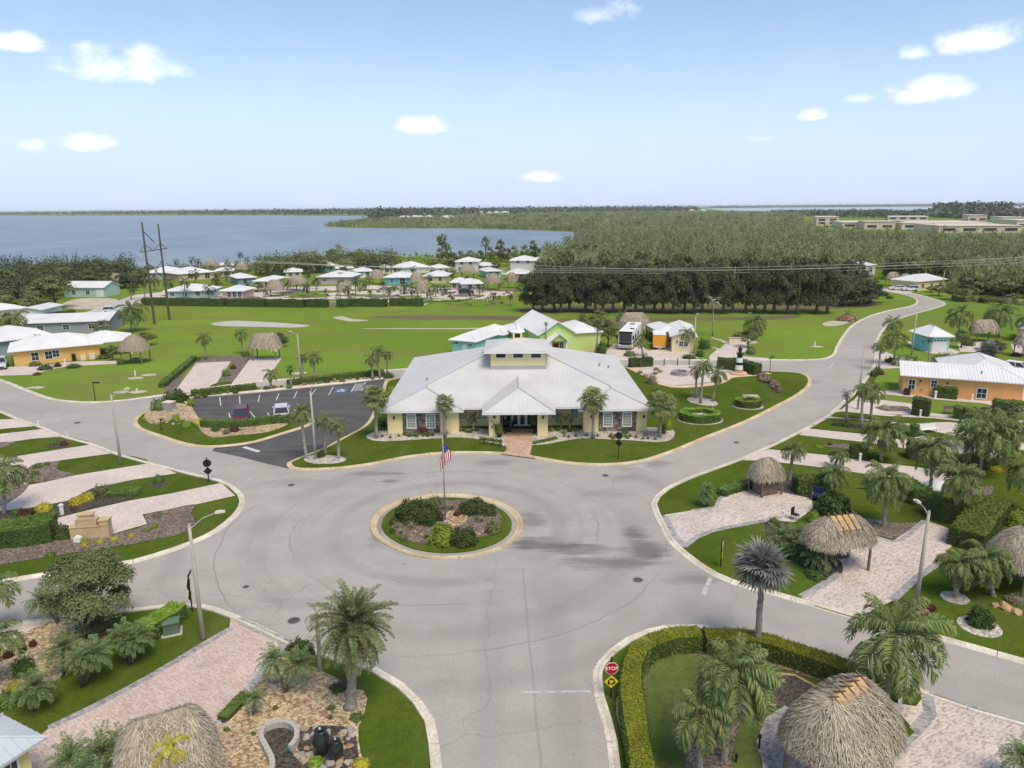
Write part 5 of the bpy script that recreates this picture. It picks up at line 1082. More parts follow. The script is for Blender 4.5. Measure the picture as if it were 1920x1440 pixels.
def patch(v0, v1, u0, u1, m, name, off=0):
    mb = MB(); k = 3
    for i in range(NU):
        ua, ub = u0+(u1-u0)*i/NU, u0+(u1-u0)*(i+1)/NU
        for j in range(k): va, vb = v0+(v1-v0)*j/k, v0+(v1-v0)*(j+1)/k; q = [Vector(fpos(ua,va)),Vector(fpos(ub,va)),Vector(fpos(ub,vb)),Vector(fpos(ua,vb))]; mb.face([p+Vector((0,-.006*off,0)) for p in q])
    return mb.build(name, m, fl, True)
for s in range(13): patch(s/13,(s+1)/13,.4 if s < 7 else 0,1,RED if s % 2 == 0 else WHT,'stripe')
cn = patch(0,7/13,0,.4,BLU,'canton'); mb = MB()
for r_ in range(9):
    for c_ in range(6 if r_ % 2 == 0 else 5):
        p = Vector(fpos(.4*((c_*2+1+(r_%2))/12), 7/13*(r_+.5)/9)); mb.face([p+Vector((.022*math.cos(R(90+72*2*k)), -.012, .022*math.sin(R(90+72*2*k)))) for k in range(5)])
mb.build('stars', WHT, cn)

# ------------------------------------------------------------------ light poles, signs, posts
def lightpole(label, base, top, arm=0, arml=1.6, armr=0.3, group='concrete light poles', name='light_pole', m='pole', r=.12):
    g = G(*base); t_ = AY(top[0], top[1], g.y); h = t_.z; root = empty(name, g, 0, label, 'light pole', group); mb = MB(); mb.tube([(0,0,0),(0,0,h*.5),(0,0,h)], [r*1.2,r,r*.75], 8); mb.build('pole', M[m], root, True)
    if arm:
        a = R(arm); e = Vector((math.cos(a)*arml, math.sin(a)*arml, h+armr)); mb = MB(); mb.tube([(0,0,h-.25),e*.5+Vector((0,0,h*.5-.05+armr*.2)),e], [.035,.03,.03], 6); mb.build('arm', M['metal'], root)
        mb = MB(); mb.box((0,0,0),(.55,.2,.1)); mb.box((-.05,0,.07),(.3,.14,.06)); o = mb.build('lamp_head', M['cream'], root); o.location = e+Vector((math.cos(a)*.2,math.sin(a)*.2,0)); o.rotation_euler.z = a
    mb = MB(); mb.tube([(0,0,h),(0,0,h+.1)], [r*.85,r*.5], 8); mb.build('cap', M['metal'], root); return root
lightpole('concrete lamp pole on the lawn beside the pink driveway', (381,1200), (362,985), 25, 1.5, .5)
lightpole('bare concrete lamp pole on the left lawn strip between driveways', (227,872), (208,741), 60, 1.5, .3)
lightpole('leaning concrete lamp pole by the large hut on the right', (1717,1140), (1753,960), 95, 1.0, .2)
lightpole('concrete lamp pole among palms at the parking exit', (592,863), (586,735), 100, 1.4, .3)
lightpole('concrete lamp pole beside the street behind the parking lot', (565,720), (556,627), 150, 1.2, .3)
lightpole('brown lamp pole with long arm in front of the orange house', (1608,768), (1617,660), 170, 1.9, .25)
lightpole('grey lamp pole beside the turquoise house', (1709,667), (1716,589), 120, 1.4, .2)
lightpole('slim lamp pole by the cream garage behind the plaza', (1301,662), (1304,594), 60, .9, .35)
lightpole('thin utility pole by the far yellow house', (1766,548), (1764,510), 0)
lightpole('thin pale pole in the village behind the long hedges', (914,575), (913,559), 0, r=.1)
SRED = mat('stop_red', (.45,.012,.02), (.42,.01,.018), 3, .5); SYEL = mat('sign_yellow', (.72,.60,.02), (.70,.57,.02), 3, .5); SORG = mat('sign_orange', (.62,.14,.06), rough=.5)
def text(parent, s, size, loc, rot, m, name='lettering', extr=.003):
    c = bpy.data.curves.new(name, 'FONT'); c.body = s; c.size = size; c.align_x = 'CENTER'; c.align_y = 'CENTER'; c.extrude = extr; c.offset = size*.018; c.materials.append(m); o = bpy.data.objects.new(name, c); C.objects.link(o); me = bpy.data.meshes.new_from_object(o); bpy.data.objects.remove(o); bpy.data.curves.remove(c); o = link(name, me, parent); o.location = loc; o.rotation_euler = rot; return o
def stopsign(label, base, topy, yaw, blade=0, hoct=None, r=.38):
    g = G(*base); h = AY(base[0], topy, g.y).z; root = empty('traffic_sign', g, R(yaw), label, 'traffic sign', 'stop signs round the roundabout'); mb = MB(); mb.tube([(0,0,0),(0,0,h)], .045, 8); mb.build('post', M['black'], root); z1 = h-.62 if hoct is None else hoct; z2 = z1-.78
    def plate(n, rr, z, name, m, off=0, th=.02, y=-.07):
        mb = MB(); a0 = math.pi/n if n == 8 else math.pi/2; f = [(rr*math.cos(a0+2*math.pi*k/n), rr*math.sin(a0+2*math.pi*k/n)) for k in range(n)]
        mb.face([(p[0],y,z+p[1]) for p in f]); mb.face([(p[0],y+th,z+p[1]) for p in f][::-1])
        for k in range(n): a, c = f[k], f[(k+1)%n]; mb.face([(a[0],y+th,z+a[1]),(c[0],y+th,z+c[1]),(c[0],y,z+c[1]),(a[0],y,z+a[1])])
        return mb.build(name, m, root)
    plate(8, r*1.04, z1, 'sign_back', M['black'], y=-.048); so_ = plate(8, r, z1, 'stop_plate', M['white'], y=-.072); o = plate(8, r*.92, z1, 'red_face', SRED, y=-.080, th=.007); o.parent = so_
    text(so_, 'STOP', r*.72, (0,-.084,z1-.005), (R(90),0,0), M['white'])
    plate(4, r*1.06, z2, 'diamond_back', M['black'], y=-.048); dp = plate(4, r*1.02, z2, 'diamond_plate', SYEL, y=-.072)
    mb = MB()
    for k in range(3):
        a0 = R(k*120+20); pts = []
        for j in range(7): a = a0+R(70)*j/6; pts.append((a, r*.42))
        for j in range(6): (a, q), (c, _) = pts[j], pts[j+1]; mb.face([((q-.04)*math.cos(a),-.077,z2+(q-.04)*math.sin(a)),((q+.04)*math.cos(a),-.077,z2+(q+.04)*math.sin(a)),((q+.04)*math.cos(c),-.077,z2+(q+.04)*math.sin(c)),((q-.04)*math.cos(c),-.077,z2+(q-.04)*math.sin(c))])
        a = pts[-1][0]; q = r*.42; t_ = (-math.sin(a), math.cos(a)); mb.face([((q-.1)*math.cos(a),-.077,z2+(q-.1)*math.sin(a)),((q+.1)*math.cos(a),-.077,z2+(q+.1)*math.sin(a)),(q*math.cos(a)+t_[0]*.13,-.077,z2+q*math.sin(a)+t_[1]*.13)])
    mb.build('circle_arrows', M['black'], dp)
    if blade:
        mb = MB(); mb.box((blade*.38,0,h-.08),(.75,.03,.2)); mb.build('street_blade', M['black'], root)
    return root
stopsign('red STOP sign over yellow roundabout diamond beside the clipped hedge', (1145,1308), 1232, 3, 0, None, .37)
stopsign('stop sign seen edge on above the right hand lawn', (1351,1063), 1008, 72, -1)
stopsign('stop sign and diamond seen from the black back beside the left driveways', (392,904), 857, 200)
stopsign('black backed stop sign on the lawn in front of the clubhouse', (1159,863), 806, 150)
stopsign('edge on stop sign with street name blade by the bottom left lamp pole', (361,1147), 1078, -80, -1)
def smallpost(label, base, topy, blade=.8, cat='sign post'):
    g = G(*base); h = AY(base[0],topy,g.y).z; root = empty('street_sign', g, 0, label, cat); mb = MB(); mb.tube([(0,0,0),(0,0,h)], .045, 6); mb.build('post', M['black'], root); mb = MB(); mb.box((blade*.5,0,h-.1),(abs(blade),.04,.2)); mb.build('street_blade', M['black'], root)
smallpost('black street name post on the left corner lawn', (179,751), 716, .9); smallpost('dark street name post on the lawn near the lighthouse', (1443,698), 668, .5); smallpost('dark path lamp post on the parking island lawn', (303,809), 786, .3, 'lamp post')
def pedestal(label, px, hpx, group='white utility pedestals'):
    g = G(*px); h = hpx*mpp(g)*1.02; root = empty('utility_pedestal', g, R(rnd.uniform(-20,20)), label, 'utility pedestal', group); w = max(.14, h*.2); mb = MB(); mb.box((0,0,h*.42),(w,w,h*.84)); mb.build('post', M['white'], root); mb = MB(); mb.box((0,0,h*.9),(w*1.45,w*1.45,h*.1)); mb.box((0,0,h*.97),(w*.9,w*.9,h*.08)); mb.build('cap', M['white'], root)
for px, h, lab in [((48,908),20,'white utility pedestal between the two middle left driveways'),((117,966),22,'white utility pedestal beside the yellow shrubs on the left'),((1612,866),17,'white utility pedestal before the clipped dark hedge on the right lawn'),((1725,782),14,'white utility pedestal in front of the square clipped hedge block'),((1753,748),15,'white utility pedestal by the hedge against the orange house'),((1467,973),17,'white utility pedestal on the tiki bar driveway'),((1771,747),12,'small white utility pedestal right of the orange house hedge'),((1822,751),12,'thin white post on the lawn under the orange wall'),((73,800),11,'white marker post on the left road edge, farther one'),((127,822),13,'white marker post on the left road edge, nearer one'),((1711,816),12,'white utility pedestal by the trimmed hedge behind the palms'),((1737,1137),14,'white capped pipe in the mulch at the foot of the lamp pole'),((1687,1318),34,'tall white plastic post beside the bottom right palm'),((254,705),10,'white stub post on the empty left lot'),((257,735),7,'short orange and white stub on the left corner lawn'),((123,685),12,'white utility pedestal before the orange house on the left'),((643,708),9,'white box by the street behind the parking lot'),((1527,650),9,'white stub post on the big right meadow')]: pedestal(lab, px, h)
def stake(label, px, hpx): 
    g = G(*px); h = hpx*mpp(g); root = empty('path_light', g, 0, label, 'path light', 'black path lights by the big hut'); mb = MB(); mb.tube([(0,0,0),(0,0,h*.8)], .05, 8); mb.build('post', M['black'], root); mb = MB(); mb.tube([(0,0,h*.8),(0,0,h)], [.09,.07], 8); mb.build('lamp', M['black'], root)
stake('short black path light nearest the white framed grate', (1428,1352), 18); stake('tall black path light at the patio edge', (1423,1405), 32); stake('black path light in the bed under the palms', (1380,1430), 18)
g = G(1395,1331); o = empty('drain_frame', (g.x,g.y,.06), 0, 'white square frame round a garden drain', 'drain'); mb = MB()
for s in (-1,1): mb.box((s*.3,0,.03),(.09,.69,.06)); mb.box((0,s*.3,.031),(.51,.09,.058))
mb.build('frame', M['white'], o); mb = MB(); mb.box((0,0,.01),(.5,.5,.02)); mb.build('grate', M['metal'], o)
g = G(323,1187); o = empty('transformer_box', g, R(22), 'green electrical transformer box beside the lower left hedge', 'transformer'); mb = MB(); mb.box((0,0,.05),(1.15,1.0,.1)); mb.build('pad', M['conc'], o); GRN = mat('utility_green', (.13,.19,.13), (.10,.15,.105), 2, .6); mb = MB(); mb.box((0,0,.45),(.9,.75,.7)); mb.build('cabinet', GRN, o); mb = MB(); mb.box((0,-.02,.83),(.95,.82,.07)); mb.build('lid', GRN, o)
g = G(318,770); o = empty('transformer_box', g, R(-15), 'pale grey utility box among shrubs at the parking corner', 'utility box'); mb = MB(); mb.box((0,0,.6),(1.3,1.1,1.1)); mb.build('cabinet', M['metal'], o); mb = MB(); mb.box((0,0,1.18),(1.4,1.2,.06)); mb.build('lid', M['cream'], o)

# transmission structure and wires
tp = empty('power_pylon', G(290,608), 0, 'tall two legged wooden power pylon on the meadow', 'pylon'); g1, g2 = G(290,608), G(318,600); h1, h2 = AY(267,417,g1.y).z, AY(295,420,g2.y).z; v2 = g2-g1
for off, h in ((Vector((0,0,0)),h1),(v2,h2)): mb = MB(); mb.tube([off, off+Vector((0,0,h))], [.3,.17], 8); mb.build('pole', M['wood_pole'], tp)
u_ = v2.normalized()
for p0, p1, r in (((v2*0+Vector((0,0,h1*.92))),(v2*.62+Vector((0,0,h1*.80))),.09),((Vector((0,0,h1*.72))-u_*2.2),(v2+u_*2.6+Vector((0,0,h1*.73))),.09),((Vector((0,0,h1*.80))),(-u_*2.0+Vector((0,0,h1*.72))),.06),((Vector((0,0,h1*.79))),(v2*.5+Vector((0,0,h1*.72))),.06),((v2+Vector((0,0,h1*.79))),(v2*.5+Vector((0,0,h1*.72))),.06),((v2+Vector((0,0,h1*.79))),(v2+u_*2.4+Vector((0,0,h1*.73))),.06),((Vector((0,0,h1*.62))),(v2+Vector((0,0,h1*.42))),.09),((v2+Vector((0,0,h1*.62))),(Vector((0,0,h1*.42))),.09)): mb = MB(); mb.tube([p0,p1], r, 6); mb.build('cross_brace', M['wood_pole'], tp)
for s in (-u_*2.1, v2*.5, v2+u_*2.4): mb = MB(); mb.tube([s+Vector((0,0,h1*.72)), s+Vector((0,0,h1*.67))], .09, 6); mb.build('insulator', M['cream'], tp)
mb = MB(); mb.box((0,0,h1+.05),(1.6,.12,.12)); mb.build('top_arm', M['metal'], tp)
WIRE = mat('aluminium_wire', (.50,.50,.47), rough=.5)
for k, (s, ax_, yb_, py) in enumerate(((-u_*2.1,.67,160,474),(v2*.5,.67,166,479),(v2+u_*2.4,.67,172,483),(v2*0,.99,164,468))):
    a = g1+s+Vector((0,0,h1*ax_)); c = AY(2060, py, yb_); mid = AY(1000, 504+k*3 if k < 3 else 497, (a.y+c.y)/2); pts = []
    for i in range(33):
        t_ = i/32; p = a.lerp(c, t_); tm = (mid.x-a.x)/(c.x-a.x); sag = (a.lerp(c,tm).z-mid.z)/(4*tm*(1-tm)); p.z -= 4*sag*t_*(1-t_); pts.append(p)
    mb = MB(); mb.tube(pts, .028, 4); tag(mb.build('power_line', WIRE), ('upper of the three pale power lines across the dark tree row','middle pale power line across the dark tree row','lowest pale power line across the dark tree row','topmost thin wire from the pylon tip over the trees')[k], 'power line', 'power lines across the meadow')

# ------------------------------------------------------------------ garden things
TAN = mat('tan_stucco', (.55,.42,.25), (.47,.35,.20), 1.5, .85, .15)
g = G(172,1007); o = empty('monument_sign', g, R(8), 'stepped tan stucco monument seen from behind on the left driveway', 'monument'); s = mpp(g); W_ = 66*s
mb = MB(); mb.box((0,0,.5),(W_,.7,1.0)); mb.build('base', TAN, o); mb = MB(); mb.box((W_*.41,0,.72),(W_*.24,.78,1.44)); mb.build('pier', TAN, o); mb = MB(); mb.box((W_*.41,0,1.47),(W_*.28,.86,.08)); mb.build('pier_cap', TAN, o); mb = MB(); mb.box((-.05*W_,0,1.3),(W_*.56,.66,.6)); mb.build('upper_block', TAN, o); mb = MB(); mb.box((-.05*W_,0,1.63),(W_*.46,.7,.1)); mb.box((-.06*W_,0,1.82),(W_*.36,.56,.3)); mb.build('top_block', TAN, o); mb = MB(); mb.box((-.06*W_,0,2.0),(W_*.42,.66,.07)); mb.build('top_cap', TAN, o); mb = MB(); mb.box((0,0,1.02),(W_*1.04,.78,.06)); mb.build('ledge', TAN, o)
g = G(147,1016); mb = MB(); mb.box((0,0,.2),(.5,.4,.4)); mb.box((0,0,.45),(.3,.3,.1)); o = mb.build('utility_box', M['white']); o.location = g; tag(o, 'small white box at the foot of the tan monument', 'box')
for px, k, lab in (((604,1415),1.0,'taller dark green urn among the rocks bottom left'),((632,1425),.8,'shorter dark green urn leaning beside the taller one')):
    g = G(*px); o = empty('garden_urn', g, 0, lab, 'urn', 'dark urns in the pond rocks'); URN = mat('glazed_urn', (.022,.03,.03), (.015,.022,.022), 3, .22, spec=.6); mb = MB(); mb.lathe([(.2*k,0),(.34*k,.35*k),(.42*k,.75*k),(.38*k,1.05*k),(.26*k,1.25*k),(.29*k,1.35*k),(.22*k,1.36*k),(.2*k,1.2*k)],22); mb.build('vessel', URN, o, True); mb = MB(); mb.lathe([(.2*k,1.22*k),(.19*k,1.23*k)],16); mb.build('water', M['black'], o)
# pond wall of pale blocks
wl_ = smooth_line([G(x,y) for x, y in [(505,1475),(512,1440),(500,1412),(490,1390),(497,1373),(520,1364),(545,1366),(558,1380),(555,1400),(545,1412)]], False, .26); root = empty('pond_wall', (0,0,0), 0, 'low curving wall of pale blocks round the empty pond', 'garden wall'); acc = 0
for a, c in zip(wl_, wl_[1:]):
    d = c-a
    for z in (.11,.31): mb = MB(); mb.box((0,0,0),(d.length*.93,.24,.185)); o = mb.build('block', M['shell'] if False else M['conc'], root); o.location = ((a.x+c.x)/2,(a.y+c.y)/2,z+.02); o.rotation_euler.z = math.atan2(d.y,d.x)+rnd.uniform(-.05,.05)
bed('pond_bed', [(500,1470),(510,1440),(498,1410),(490,1390),(500,1372),(525,1365),(550,1370),(557,1390),(548,1412),(570,1440),(580,1480)], .07, M['mulch_dark'], .4)
bed('rock_bed', [(556,1378),(575,1366),(620,1362),(660,1370),(670,1400),(668,1445),(600,1470),(570,1440),(560,1410)], .066, M['mulch_dark'], .5)
RK = []
for v_ in range(4):
    rg = np.random.default_rng(v_); me = bpy.data.meshes.new('rock'); bm = bmesh.new(); bmesh.ops.create_icosphere(bm, subdivisions=2, radius=1)
    for v in bm.verts: v.co *= .8+.35*noise.noise(v.co*1.3+Vector((v_*5,0,0)))+.12*noise.noise(v.co*3.1+Vector((0,v_*3,0)))
    bm.to_mesh(me); bm.free(); me.materials.append(M['rock']); RK.append(me)
RK2 = [m.copy() for m in RK]; RK3 = [m.copy() for m in RK]
for m in RK2: m.materials.clear(); m.materials.append(M['rock_tan'])
def rock(px, rpx, lab, group, tan=False, zs=.7, z0=0):
    g = G(*px, z0); r = rpx*mpp(g); o = link('rock', (RK2 if tan else RK)[rnd.randrange(4)]); o.location = g+Vector((0,0,r*.25)); o.scale = (r*rnd.uniform(.8,1.2), r*rnd.uniform(.8,1.2), r*zs); o.rotation_euler = (rnd.uniform(-.3,.3), rnd.uniform(-.3,.3), rnd.uniform(0,6)); return tag(o, lab, 'rock', group)
for _ in range(84):
    t_ = rnd.random(); px = (565+rnd.uniform(0,95), 1368+rnd.uniform(0,75))
    if abs(px[0]-618) < 24 and 1395 < px[1] < 1428: continue
    rock(px, rnd.uniform(5,10.5), 'grey and tan rock in the loose pile round the dark urns', 'pond rocks', rnd.random() < .3)
for px, r in (((430,1385),6),((560,1420),7),((700-40,1380),8),((515,1343),5),((545,1362),5),((422,1303-20),4)): rock(px, r, 'lone rock lying on the tan gravel bottom left', 'gravel bed rocks')
for px, r in (((1885,1142),14),((1865,1137),9),((1905,1150),12),((1850,1100),9),((1830,1095),8)): rock(px, r, 'orange tan boulder edging the bed at the right', 'tan boulders on the right', True)
for _ in range(26): rock((845+rnd.uniform(0,30), 958+rnd.uniform(-2,26)), rnd.uniform(2.5,5), 'tan stone at the foot of the flagpole', 'stones under the flagpole', True, z0=.1)
for m in RK3: m.materials.clear(); m.materials.append(M['rock_brown'])
for _ in range(60):
    f = rnd.random(); o = rock((1426+36*f+rnd.uniform(-7,7), 703+28*f+rnd.uniform(-6,6)), rnd.uniform(3,6.5), 'brown boulder in the heap at the edge of the lawn', 'boulder heap by the lighthouse lawn', False, 1.0, z0=.1+.5*(1-abs(f-.5)*2)*rnd.random()); o.data = RK3[rnd.randrange(4)]
for _ in range(34): rock((284+rnd.uniform(0,60), 770+rnd.uniform(0,26)), rnd.uniform(2,4.5), 'pale rock among shrubs on the parking island', 'rocks on the parking island', rnd.random() < .4, z0=.1)
for px in ((898,1003),(905,998),(890,1000),(790,1003),(778,998),(772,1005)): rock(px, 5, 'stone in the roundabout planting', 'roundabout stones', True, z0=.1)
rock((658,1322),11,'dark heap of stones around the date palm foot','date palm stones')
# fire pit ring
g = G(1275,702,.12); fpit = empty('fire_pit', g, 0, 'round stone fire pit on the pink plaza', 'fire pit')
for k in range(14):
    for z in (.15,.42): mb = MB(); mb.box((0,0,0),(.52,.34,.26)); o = mb.build('stone', M['rock'], fpit); a = R(k*360/14+z*30); o.location = (1.15*math.cos(a),1.15*math.sin(a),z); o.rotation_euler.z = a+math.pi/2
mb = MB(); mb.lathe([(1.0,.05),(.9,.06)],16); mb.build('ash_bed', M['dark'], fpit)
# lighthouse
g = G(1385,701,.11); lh = empty('model_lighthouse', g, 0, 'small black and white striped lighthouse by the plaza', 'lighthouse'); s = mpp(g); H_ = AY(1385,648,g.y).z-.1
mb = MB(); mb.lathe([(15*s,0),(15*s,.25),(13*s,.3)],20); mb.build('round_base', M['orange_sand'], lh); mb = MB(); mb.lathe([(8*s,.3),(7.6*s,.75)],12); mb.build('foundation', M['rock_tan'], lh)
zs = [.75,H_*.32,H_*.42,H_*.58,H_*.70]; rs = [7*s,6.4*s,6*s,5.2*s,4.6*s]
for k in range(4): mb = MB(); mb.lathe([(rs[k],zs[k]),(rs[k+1],zs[k+1])],16); mb.build('band', M['white'] if k % 2 == 0 else M['black'], lh)
mb = MB(); mb.lathe([(6.5*s,H_*.70),(6.5*s,H_*.735)],12)
for k in range(8): a = R(45*k); mb.tube([(6*s*math.cos(a),6*s*math.sin(a),H_*.73),(6*s*math.cos(a),6*s*math.sin(a),H_*.80)], .03, 4)
mb.build('gallery', M['black'], lh); mb = MB(); mb.lathe([(3.4*s,H_*.735),(3.4*s,H_*.86)],10); mb.build('lantern', M['glass'], lh); mb = MB(); mb.lathe([(4.6*s,H_*.86),(3.4*s,H_*.92),(1*s,H_*.97),(.4*s,H_*1.02)],10); mb.build('cap', M['black'], lh)
# brush pile and little things
g = G(1588,601); o = empty('brush_pile', g, 0, 'heap of cut brown branches on the right meadow', 'brush pile'); mb = MB()
for _ in range(90):
    a = rnd.uniform(0,6.28); r_ = rnd.uniform(0,2.4); z = max(.15,(2.4-r_*.8))*rnd.random(); p = Vector((math.cos(a)*r_,math.sin(a)*r_*.7,z)); d = Vector((rnd.gauss(0,1),rnd.gauss(0,1),rnd.gauss(.3,.5))).normalized()*rnd.uniform(.6,1.5); mb.tube([p,p+d], [.05,.02], 4)
mb.build('branches', M['wood'], o)['kind'] = 'stuff'; s_ = link('dead_leaves', shrub_mesh('brown', 2), o); s_.scale = (2.4,1.7,1.5)
def bench(label, px, yaw, c='wood', w=1.6):
    g = G(*px); o = empty('garden_bench', g+Vector((0,0,.05)), R(yaw), label, 'bench'); mb = MB(); mb.box((0,0,.45),(w,.45,.06)); mb.build('seat', M[c], o); mb = MB(); mb.box((0,.22,.75),(w,.05,.4)); mb.build('backrest', M[c], o)
    for sx in (-1,1):
        for sy in (-1,1): mb = MB(); mb.box((sx*w*.44,sy*.18,.21),(.07,.07,.42)); mb.build('leg', M[c], o)
bench('dark garden bench between clipped hedges on the right', (1781,776), 10); bench('white garden bench on the driveway behind the palms', (1740,812), 15, 'white', 2.2)
g = G(1532,938); o = empty('cushioned_chair', g+Vector((0,0,.05)), R(-30), 'dark blue cushioned chair beside the tiki driveway', 'chair'); BL = mat('navy_cushion', (.02,.03,.09), rough=.8); mb = MB(); mb.box((0,0,.42),(.8,.8,.18)); mb.build('seat', BL, o); mb = MB(); mb.box((0,.38,.75),(.8,.14,.6)); mb.build('backrest', BL, o)
for sx in (-1,1): mb = MB(); mb.box((sx*.42,0,.3),(.08,.8,.6)); mb.build('arm', M['wood'], o)
g = G(1490,975); o = empty('patio_chair', g+Vector((0,0,.05)), R(40), 'small black chair at the edge of the tiki driveway', 'chair'); mb = MB(); mb.box((0,0,.45),(.5,.5,.05)); mb.build('seat', M['black'], o); mb = MB(); mb.box((0,.24,.75),(.5,.04,.55)); mb.build('backrest', M['black'], o)
for sx in (-1,1):
    for sy in (-1,1): mb = MB(); mb.tube([(sx*.22,sy*.22,0),(sx*.22,sy*.22,.45)], .025, 5); mb.build('leg', M['black'], o)
for px, lab in (((1312,783),'pale flat stone table inside the nearer ring hedge'),((1407,748),'pale stone block inside the farther ring hedge')): g = G(*px, .13); mb = MB(); mb.box((0,0,.35),(2.0,1.1,.22)); mb.box((0,0,.12),(1.4,.8,.24)); o = mb.build('stone_slab', M['shell']); o.location = g; tag(o, lab, 'stone slab')
g = G(1757,917); mb = MB(); mb.lathe([(1.0,0),(.95,.3),(.6,.55),(.1,.62)],14); o = mb.build('covered_spa', M['white'], None, True); o.location = g+Vector((0,0,.05)); o.scale = (1.5,1.0,1.0); tag(o, 'low rounded white cover on the right lawn beside palms', 'cover')
o = empty('low_wall', G(1397,690,.05), R(5), 'low cream block wall at the end of the lot behind the lighthouse', 'wall'); mb = MB(); g = G(1392,644); o.location = g; mb.box((0,0,.55),(5.4,.6,1.1)); mb.build('wall', M['cream'], o); mb = MB(); mb.box((0,0,1.14),(5.6,.75,.08)); mb.build('coping', TAN, o)
for i, px in enumerate(((1200,690),(1218,688),(1245,687),(1270,686),(1292,686))):
    g = G(px[0],px[1]); mb = MB(); mb.tube([(0,0,0),(0,0,1.1)], .09, 6); mb.lathe([(.1,1.1),(.12,1.16),(.02,1.24)],6); o = mb.build('fence_post', M['wood_pole']); o.location = g; tag(o, 'dark wooden post along the street side of the plaza', 'post', 'plaza posts')
for i in range(9):
    g = G(1182+i*14, 688.5-i*.4); mb = MB(); mb.box((0,0,.35),(1.5,.06,.5)); 
# ------------------------------------------------------------------ vehicles
car('maroon car with grey roof parked nose out in the lot', (453,792), R(-72), (.13,.02,.03), 'suv'); car('silver pickup shaped car with dark wheels in the lot', (529,782), R(107), (.55,.56,.57), 'suv')
car('pale grey suv at the left edge by the orange house', (2,690), R(-60), (.45,.47,.50), 'suv'); car('white car beside the red village house', (843,549), R(10), (.75,.75,.75)); car('dark car in front of the red village house', (874,551), R(10), (.03,.03,.035), 'suv')
car('white car parked left of the far yellow house', (1682,544), R(170), (.75,.75,.75)); car('white pickup parked right beside the far yellow house', (1706,546), R(175), (.75,.75,.76), 'suv'); car('white car at the right edge behind the orange house', (1912,700), R(-50), (.72,.72,.72), 'suv')
car('dark car under the shade by the white village house', (838,512), R(20), (.04,.04,.05)); car('white vehicle in the left village by the road', (212,587), R(15), (.7,.7,.7), 'suv')
g = G(1172,657); mh_ = empty('motorhome', (g.x,g.y,.05), R(72), 'white and black motorhome with large dark windshield', 'motorhome'); L_ = 11.0; W_ = 2.5; Hh = 3.4
mb = MB(); mb.box2(.0,L_,-W_/2,W_/2,.45,Hh); mb.build('body', M['white'], mh_); mb = MB(); mb.box2(-.06,.0,-1.1,1.1,1.5,2.9); mb.build('windshield', M['glass'], mh_); mb = MB(); mb.box2(-.05,.0,-1.15,1.15,.95,1.42); mb.box2(-.05,0,-1.2,1.2,2.95,3.35); mb.build('front_panel', M['black'], mh_); mb = MB(); mb.box2(-.14,-.0,-1.2,1.2,.4,.78); mb.build('bumper', M['metal'], mh_)
for y in (-1,1): mb = MB(); mb.box((-.07,y*.95,.9),(.06,.4,.2)); mb.build('headlight', LAMP, mh_); mb = MB(); mb.box((-.35,y*1.42,2.3),(.12,.22,.6)); mb.tube([(0,y*1.2,2.7),(-.35,y*1.42,2.6)], .04, 5); mb.build('mirror', M['black'], mh_)
for x0, x1 in ((.6,1.8),(3,4.4),(6.2,7.4)): mb = MB(); mb.box2(x0,x1,-W_/2-.02,-W_/2,1.7,2.5); mb.build('window', M['glass'], mh_); mb = MB(); mb.box2(x0,x1,W_/2,W_/2+.02,1.7,2.5); mb.build('window', M['glass'], mh_)
mb = MB(); mb.box2(.5,L_-.3,-W_/2-.015,-W_/2,.9,1.35); mb.box2(.5,L_-.3,W_/2,W_/2+.015,.9,1.35); mb.build('side_stripe', mat('coach_stripe', (.25,.22,.2), (.06,.05,.05), .6, .4), mh_)
for x in (1.8,5,8): mb = MB(); mb.box((x,0,Hh+.14),(1.1,.8,.28)); mb.build('roof_unit', M['white'] if x < 6 else M['metal'], mh_)
mb = MB(); mb.box2(2.6,3.8,-1.0,-.2,Hh,Hh+.06); mb.build('solar_panel', M['black'], mh_); wheels(mh_, (1.9,7.6), (-1.05,1.05), .5, .3)
g = G(1236,656); tr_ = empty('cargo_trailer', (g.x,g.y,.05), R(-9), 'bright orange box trailer with white roof beside the cream house', 'trailer'); OR = mat('trailer_orange', (.75,.33,.015), (.70,.30,.012), .6, .4, spec=.5); mb = MB(); mb.box((0,2.2,1.6),(2.2,4.6,2.1)); mb.build('body', OR, tr_); mb = MB(); mb.box((0,2.2,2.69),(2.26,4.7,.08)); mb.build('roof', M['white'], tr_); mb = MB(); mb.box((0,2.2,.5),(2.1,4.6,.12)); mb.tube([(-.7,-.1,.5),(0,-1.2,.45)], .05, 5); mb.tube([(.7,-.1,.5),(0,-1.2,.45)], .05, 5); mb.build('chassis', M['white'], tr_); mb = MB()
for x in (-1.11,1.11): mb.box((x,2.2,1.6),(.03,.05,2.1)); mb.box((x,-.1,1.6),(.05,.05,2.1))
mb.build('corner_trim', M['metal'], tr_); wheels(tr_, (-1.0,1.0), (1.6,2.6), .33, .2)
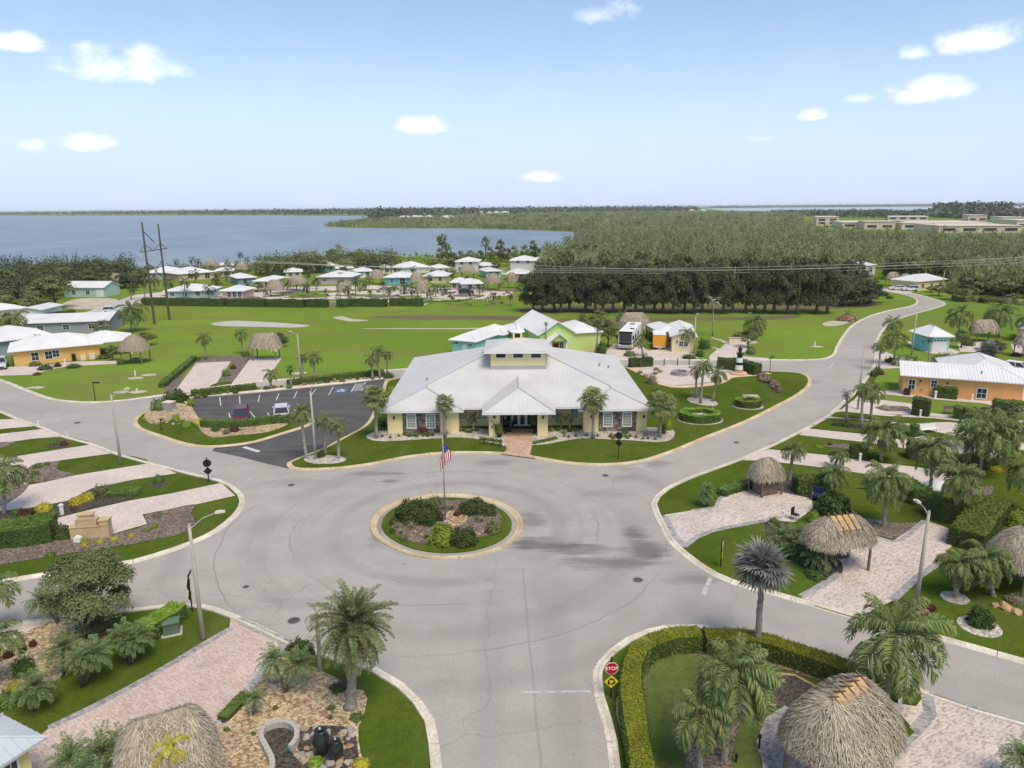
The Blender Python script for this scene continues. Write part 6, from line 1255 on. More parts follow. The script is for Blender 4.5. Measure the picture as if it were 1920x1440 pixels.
# ------------------------------------------------------------------ houses and huts
TEAL=(.30,.60,.54); LIME=(.50,.66,.22); CREAM=(.74,.64,.40); TURQ=(.26,.62,.60); ORG=(.76,.40,.15); ORY=(.76,.46,.14); GREYB=(.30,.34,.38); PINK=(.66,.42,.36); PEACH=(.72,.45,.28); WHT_=(.72,.72,.70); BTEAL=(.03,.42,.46); RUST=(.55,.13,.05); PGREEN=(.42,.56,.48)
h_ = house('mint green house with white roof left behind the clubhouse', (848,664), (891,668), 14, TEAL, 2.7, .42, 'hip', [(.18,.9,.4,1.9),(.8,.8,.4,1.7),(.3,1,.5,1.6,'r')], ribs=.5, doors=[(.55,.95,2.05,(.7,.72,.70)),(.85,.95,2.1,(.42,.02,.10),'r')])
wing(h_, 3.0, 6.0, 8, 13, 2.7, .42, 'hip', TEAL, None, .5)
wL_ = (G(1077,664)-G(1012,668)).length
h_ = house('lime green house with tall white gable behind the clubhouse', (1012,668), (1077,664), 15, LIME, 3.8, .62, 'gy', [(.28,.6,1.3,1.0),(.62,.6,1.3,1.0)], ribs=.45, doors=[(.46,1.0,2.1,(.16,.03,.03))])
add_roof(h_, wL_*.46-1.5, wL_*.46+1.5, -1.6, .6, 2.8, .75, 'gy', .4, None, .4, wallmat(LIME), 'porch_roof')
for x in (-1.4,1.4): mb = MB(); mb.box((wL_*.46+x,-1.5,1.35),(.25,.25,2.7)); mb.build('porch_post', M['white'], h_)
wing(h_, wL_, wL_+5.8, 2.5, 11, 3.4, .42, 'hip', LIME, None, .45); wing(h_, -2.6, .2, 8, 14.5, 3.2, .42, 'hip', LIME, None, .45)
h_ = house('cream garage house with white gable roof beside the plaza', (1259,660), (1302,661), 13, CREAM, 2.9, .36, 'gy', [(.42,.75,.8,1.1),(.60,.75,.8,1.1),(.5,1,.8,1.0,'r')], ribs=.5)
mb = MB()
for x in (.9,4.6): mb.box((x,-.1,1.9),(.2,.2,.35))
mb.build('wall_lamp', M['black'], h_)
house('cream house with white hip roof behind the orange trailer', (1238,648), (1272,647), 8, CREAM, 2.7, .4, 'hip', [(.55,.8,1.3,.7)], ribs=.5)
h_ = house('turquoise house with white roof and white garage door on the right', (1740,660), (1778,659.5), (G(1704,650)-G(1740,660)).length*1.05, TURQ, 2.9, .62, 'hip', [(.35,1.0,.3,2.2,'l')], rm=M['roof'], ribs=.45, oh=.55, doors=[(.52,2.5,2.25,(.66,.67,.66))])
mb = MB()
for x in (-.9,-.3,.3,.9): mb.box(((G(1778,659.5)-G(1740,660)).length*.52+x,-.09,2.0),(.4,.02,.22))
mb.build('garage_window', M['glass'], h_); mb = MB(); mb.box((-.3,1.4,1.7),(.5,.06,.06)); mb.box((-.3,1.4,1.5),(.06,.06,.45)); mb.build('wall_bracket', M['black'], h_)
wO = (G(1915,757)-G(1691,739)).length
h_ = house('long orange house with white metal roof on the right', (1691,739), (1915,757), 5.6, ORG, 2.8, .40, 'gx', [(.075,.75,1.35,.75),(.265,.65,.85,1.35),(.38,.85,.7,.9),(.67,1.05,1.3,.3)], ribs=.40, oh=.5)
mb = MB(); mb.box2(wO*.40, wO-.02, 5.62, 13, 0, 2.8); mb.build('wing_wall', wallmat(ORG), h_)
add_roof(h_, wO*.42, wO+.3, 0, 13, 2.84, .43, 'hip', .52, None, .40, wallmat(ORG), 'hip_roof')
for fx in (.10,.33): mb = MB(); mb.box((fx*13.8+.6,-.08,2.0),(.14,.16,.3)); mb.build('wall_lamp', M['black'], h_)
mb = MB(); mb.box((.55,-.35,.45),(.7,.6,.9)); mb.build('air_conditioner', M['dark'], h_); mb = MB(); mb.tube([(9,1.0,3.2),(9,1.0,3.75)],.08,6); mb.build('vent_pipe', M['dark'], h_)
house('peach house at the far right edge behind the palms', (1905,640), (1960,645), 8, PEACH, 2.6, .4, 'hip')
house('small pale yellow far house with white hip roof on the right', (1718,546), (1772,541), 8, (.72,.62,.33), 2.9, .36, 'hip', [(.2,1.2,1.2,.8),(.5,1.2,1.2,.8),(.8,1.2,1.2,.8)], ribs=.7)
house('little white roofed house half hidden above the far right trees', (1605,517), (1640,515), 10, WHT_, 3.6, .34, 'hip', [(.4,1.5,1.2,1.4),(.75,1.5,1.2,1.4)], ribs=.7)
# left group
h_ = house('orange yellow house with long white hip roof on the left', (28,687), (189,671), 8.5, ORY, 2.7, .34, 'hip', [(.24,1.0,1.3,.7),(.395,1.0,1.3,.7),(.48,.95,1.1,.95)], ribs=.45, oh=.7)
wl0 = (G(189,671)-G(28,687)).length
add_roof(h_, wl0-3, wl0+5.2, 1.0, 8.2, 2.7, .34, 'hip', .5, None, .45, None, 'porch_roof')
for y in (1.2,8.0): mb = MB(); mb.box((wl0+5.0,y,1.3),(.25,.25,2.6)); mb.build('porch_post', M['cream'], h_)
mb = MB(); mb.box((wl0*.79,-.35,.4),(.8,.6,.8)); mb.box((wl0*.9,-.3,.5),(.9,.5,1.0)); mb.build('air_conditioner', M['cream'], h_); mb = MB(); mb.box((wl0*.68,-.3,.6),(.6,.5,1.2)); mb.build('waste_bin', M['black'], h_)
house('grey house with white roof behind the orange house on the left', (-30,672), (100,655), 10, GREYB, 2.8, .34, 'hip', [(.45,1.1,1.4,.6),(.78,1.3,1.4,.6)], ribs=.5, oh=.6)
house('long low white roofed house behind the grey house on the left', (45,628), (205,622), 9, GREYB, 2.5, .24, 'gx', [(.2,1.2,1,.8),(.5,1.2,1,.8),(.8,1.2,1,.8)], ribs=.6)
house('white roofed building at the far left edge beyond the palms', (-40,606), (52,596), 9, WHT_, 2.6, .26, 'hip', [(.6,1.2,1,.8)], ribs=.7)
house('white carport roof beyond the left palm clump', (80,600), (118,590), 6, WHT_, 2.5, .18, 'gx'); 
house('pale green house with white gable roof by the left woods', (121,557), (196,557), 8, PGREEN, 2.9, .34, 'gx', [(.25,1.2,1.2,.8),(.6,1.2,1.2,.8)], ribs=.7, doors=[(.9,2.4,2.3,(.7,.7,.7))])
# village
VILL = [('orange cottage with big white roof at the left of the village',478,541,506,541,15,PEACH,3.0,.36,[(.3,1.2,1.3,.8),(.85,1.6,1.6,.4)]),('grey village house with white roof in the back row left',484,511,526,510,14,(.5,.52,.52),3,.36,[(.3,1.5,1.2,.9),(.7,1.5,1.2,.9)]),('turquoise back row village house with steep white roof',583,511,632,510,16,(.10,.46,.46),3.2,.42,[(.75,1.4,1.4,.8)]),('white roofed small village house beside the turquoise back row one',633,514,663,513,10,WHT_,2.8,.4,[(.5,1.3,1.2,.8)]),('pinkish grey village house with wide white roof',597,533,659,533,13,(.50,.38,.35),3.1,.33,[(.2,1.1,1.0,1)]),('cream village house with a white porch in the back row centre',716,514,752,513,13,CREAM,3,.36,[(.3,1.2,1.3,.8),(.7,1.2,1.3,.8)]),
 ('bright teal village house with white roof',722,534,766,534,12,BTEAL,3.1,.36,[(.3,1.1,1.1,.9),(.75,1.8,2.0,.2)]),('wide white roofed village house behind the yellow one',752,513,806,511,16,WHT_,2.8,.36,[(.4,1.4,1.2,.8)]),('yellow village house with white roof',795,531,836,531,13,(.76,.60,.25),3,.36,[(.3,1.1,1.2,.8),(.75,1.1,1.2,.8)]),('two storey white village house',854,510,895,510,12,WHT_,5,.36,[(.2,1.2,1.2,.8),(.6,1.2,1.2,.8),(.3,1.2,1.2,3),(.7,1.2,1.2,3)]),('rust red village house with white hip roof',846,545,866,545,12,RUST,3.2,.40,[(.3,1.2,1.3,.9),(.85,1.2,1.3,.9)]),('grey porch house joined right of the red village house',866,546,904,545,11,(.42,.45,.42),2.8,.36,[(.4,1.3,1.4,.6),(.8,1.3,1.4,.6)]),
 ('two level white village house left of the dark tree row',957,507,1004,507,14,WHT_,4.8,.36,[(.3,1.3,1.2,3),(.7,1.3,1.2,3)]),('orange village house left of the dark tree row',952,526,988,526,12,PEACH,3,.4,[(.3,1.4,1.4,.6),(.7,1.4,1.4,.6)]),('grey green village house at the back left with twin roofs',272,524,330,523,15,(.45,.5,.48),3,.36,[(.3,1.2,1.2,.8),(.7,1.2,1.2,.8)]),('peach village house at the back left',336,527,402,522,14,PEACH,3.1,.34,[(.3,1.3,1.3,.8),(.8,1.8,1.8,.3)]),('pale teal village house behind the long left hedge',312,561,392,560,11,(.42,.52,.52),2.9,.34,[(.15,1.1,1.1,.9),(.45,1.1,1.1,.9),(.75,1.1,1.1,.9)]),('small pink village house with white hip roof',417,560,456,560,9,PINK,2.8,.4,[(.35,1.0,1.5,.5),(.6,1.0,1.5,.5),(.85,1.0,1.5,.5)]),('blue and tan village house with white roof',447,535,480,533,14,(.12,.26,.30),3,.36,[(.4,1.4,1.4,.6)]),('white roofed house half hidden at the back right of the village',1002,506,1042,504,10,WHT_,4.0,.4,[(.5,1.2,1.2,2)])]
for lab, x0, y0, x1, y1, c in (('small peach house tucked behind the blue and tan one',405,520,436,519,PEACH),('little yellow house between the two huts left of centre',536,522,566,521,CREAM),('small white house behind the pinkish grey one',668,521,698,520,WHT_),('low pale blue house in the back row left of centre',690,508,714,508,(.40,.55,.58)),('small tan house in front of the shore trees',548,510,572,509,(.55,.45,.34)),('small coral house at the back near the pylon',410,509,438,508,PINK),('small white house beside the two storey one',818,514,845,513,WHT_),('little mint house left of the orange one by the tree row',912,521,940,520,TEAL),('tiny cream house at the back of the right village',905,509,930,508,CREAM)): VILL.append((lab,x0,y0,x1,y1,11,c,2.9,.36,[(.3,1.2,1.2,.8),(.72,1.2,1.2,.8)]))
for lab, x0, y0, x1, y1, d, c, hg, pt, wn_ in VILL: house(lab, (x0,y0), (x1,y1), d*.85, tuple(x*.75+.14 for x in c), hg*.84, pt*.85, 'hip', wn_, ribs=.9, oh=.6)
# bottom left house
c0 = G(86,1377,2.75); fd = (G(0,1431,2.75)-c0).normalized(); bd = Vector((-fd.y, fd.x, 0)); bd = bd if bd.y > 0 else -bd; cr = c0+fd*.55+bd*.55; cr.z = 0; DB = (G(37,1317,2.75)-c0).length-1.1
house('pale yellow house corner with ribbed white roof at the bottom left', cr+fd*11, cr, DB, (.78,.66,.26), 2.7, .36, 'hip', [(.3,1.0,1.3,.8,'r'),(.93,.5,1.3,.8)], rm=M['roof_blue'], ribs=.42, oh=.55)
# far school blocks
SCH = (.74,.60,.45)
for lab, x0, x1, y, d, hg, c in (('beige three storey school block at the left of the far campus',1530,1572,423,60,12,SCH),('long low beige campus building in the far right distance',1578,1700,428,70,7,SCH),('beige campus hall with dark window band',1620,1678,430,30,9,(.70,.54,.42)),('wide flat roofed campus building farther right',1690,1860,430,90,7,(.74,.63,.52)),('long tan campus building at the right edge',1760,1915,437,60,7,(.73,.56,.42)),('low tan campus warehouse behind the long buildings',1665,1740,413,90,6,(.78,.68,.54)),('small tan campus block among dark trees',1815,1850,415,50,10,SCH),('pale tan campus building beyond the long beige one',1880,1935,418,60,8,(.78,.70,.58)),('yellowish campus block at the far right edge',1905,1960,428,50,9,SCH)):
    a, b_ = G(x0,y), G(x1,y); w = (b_-a).length; d *= 1.3; hg *= .85; root = empty('school_building', a, math.atan2(b_.y-a.y,b_.x-a.x), lab, 'school'); mb = MB(); mb.box2(0,w,0,d,0,hg); mb.build('wall', wallmat(c), root); mb = MB(); mb.box2(-.6,w+.6,-.6,d+.6,hg+.01,hg+.6); mb.build('roof', wallmat((.66,.55,.46)), root); n_ = max(2, int(w/14))
    for i in range(n_):
        for zz in ([2.0] if hg < 10 else [2.0,6.0]): mb = MB(); mb.box2(w*(i+.2)/n_,w*(i+.8)/n_,-.25,-.02,zz,zz+2.2); mb.build('window', M['glass'], root)

hut('large thatched hut with orange ridge sheets at the bottom right', (1570,1452), 232, .80, R(38), 2.3, 2.1, .4, 0, 5, 4, None, 8500)
hut('thatched hut with bare orange ridge on the paved lot at right', (1568,1062), 136, .62, R(12), 2.2, 1.6, .36, 0, 5, 4, None, 4200)
hut('small thatched tiki bar with wooden counter', (1434,924), 66, .85, R(20), 1.75, 1.55, .12, 0, 0, 4, None, 2200, True)
hut('thatched hut cut off by the right edge behind palms', (1922,1102), 158, .7, R(15), 2.3, 2.2, .3, 0, 4, 4, None, 3600)
hut('grey brown thatched hut at the bottom left beside the pink driveway', (326,1503), 180, .85, R(28), 2.3, 2.1, .45, 0, 0, 4, None, 7000)
hut('thatched hut beside the orange house on the left lawn', (256,680), 54, .9, 0, 2.4, 2.4, .08, 0, 0, 4, None, 1400)
hut('thatched hut behind the two pink lots left', (500,674), 62, .6, 0, 2.3, 2.3, .45, 1, 0, 4); hut('thatched hut behind the motorhome', (1188,632), 62, .6, 0, 2.3, 2.6, .45, 1, 0, 4); hut('thatched hut behind the turquoise house on the right', (1842,640), 52, .6, 0, 2.2, 1.9, .5, 1, 0, 4)
hut('thatched hut beside the far yellow house', (1696,539), 28, .7, 0, 2.4, 1.8, .2, 1); hut('thatched hut left of the two far white cars', (1672,536), 26, .7, 0, 2.4, 2.0, .2, 1); hut('thatched hut at the right edge by the white car', (1925,668), 50, .7, 0, 2.2, 1.9, .4, 1)
for px, w, lab in (((560,546),36,'large thatched hut in the village left of the pinkish house'),((517,556),34,'thatched hut just behind the long village hedge'),((708,533),26,'brown thatched hut left of the teal village house'),((782,540),28,'thatched hut right of the teal village house'),((925,543),30,'thatched hut right of the red village house'),((792,560),26,'thatched hut near the right end of the long hedge'),((877,522),32,'thatched hut in front of the two storey white house'),((221,541),26,'thatched hut by the left woods'),((645,562),24,'low thatched hut in the middle of the village pads'),((398,510),26,'thatched hut at the back left behind the peach house'),((455,515),24,'thatched hut at the back of the village left of centre'),((960,540),20,'thatched hut beside the dark tree row')): hut(lab, px, w, .7, 0, 2.4, 2.6, .3, 1)

# ------------------------------------------------------------------ palms, one by one
palm('tall date palm with dense round crown at the bottom centre left', (658,1326), (664,1168), 86, 'date')
palm('slender palm with dry orange fronds behind the date palm', (600,1258), (594,1150), 34, 'dry' if False else 'washing', nf=8, tr=.13)
clump('pair of leaning dwarf palms in a V on the tan gravel', (538,1300), [(513,1238,36,.1),(560,1248,40,.3)], 'pygmy', None, 34)
clump('small dark leafed dwarf palm beside the pink driveway edge', (470,1342), [(478,1310,24,.1)], 'pygmy', None, 28)
palm('silver blue fan palm on a tall ringed trunk', (1418,1226), (1431,1058), 58, 'silver', nf=34)
palm('large queen palm with drooping fronds beside the big bottom right hut', (1660,1320), (1680,1190), 112, 'queen', nf=24)
palm('broad pale green queen palm rising from the hedged lawn', (1357,1425), (1378,1262), 96, 'queen', nf=32); palm('low queen palm left in the hedged lawn bed', (1312,1455), (1312,1338), 70, 'queen', nf=26); palm('queen palm behind the pair in the hedged lawn', (1395,1340), (1400,1255), 66, 'queen', nf=24)
P_ = [('queen palm on the mulch triangle of the right lawn',(1657,987),(1664,898),56),('queen palm behind the right lawn with grey trunk by the white cover',(1743,926),(1752,838),52),('tallest queen palm at the right with wide crown',(1836,892),(1850,808),68),('queen palm inside the dark clipped hedge corner',(1787,980),(1799,892),52),('queen palm over the right driveways with dark ragged crown',(1651,864),(1658,808),48),('narrow leaning queen palm on the lawn by the tiki bar',(1480,900),(1487,842),28),('short palm right of the narrow leaning one',(1563,878),(1575,850),24),('young palm in the bushes above the tiki driveway',(1554,930),(1562,888),36),('queen palm in a white ring on the right lawn',(1790,1122),(1801,1056),48),('leafy palm at the right beside the cut off hut',(1862,1118),(1850,1048),56),('palm in the far right garden behind the hedges',(1826,842),(1832,786),36),('thick palm at the right edge above the yellow shrubs',(1885,870),(1890,796),48),('palm at the right edge near the pale lawn',(1930,960),(1925,880),50),
 ('thin young palm on the strip before the orange house',(1587,792),(1588,738),13),('middle palm of the three before the orange house',(1615,802),(1618,728),22),('dark topped right palm of the three before the orange house',(1632,792),(1637,732),30),('palm with round crown beside the street near the turquoise house',(1676,684),(1678,632),28),('smaller palm nearer the street by the turquoise house',(1648,694),(1651,648),18),('slim upright palm top above the street palms',(1668,655),(1676,604),22),('thin folded palm in front of the turquoise garage',(1741,690),(1744,636),9),('queen palm on the meadow behind the turquoise house',(1795,640),(1801,588),30),('pale trunked queen palm right of the far thatched hut',(1872,632),(1876,588),34),('palm at the far right edge of the meadow',(1925,640),(1925,600),24),
 ('broad queen palm by the meadow edge right of the lighthouse',(1418,628),(1416,604),28),('palm beside the cream garage house roof',(1287,660),(1288,624),20),('green palm standing left of the motorhome garden',(1117,664),(1122,610),14),('palm in front of the motorhome',(1207,668),(1200,638),18),('small bright palm by the plaza hedge',(1206,688),(1208,667),10),('spindly closed palm left before the lime house',(1024,668),(1024,606),6),('spindly closed palm right before the lime house',(1054,664),(1054,630),6),('palm behind the lime house right',(1128,612),(1126,588),16),('palm left in the scrub behind the lime house',(1088,612),(1092,594),13),('feathery palm behind the motorhome hut',(1166,620),(1166,592),18),
 ('left palm of the lawn trio beside the plaza',(1305,748),(1306,694),18),('middle palm of the lawn trio beside the plaza',(1313,758),(1320,684),22),('right palm of the lawn trio beside the plaza',(1336,754),(1345,700),22),('left grey trunked palm of the parking exit trio',(575,862),(563,772),28),('middle palm of the parking exit trio',(610,850),(608,784),24),('right palm of the parking exit trio',(635,862),(634,796),24),('left palm of the trio behind the parking lot',(699,712),(696,672),18),('tall middle palm of the trio behind the parking lot',(712,710),(710,656),18),('right palm of the trio behind the parking lot',(726,705),(726,664),14),('wind blown palm on the street verge behind the lot',(590,716),(588,668),20),('thin palm beside the street lamp behind the lot',(568,718),(567,670),12),('bushy palm between the pink lots and the street',(508,730),(507,700),18),('thin palm at the right edge of the pink lots',(546,724),(544,692),12),
 ('big queen palm on the left meadow beside the pylon',(246,622),(245,582),34),('round headed palm left of the pink lots',(387,674),(382,632),19),('slender palm on the meadow left of the thatched hut',(454,664),(452,624),16),('slim palm in front of the grey house on the left',(73,664),(69,632),9),('full palm behind the left orange house chimney side',(28,640),(30,596),26),('second full palm at the left behind the grey house',(8,640),(2,598),26),('queen palm cut by the left edge by the driveways',(8,962),(6,884),48)]
for lab, b0, c0, r in P_: palm(lab, b0, c0, r, 'queen', nf=max(14, min(28, int(12+r/4))), lod=0 if r > 15 else 1)
for lab, b0, c0, r in (('sabal palm at the left front corner of the clubhouse',(706,822),(703,744),33),('small sabal palm on the left front of the clubhouse',(834,820),(833,754),24),('full sabal palm on the right front of the clubhouse',(1112,822),(1112,748),34),('drooping sabal palm at the right corner of the clubhouse',(1237,820),(1240,758),35)): palm(lab, b0, c0, r, 'sabal', z0=.1)
for lab, b0, c0, r in (('young palm left of the porch pillar',(927,820),(926,796),11),('small double palm before the left recessed clubhouse window',(888,806),(886,783),15),('small palm before the right recessed clubhouse window',(1052,806),(1050,784),14),('small twin palm right of the recessed clubhouse window',(1069,808),(1067,782),14)): palm(lab, b0, c0, r, 'queen', lod=1, tr=.09)
palm('pale grey headed fan palm in front of the dark tree row', (1336,630), (1338,566), 17, 'washing', lod=1); palm('low silver palm beside the orange house roof', (1854,668), (1853,656), 24, 'silver', nf=18)
clump('leaning palm at the street edge of the left gravel garden', (110,1170), [(78,1130,34,.2),(102,1128,26,.5)], 'pygmy')
clump('dwarf palm clump in the upper middle of the lower left lawn', (247,1246), [(228,1196,36,.1),(262,1192,36,.4),(245,1205,30,-.2)], 'pygmy'); clump('dwarf palm clump in the middle of the lower left lawn', (155,1288), [(178,1228,38,.2),(150,1238,32,-.2)], 'pygmy'); clump('grey green dwarf palm over the left gravel', (118,1268), [(118,1218,42,.2)], 'pygmy'); clump('dwarf palm left of the bottom left roof', (60,1335), [(68,1290,44,.1)], 'pygmy'); clump('wide dwarf palm clump below the hut at the bottom left', (205,1500), [(195,1418,66,-.2),(240,1402,52,.4),(130,1425,52,.2),(220,1440,50,-.6)], 'pygmy', None, 36); 
palm('yellow drooping palm in front of the bottom left hut', (322,1640), (318,1400), 46, 'gold', nf=10, tr=.06)
palm('feathery palm entering from the left edge at the street', (-35,1190), (-18,1100), 56, 'queen', nf=18); palm('palm with drooping fronds at the left edge above the gravel', (-30,1290), (-12,1196), 60, 'queen', nf=18)
clump('low bright green palm cluster beside the thatched hut at right', (1537,1068), [(1536,1042,34,0)], 'pygmy', None, 36); clump('dark leafed palm cluster left of the thatched hut', (1480,1030), [(1462,1008,34,.2),(1495,1004,30,.3),(1478,1018,28,-.2)], 'pygmy', None, 28); clump('upright cycad like palm on the lawn by the tiki driveway', (1326,950), [(1326,920,20,.05),(1322,930,17,-.1)], 'pygmy', None, 34)
clump('spiky fan palm clump in front of the orange house wall', (1730,738), [(1722,722,20,0),(1736,726,15,.1)], 'pygmy', None, 24); clump('low palm clump between lamp pole and turquoise house', (1692,686), [(1684,676,14,0),(1700,674,15,.2),(1716,676,13,.3)], 'pygmy', None, 24); clump('fan leaved traveller palms before the orange house roof', (1768,690), [(1752,676,14,.1),(1768,672,18,0),(1783,674,16,.1)], 'pygmy', None, 24); clump('leafy palm at the lower right corner of the picture', (1925,1470), [(1915,1420,44,0)], 'pygmy', None, 34); clump('palm shrub with lush fronds at the right by the boulders', (1832,1085), [(1815,1062,34,.1),(1845,1070,34,.2)], 'pygmy', None, 36)
VP = [(575,558,537),(594,553,528),(652,566,541),(667,554,526),(731,570,545),(773,562,542),(807,569,547),(817,557,539),(847,571,553),(883,573,543),(925,567,553),(958,573,553),(696,562,552),(720,548,536),(640,548,534),(500,553,541),(465,552,538),(410,548,534),(757,552,541),(900,556,545),(540,550,536),(685,545,532),(835,552,541),(612,560,548)]
ORD = 'first second third fourth fifth sixth seventh eighth ninth tenth eleventh twelfth thirteenth fourteenth fifteenth sixteenth seventeenth eighteenth nineteenth twentieth'.split(); ORD += ['twenty '+o for o in ORD[:9]]+['thirtieth']
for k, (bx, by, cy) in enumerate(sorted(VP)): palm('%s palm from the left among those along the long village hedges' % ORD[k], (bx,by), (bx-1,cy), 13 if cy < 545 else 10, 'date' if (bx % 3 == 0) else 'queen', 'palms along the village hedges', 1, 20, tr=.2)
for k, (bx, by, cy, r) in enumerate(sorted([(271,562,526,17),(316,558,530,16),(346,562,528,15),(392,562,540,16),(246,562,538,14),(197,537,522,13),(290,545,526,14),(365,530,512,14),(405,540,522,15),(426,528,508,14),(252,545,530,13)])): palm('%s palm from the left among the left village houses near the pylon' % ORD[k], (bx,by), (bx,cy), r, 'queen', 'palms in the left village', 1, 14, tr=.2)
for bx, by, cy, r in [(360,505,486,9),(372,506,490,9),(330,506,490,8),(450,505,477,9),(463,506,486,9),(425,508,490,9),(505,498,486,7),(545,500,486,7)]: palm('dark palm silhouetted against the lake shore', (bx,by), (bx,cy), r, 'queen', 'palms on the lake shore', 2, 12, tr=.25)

# ------------------------------------------------------------------ trees, one by one
tree('big olive green bushy tree at the left street', (172,1196), 1028, 92, 'olive', None, trunk=.16, crownz=.2, n=26000, size=.05, v=1); shrub('round grey green bush below the big olive tree', (178,1186), 30, 46, 'olive', None, n=900)
fx = [1002,1018,1036,1053,1070,1099,1098,1115,1132,1151,1170,1188,1206,1224,1243,1262,1282,1300,1318,1337,1357,1376,1395,1414,1434,1454,1475,1493,1530,1550]
for i, x in enumerate(fx):
    tp_ = 482-10*math.sin(min(1,(x-1000)/120))+3*math.sin(i*1.7); tree('%s tree from the left in the long dark planted row' % ORD[i], (x+rnd.uniform(-3,3), 585+.006*(x-1000)+rnd.uniform(-1.5,1.5)), tp_+rnd.uniform(-7,7), 27 if i < 28 else 30, 'ficus', 'dark tree row on the meadow', trunk=.34, crownz=.19, n=5200, size=.085)
for i, x in enumerate((1585,1612,1632)): tree(('left','middle','right')[i]+' one of three broad low dark trees ending the row at the right', (x, 574-i*3), (500,512,508)[i], (34,34,24)[i], 'ficus', 'right end trees of the dark row', trunk=.35, crownz=.2, n=5200, size=.085)
for i in range(26):
    x = 1020+i*23+rnd.uniform(-5,5); tree('dark tree in the second rank behind the planted row', (x, 560+rnd.uniform(-3,3)), 466+rnd.uniform(-6,8), 27, ('ficus','ficus','oak')[i%3], 'second rank behind the dark row', trunk=.3, crownz=.3, n=2200, size=.13)
for i, (x, y, t_, r) in enumerate([(12,560,498,34),(45,572,510,34),(78,580,520,36),(105,578,508,34),(30,538,492,32),(70,536,490,34),(110,540,488,36),(150,532,482,34),(190,530,480,34),(222,528,486,30),(250,528,494,28),(262,532,500,22),(170,545,500,28),(140,552,508,24),(8,590,540,26),(60,592,548,26),(235,540,505,22),(215,540,508,20),(-20,560,492,34),(95,528,484,26)]): tree('dark rounded tree in the thick wood at the left', (x,y), t_, r*1.1, ('oak','ficus','olive')[i%3], 'trees of the left wood', trunk=.3, crownz=.35, n=2600, size=.12)
for i, (x, y, t_, r) in enumerate([(505,512,480,14),(520,510,476,15),(545,508,474,15),(565,507,470,15),(585,505,466,16),(605,504,470,14),(625,503,462,15),(638,500,457,14),(655,500,466,15),(675,500,464,15),(692,500,466,14),(712,500,468,13),(728,500,470,13),(742,502,472,13),(535,515,488,14),(600,512,480,15),(650,512,482,15),(700,512,480,15),(735,512,482,13),(488,514,486,12),(670,506,475,14),(575,514,484,13),(425,514,494,12),(392,512,496,12)]): tree('shore tree in the band between village and lake', (x,y), t_, r, ('oak','wood','ficus')[i%3], 'shore trees behind the village', trunk=.25, crownz=.35, n=1100, size=.17)
for i, (x, y, t_, r) in enumerate([(826,498,462,9),(840,500,458,9),(850,500,466,9),(865,500,468,9),(880,498,466,9),(900,496,464,9),(920,495,460,9),(935,495,458,10),(950,495,456,10),(965,496,458,10),(985,496,456,11),(1005,496,454,12),(1025,498,456,12),(1045,500,460,13),(1060,502,462,14),(815,500,480,8),(890,505,480,9),(930,508,484,9),(915,515,500,8),(1080,500,455,14),(1098,500,448,14),(1120,500,452,15),(1000,480,448,9),(1030,515,484,12),(1015,530,500,12),(1045,530,498,13)]): tree('tree in the mixed stand right of the village lane', (x,y), t_, r, ('wood','oak','ficus')[i%3], 'mixed stand behind the village', trunk=.22, crownz=.3, n=1000, size=.17)
for x, y, t_, r in ((830,498,433,11),(911,496,441,9),(939,494,447,9),(838,492,452,8)): tree('tall pine with bare trunk rising above the shore trees', (x,y), t_, r, 'oak', 'tall pines on the shore', trunk=.3, crownz=.78, n=900, size=.17)
for i in range(30):
    x = 1665+i*9.5+rnd.uniform(-6,6); y = (545+max(0,(x-1780))*.06+rnd.uniform(-10,8)) if x > 1785 else 521+rnd.uniform(-4,4); tree('dark woodland tree at the near edge of the right forest', (x,y), y-46+rnd.uniform(-10,8), 22+rnd.uniform(-4,6), ('ficus','oak','wood')[i%3], 'forest edge trees on the right', trunk=.25, crownz=.3, n=1500, size=.15)
for i, (x, y, t_, r) in enumerate([(1760,555,532,18),(1785,562,535,20),(1805,566,538,18),(1822,562,534,18),(1850,568,552,14),(1875,572,556,14),(1900,566,548,16),(1745,548,536,12)]): tree('low scrubby tree by the far right meadow edge', (x,y), t_, r, ('olive','oak')[i%2], 'scrub trees at the right meadow edge', trunk=.12, crownz=.3, n=1300, size=.14)
for i in range(44):
    x = rnd.uniform(405, 960); y = rnd.uniform(512, 550); hh = rnd.uniform(12, 24)
    if i % 2: palm('green palm among the packed village houses', (x,y), (x,y-hh), rnd.uniform(8,12), ('queen','date')[i%4//2], 'palms between the village houses', 1, 20, tr=.2)
    else: tree('small leafy tree among the packed village houses', (x,y), y-hh*.9, rnd.uniform(6,11), ('oak','olive','wood')[i%3], 'small trees between the village houses', trunk=.15, crownz=.3, n=700, size=.17)
for lab, x, y, t_, r, mk in (('leafy tree in front of the low white roofed house',195,632,598,19,'oak'),('round topped tree behind the thatched hut by the pink lots',526,650,618,14,'ficus'),('tree beside the hut on the left lawn',272,648,622,22,'oak'),('dense shrub like tree between lime house and motorhome',1140,650,596,20,'oak'),('feathery tree behind the lime house',1112,618,590,18,'olive'),('tree behind the cargo trailer',1225,634,608,14,'ficus'),('low tree on the lot behind the lighthouse',1402,652,615,22,'oak'),('tree right of the turquoise house',1802,652,616,17,'oak'),('dark bush tree by the right driveway end',1862,660,634,20,'ficus'),('leafy tree in the right hand gardens',1890,800,752,30,'oak'),('dark shrub tree in the right hand gardens',1850,790,758,26,'ficus'),('small tree beside the left house porch',212,676,645,13,'oak')): tree(lab, (x,y), t_, r, mk, None, trunk=.13, crownz=.3, n=2000, size=.12)
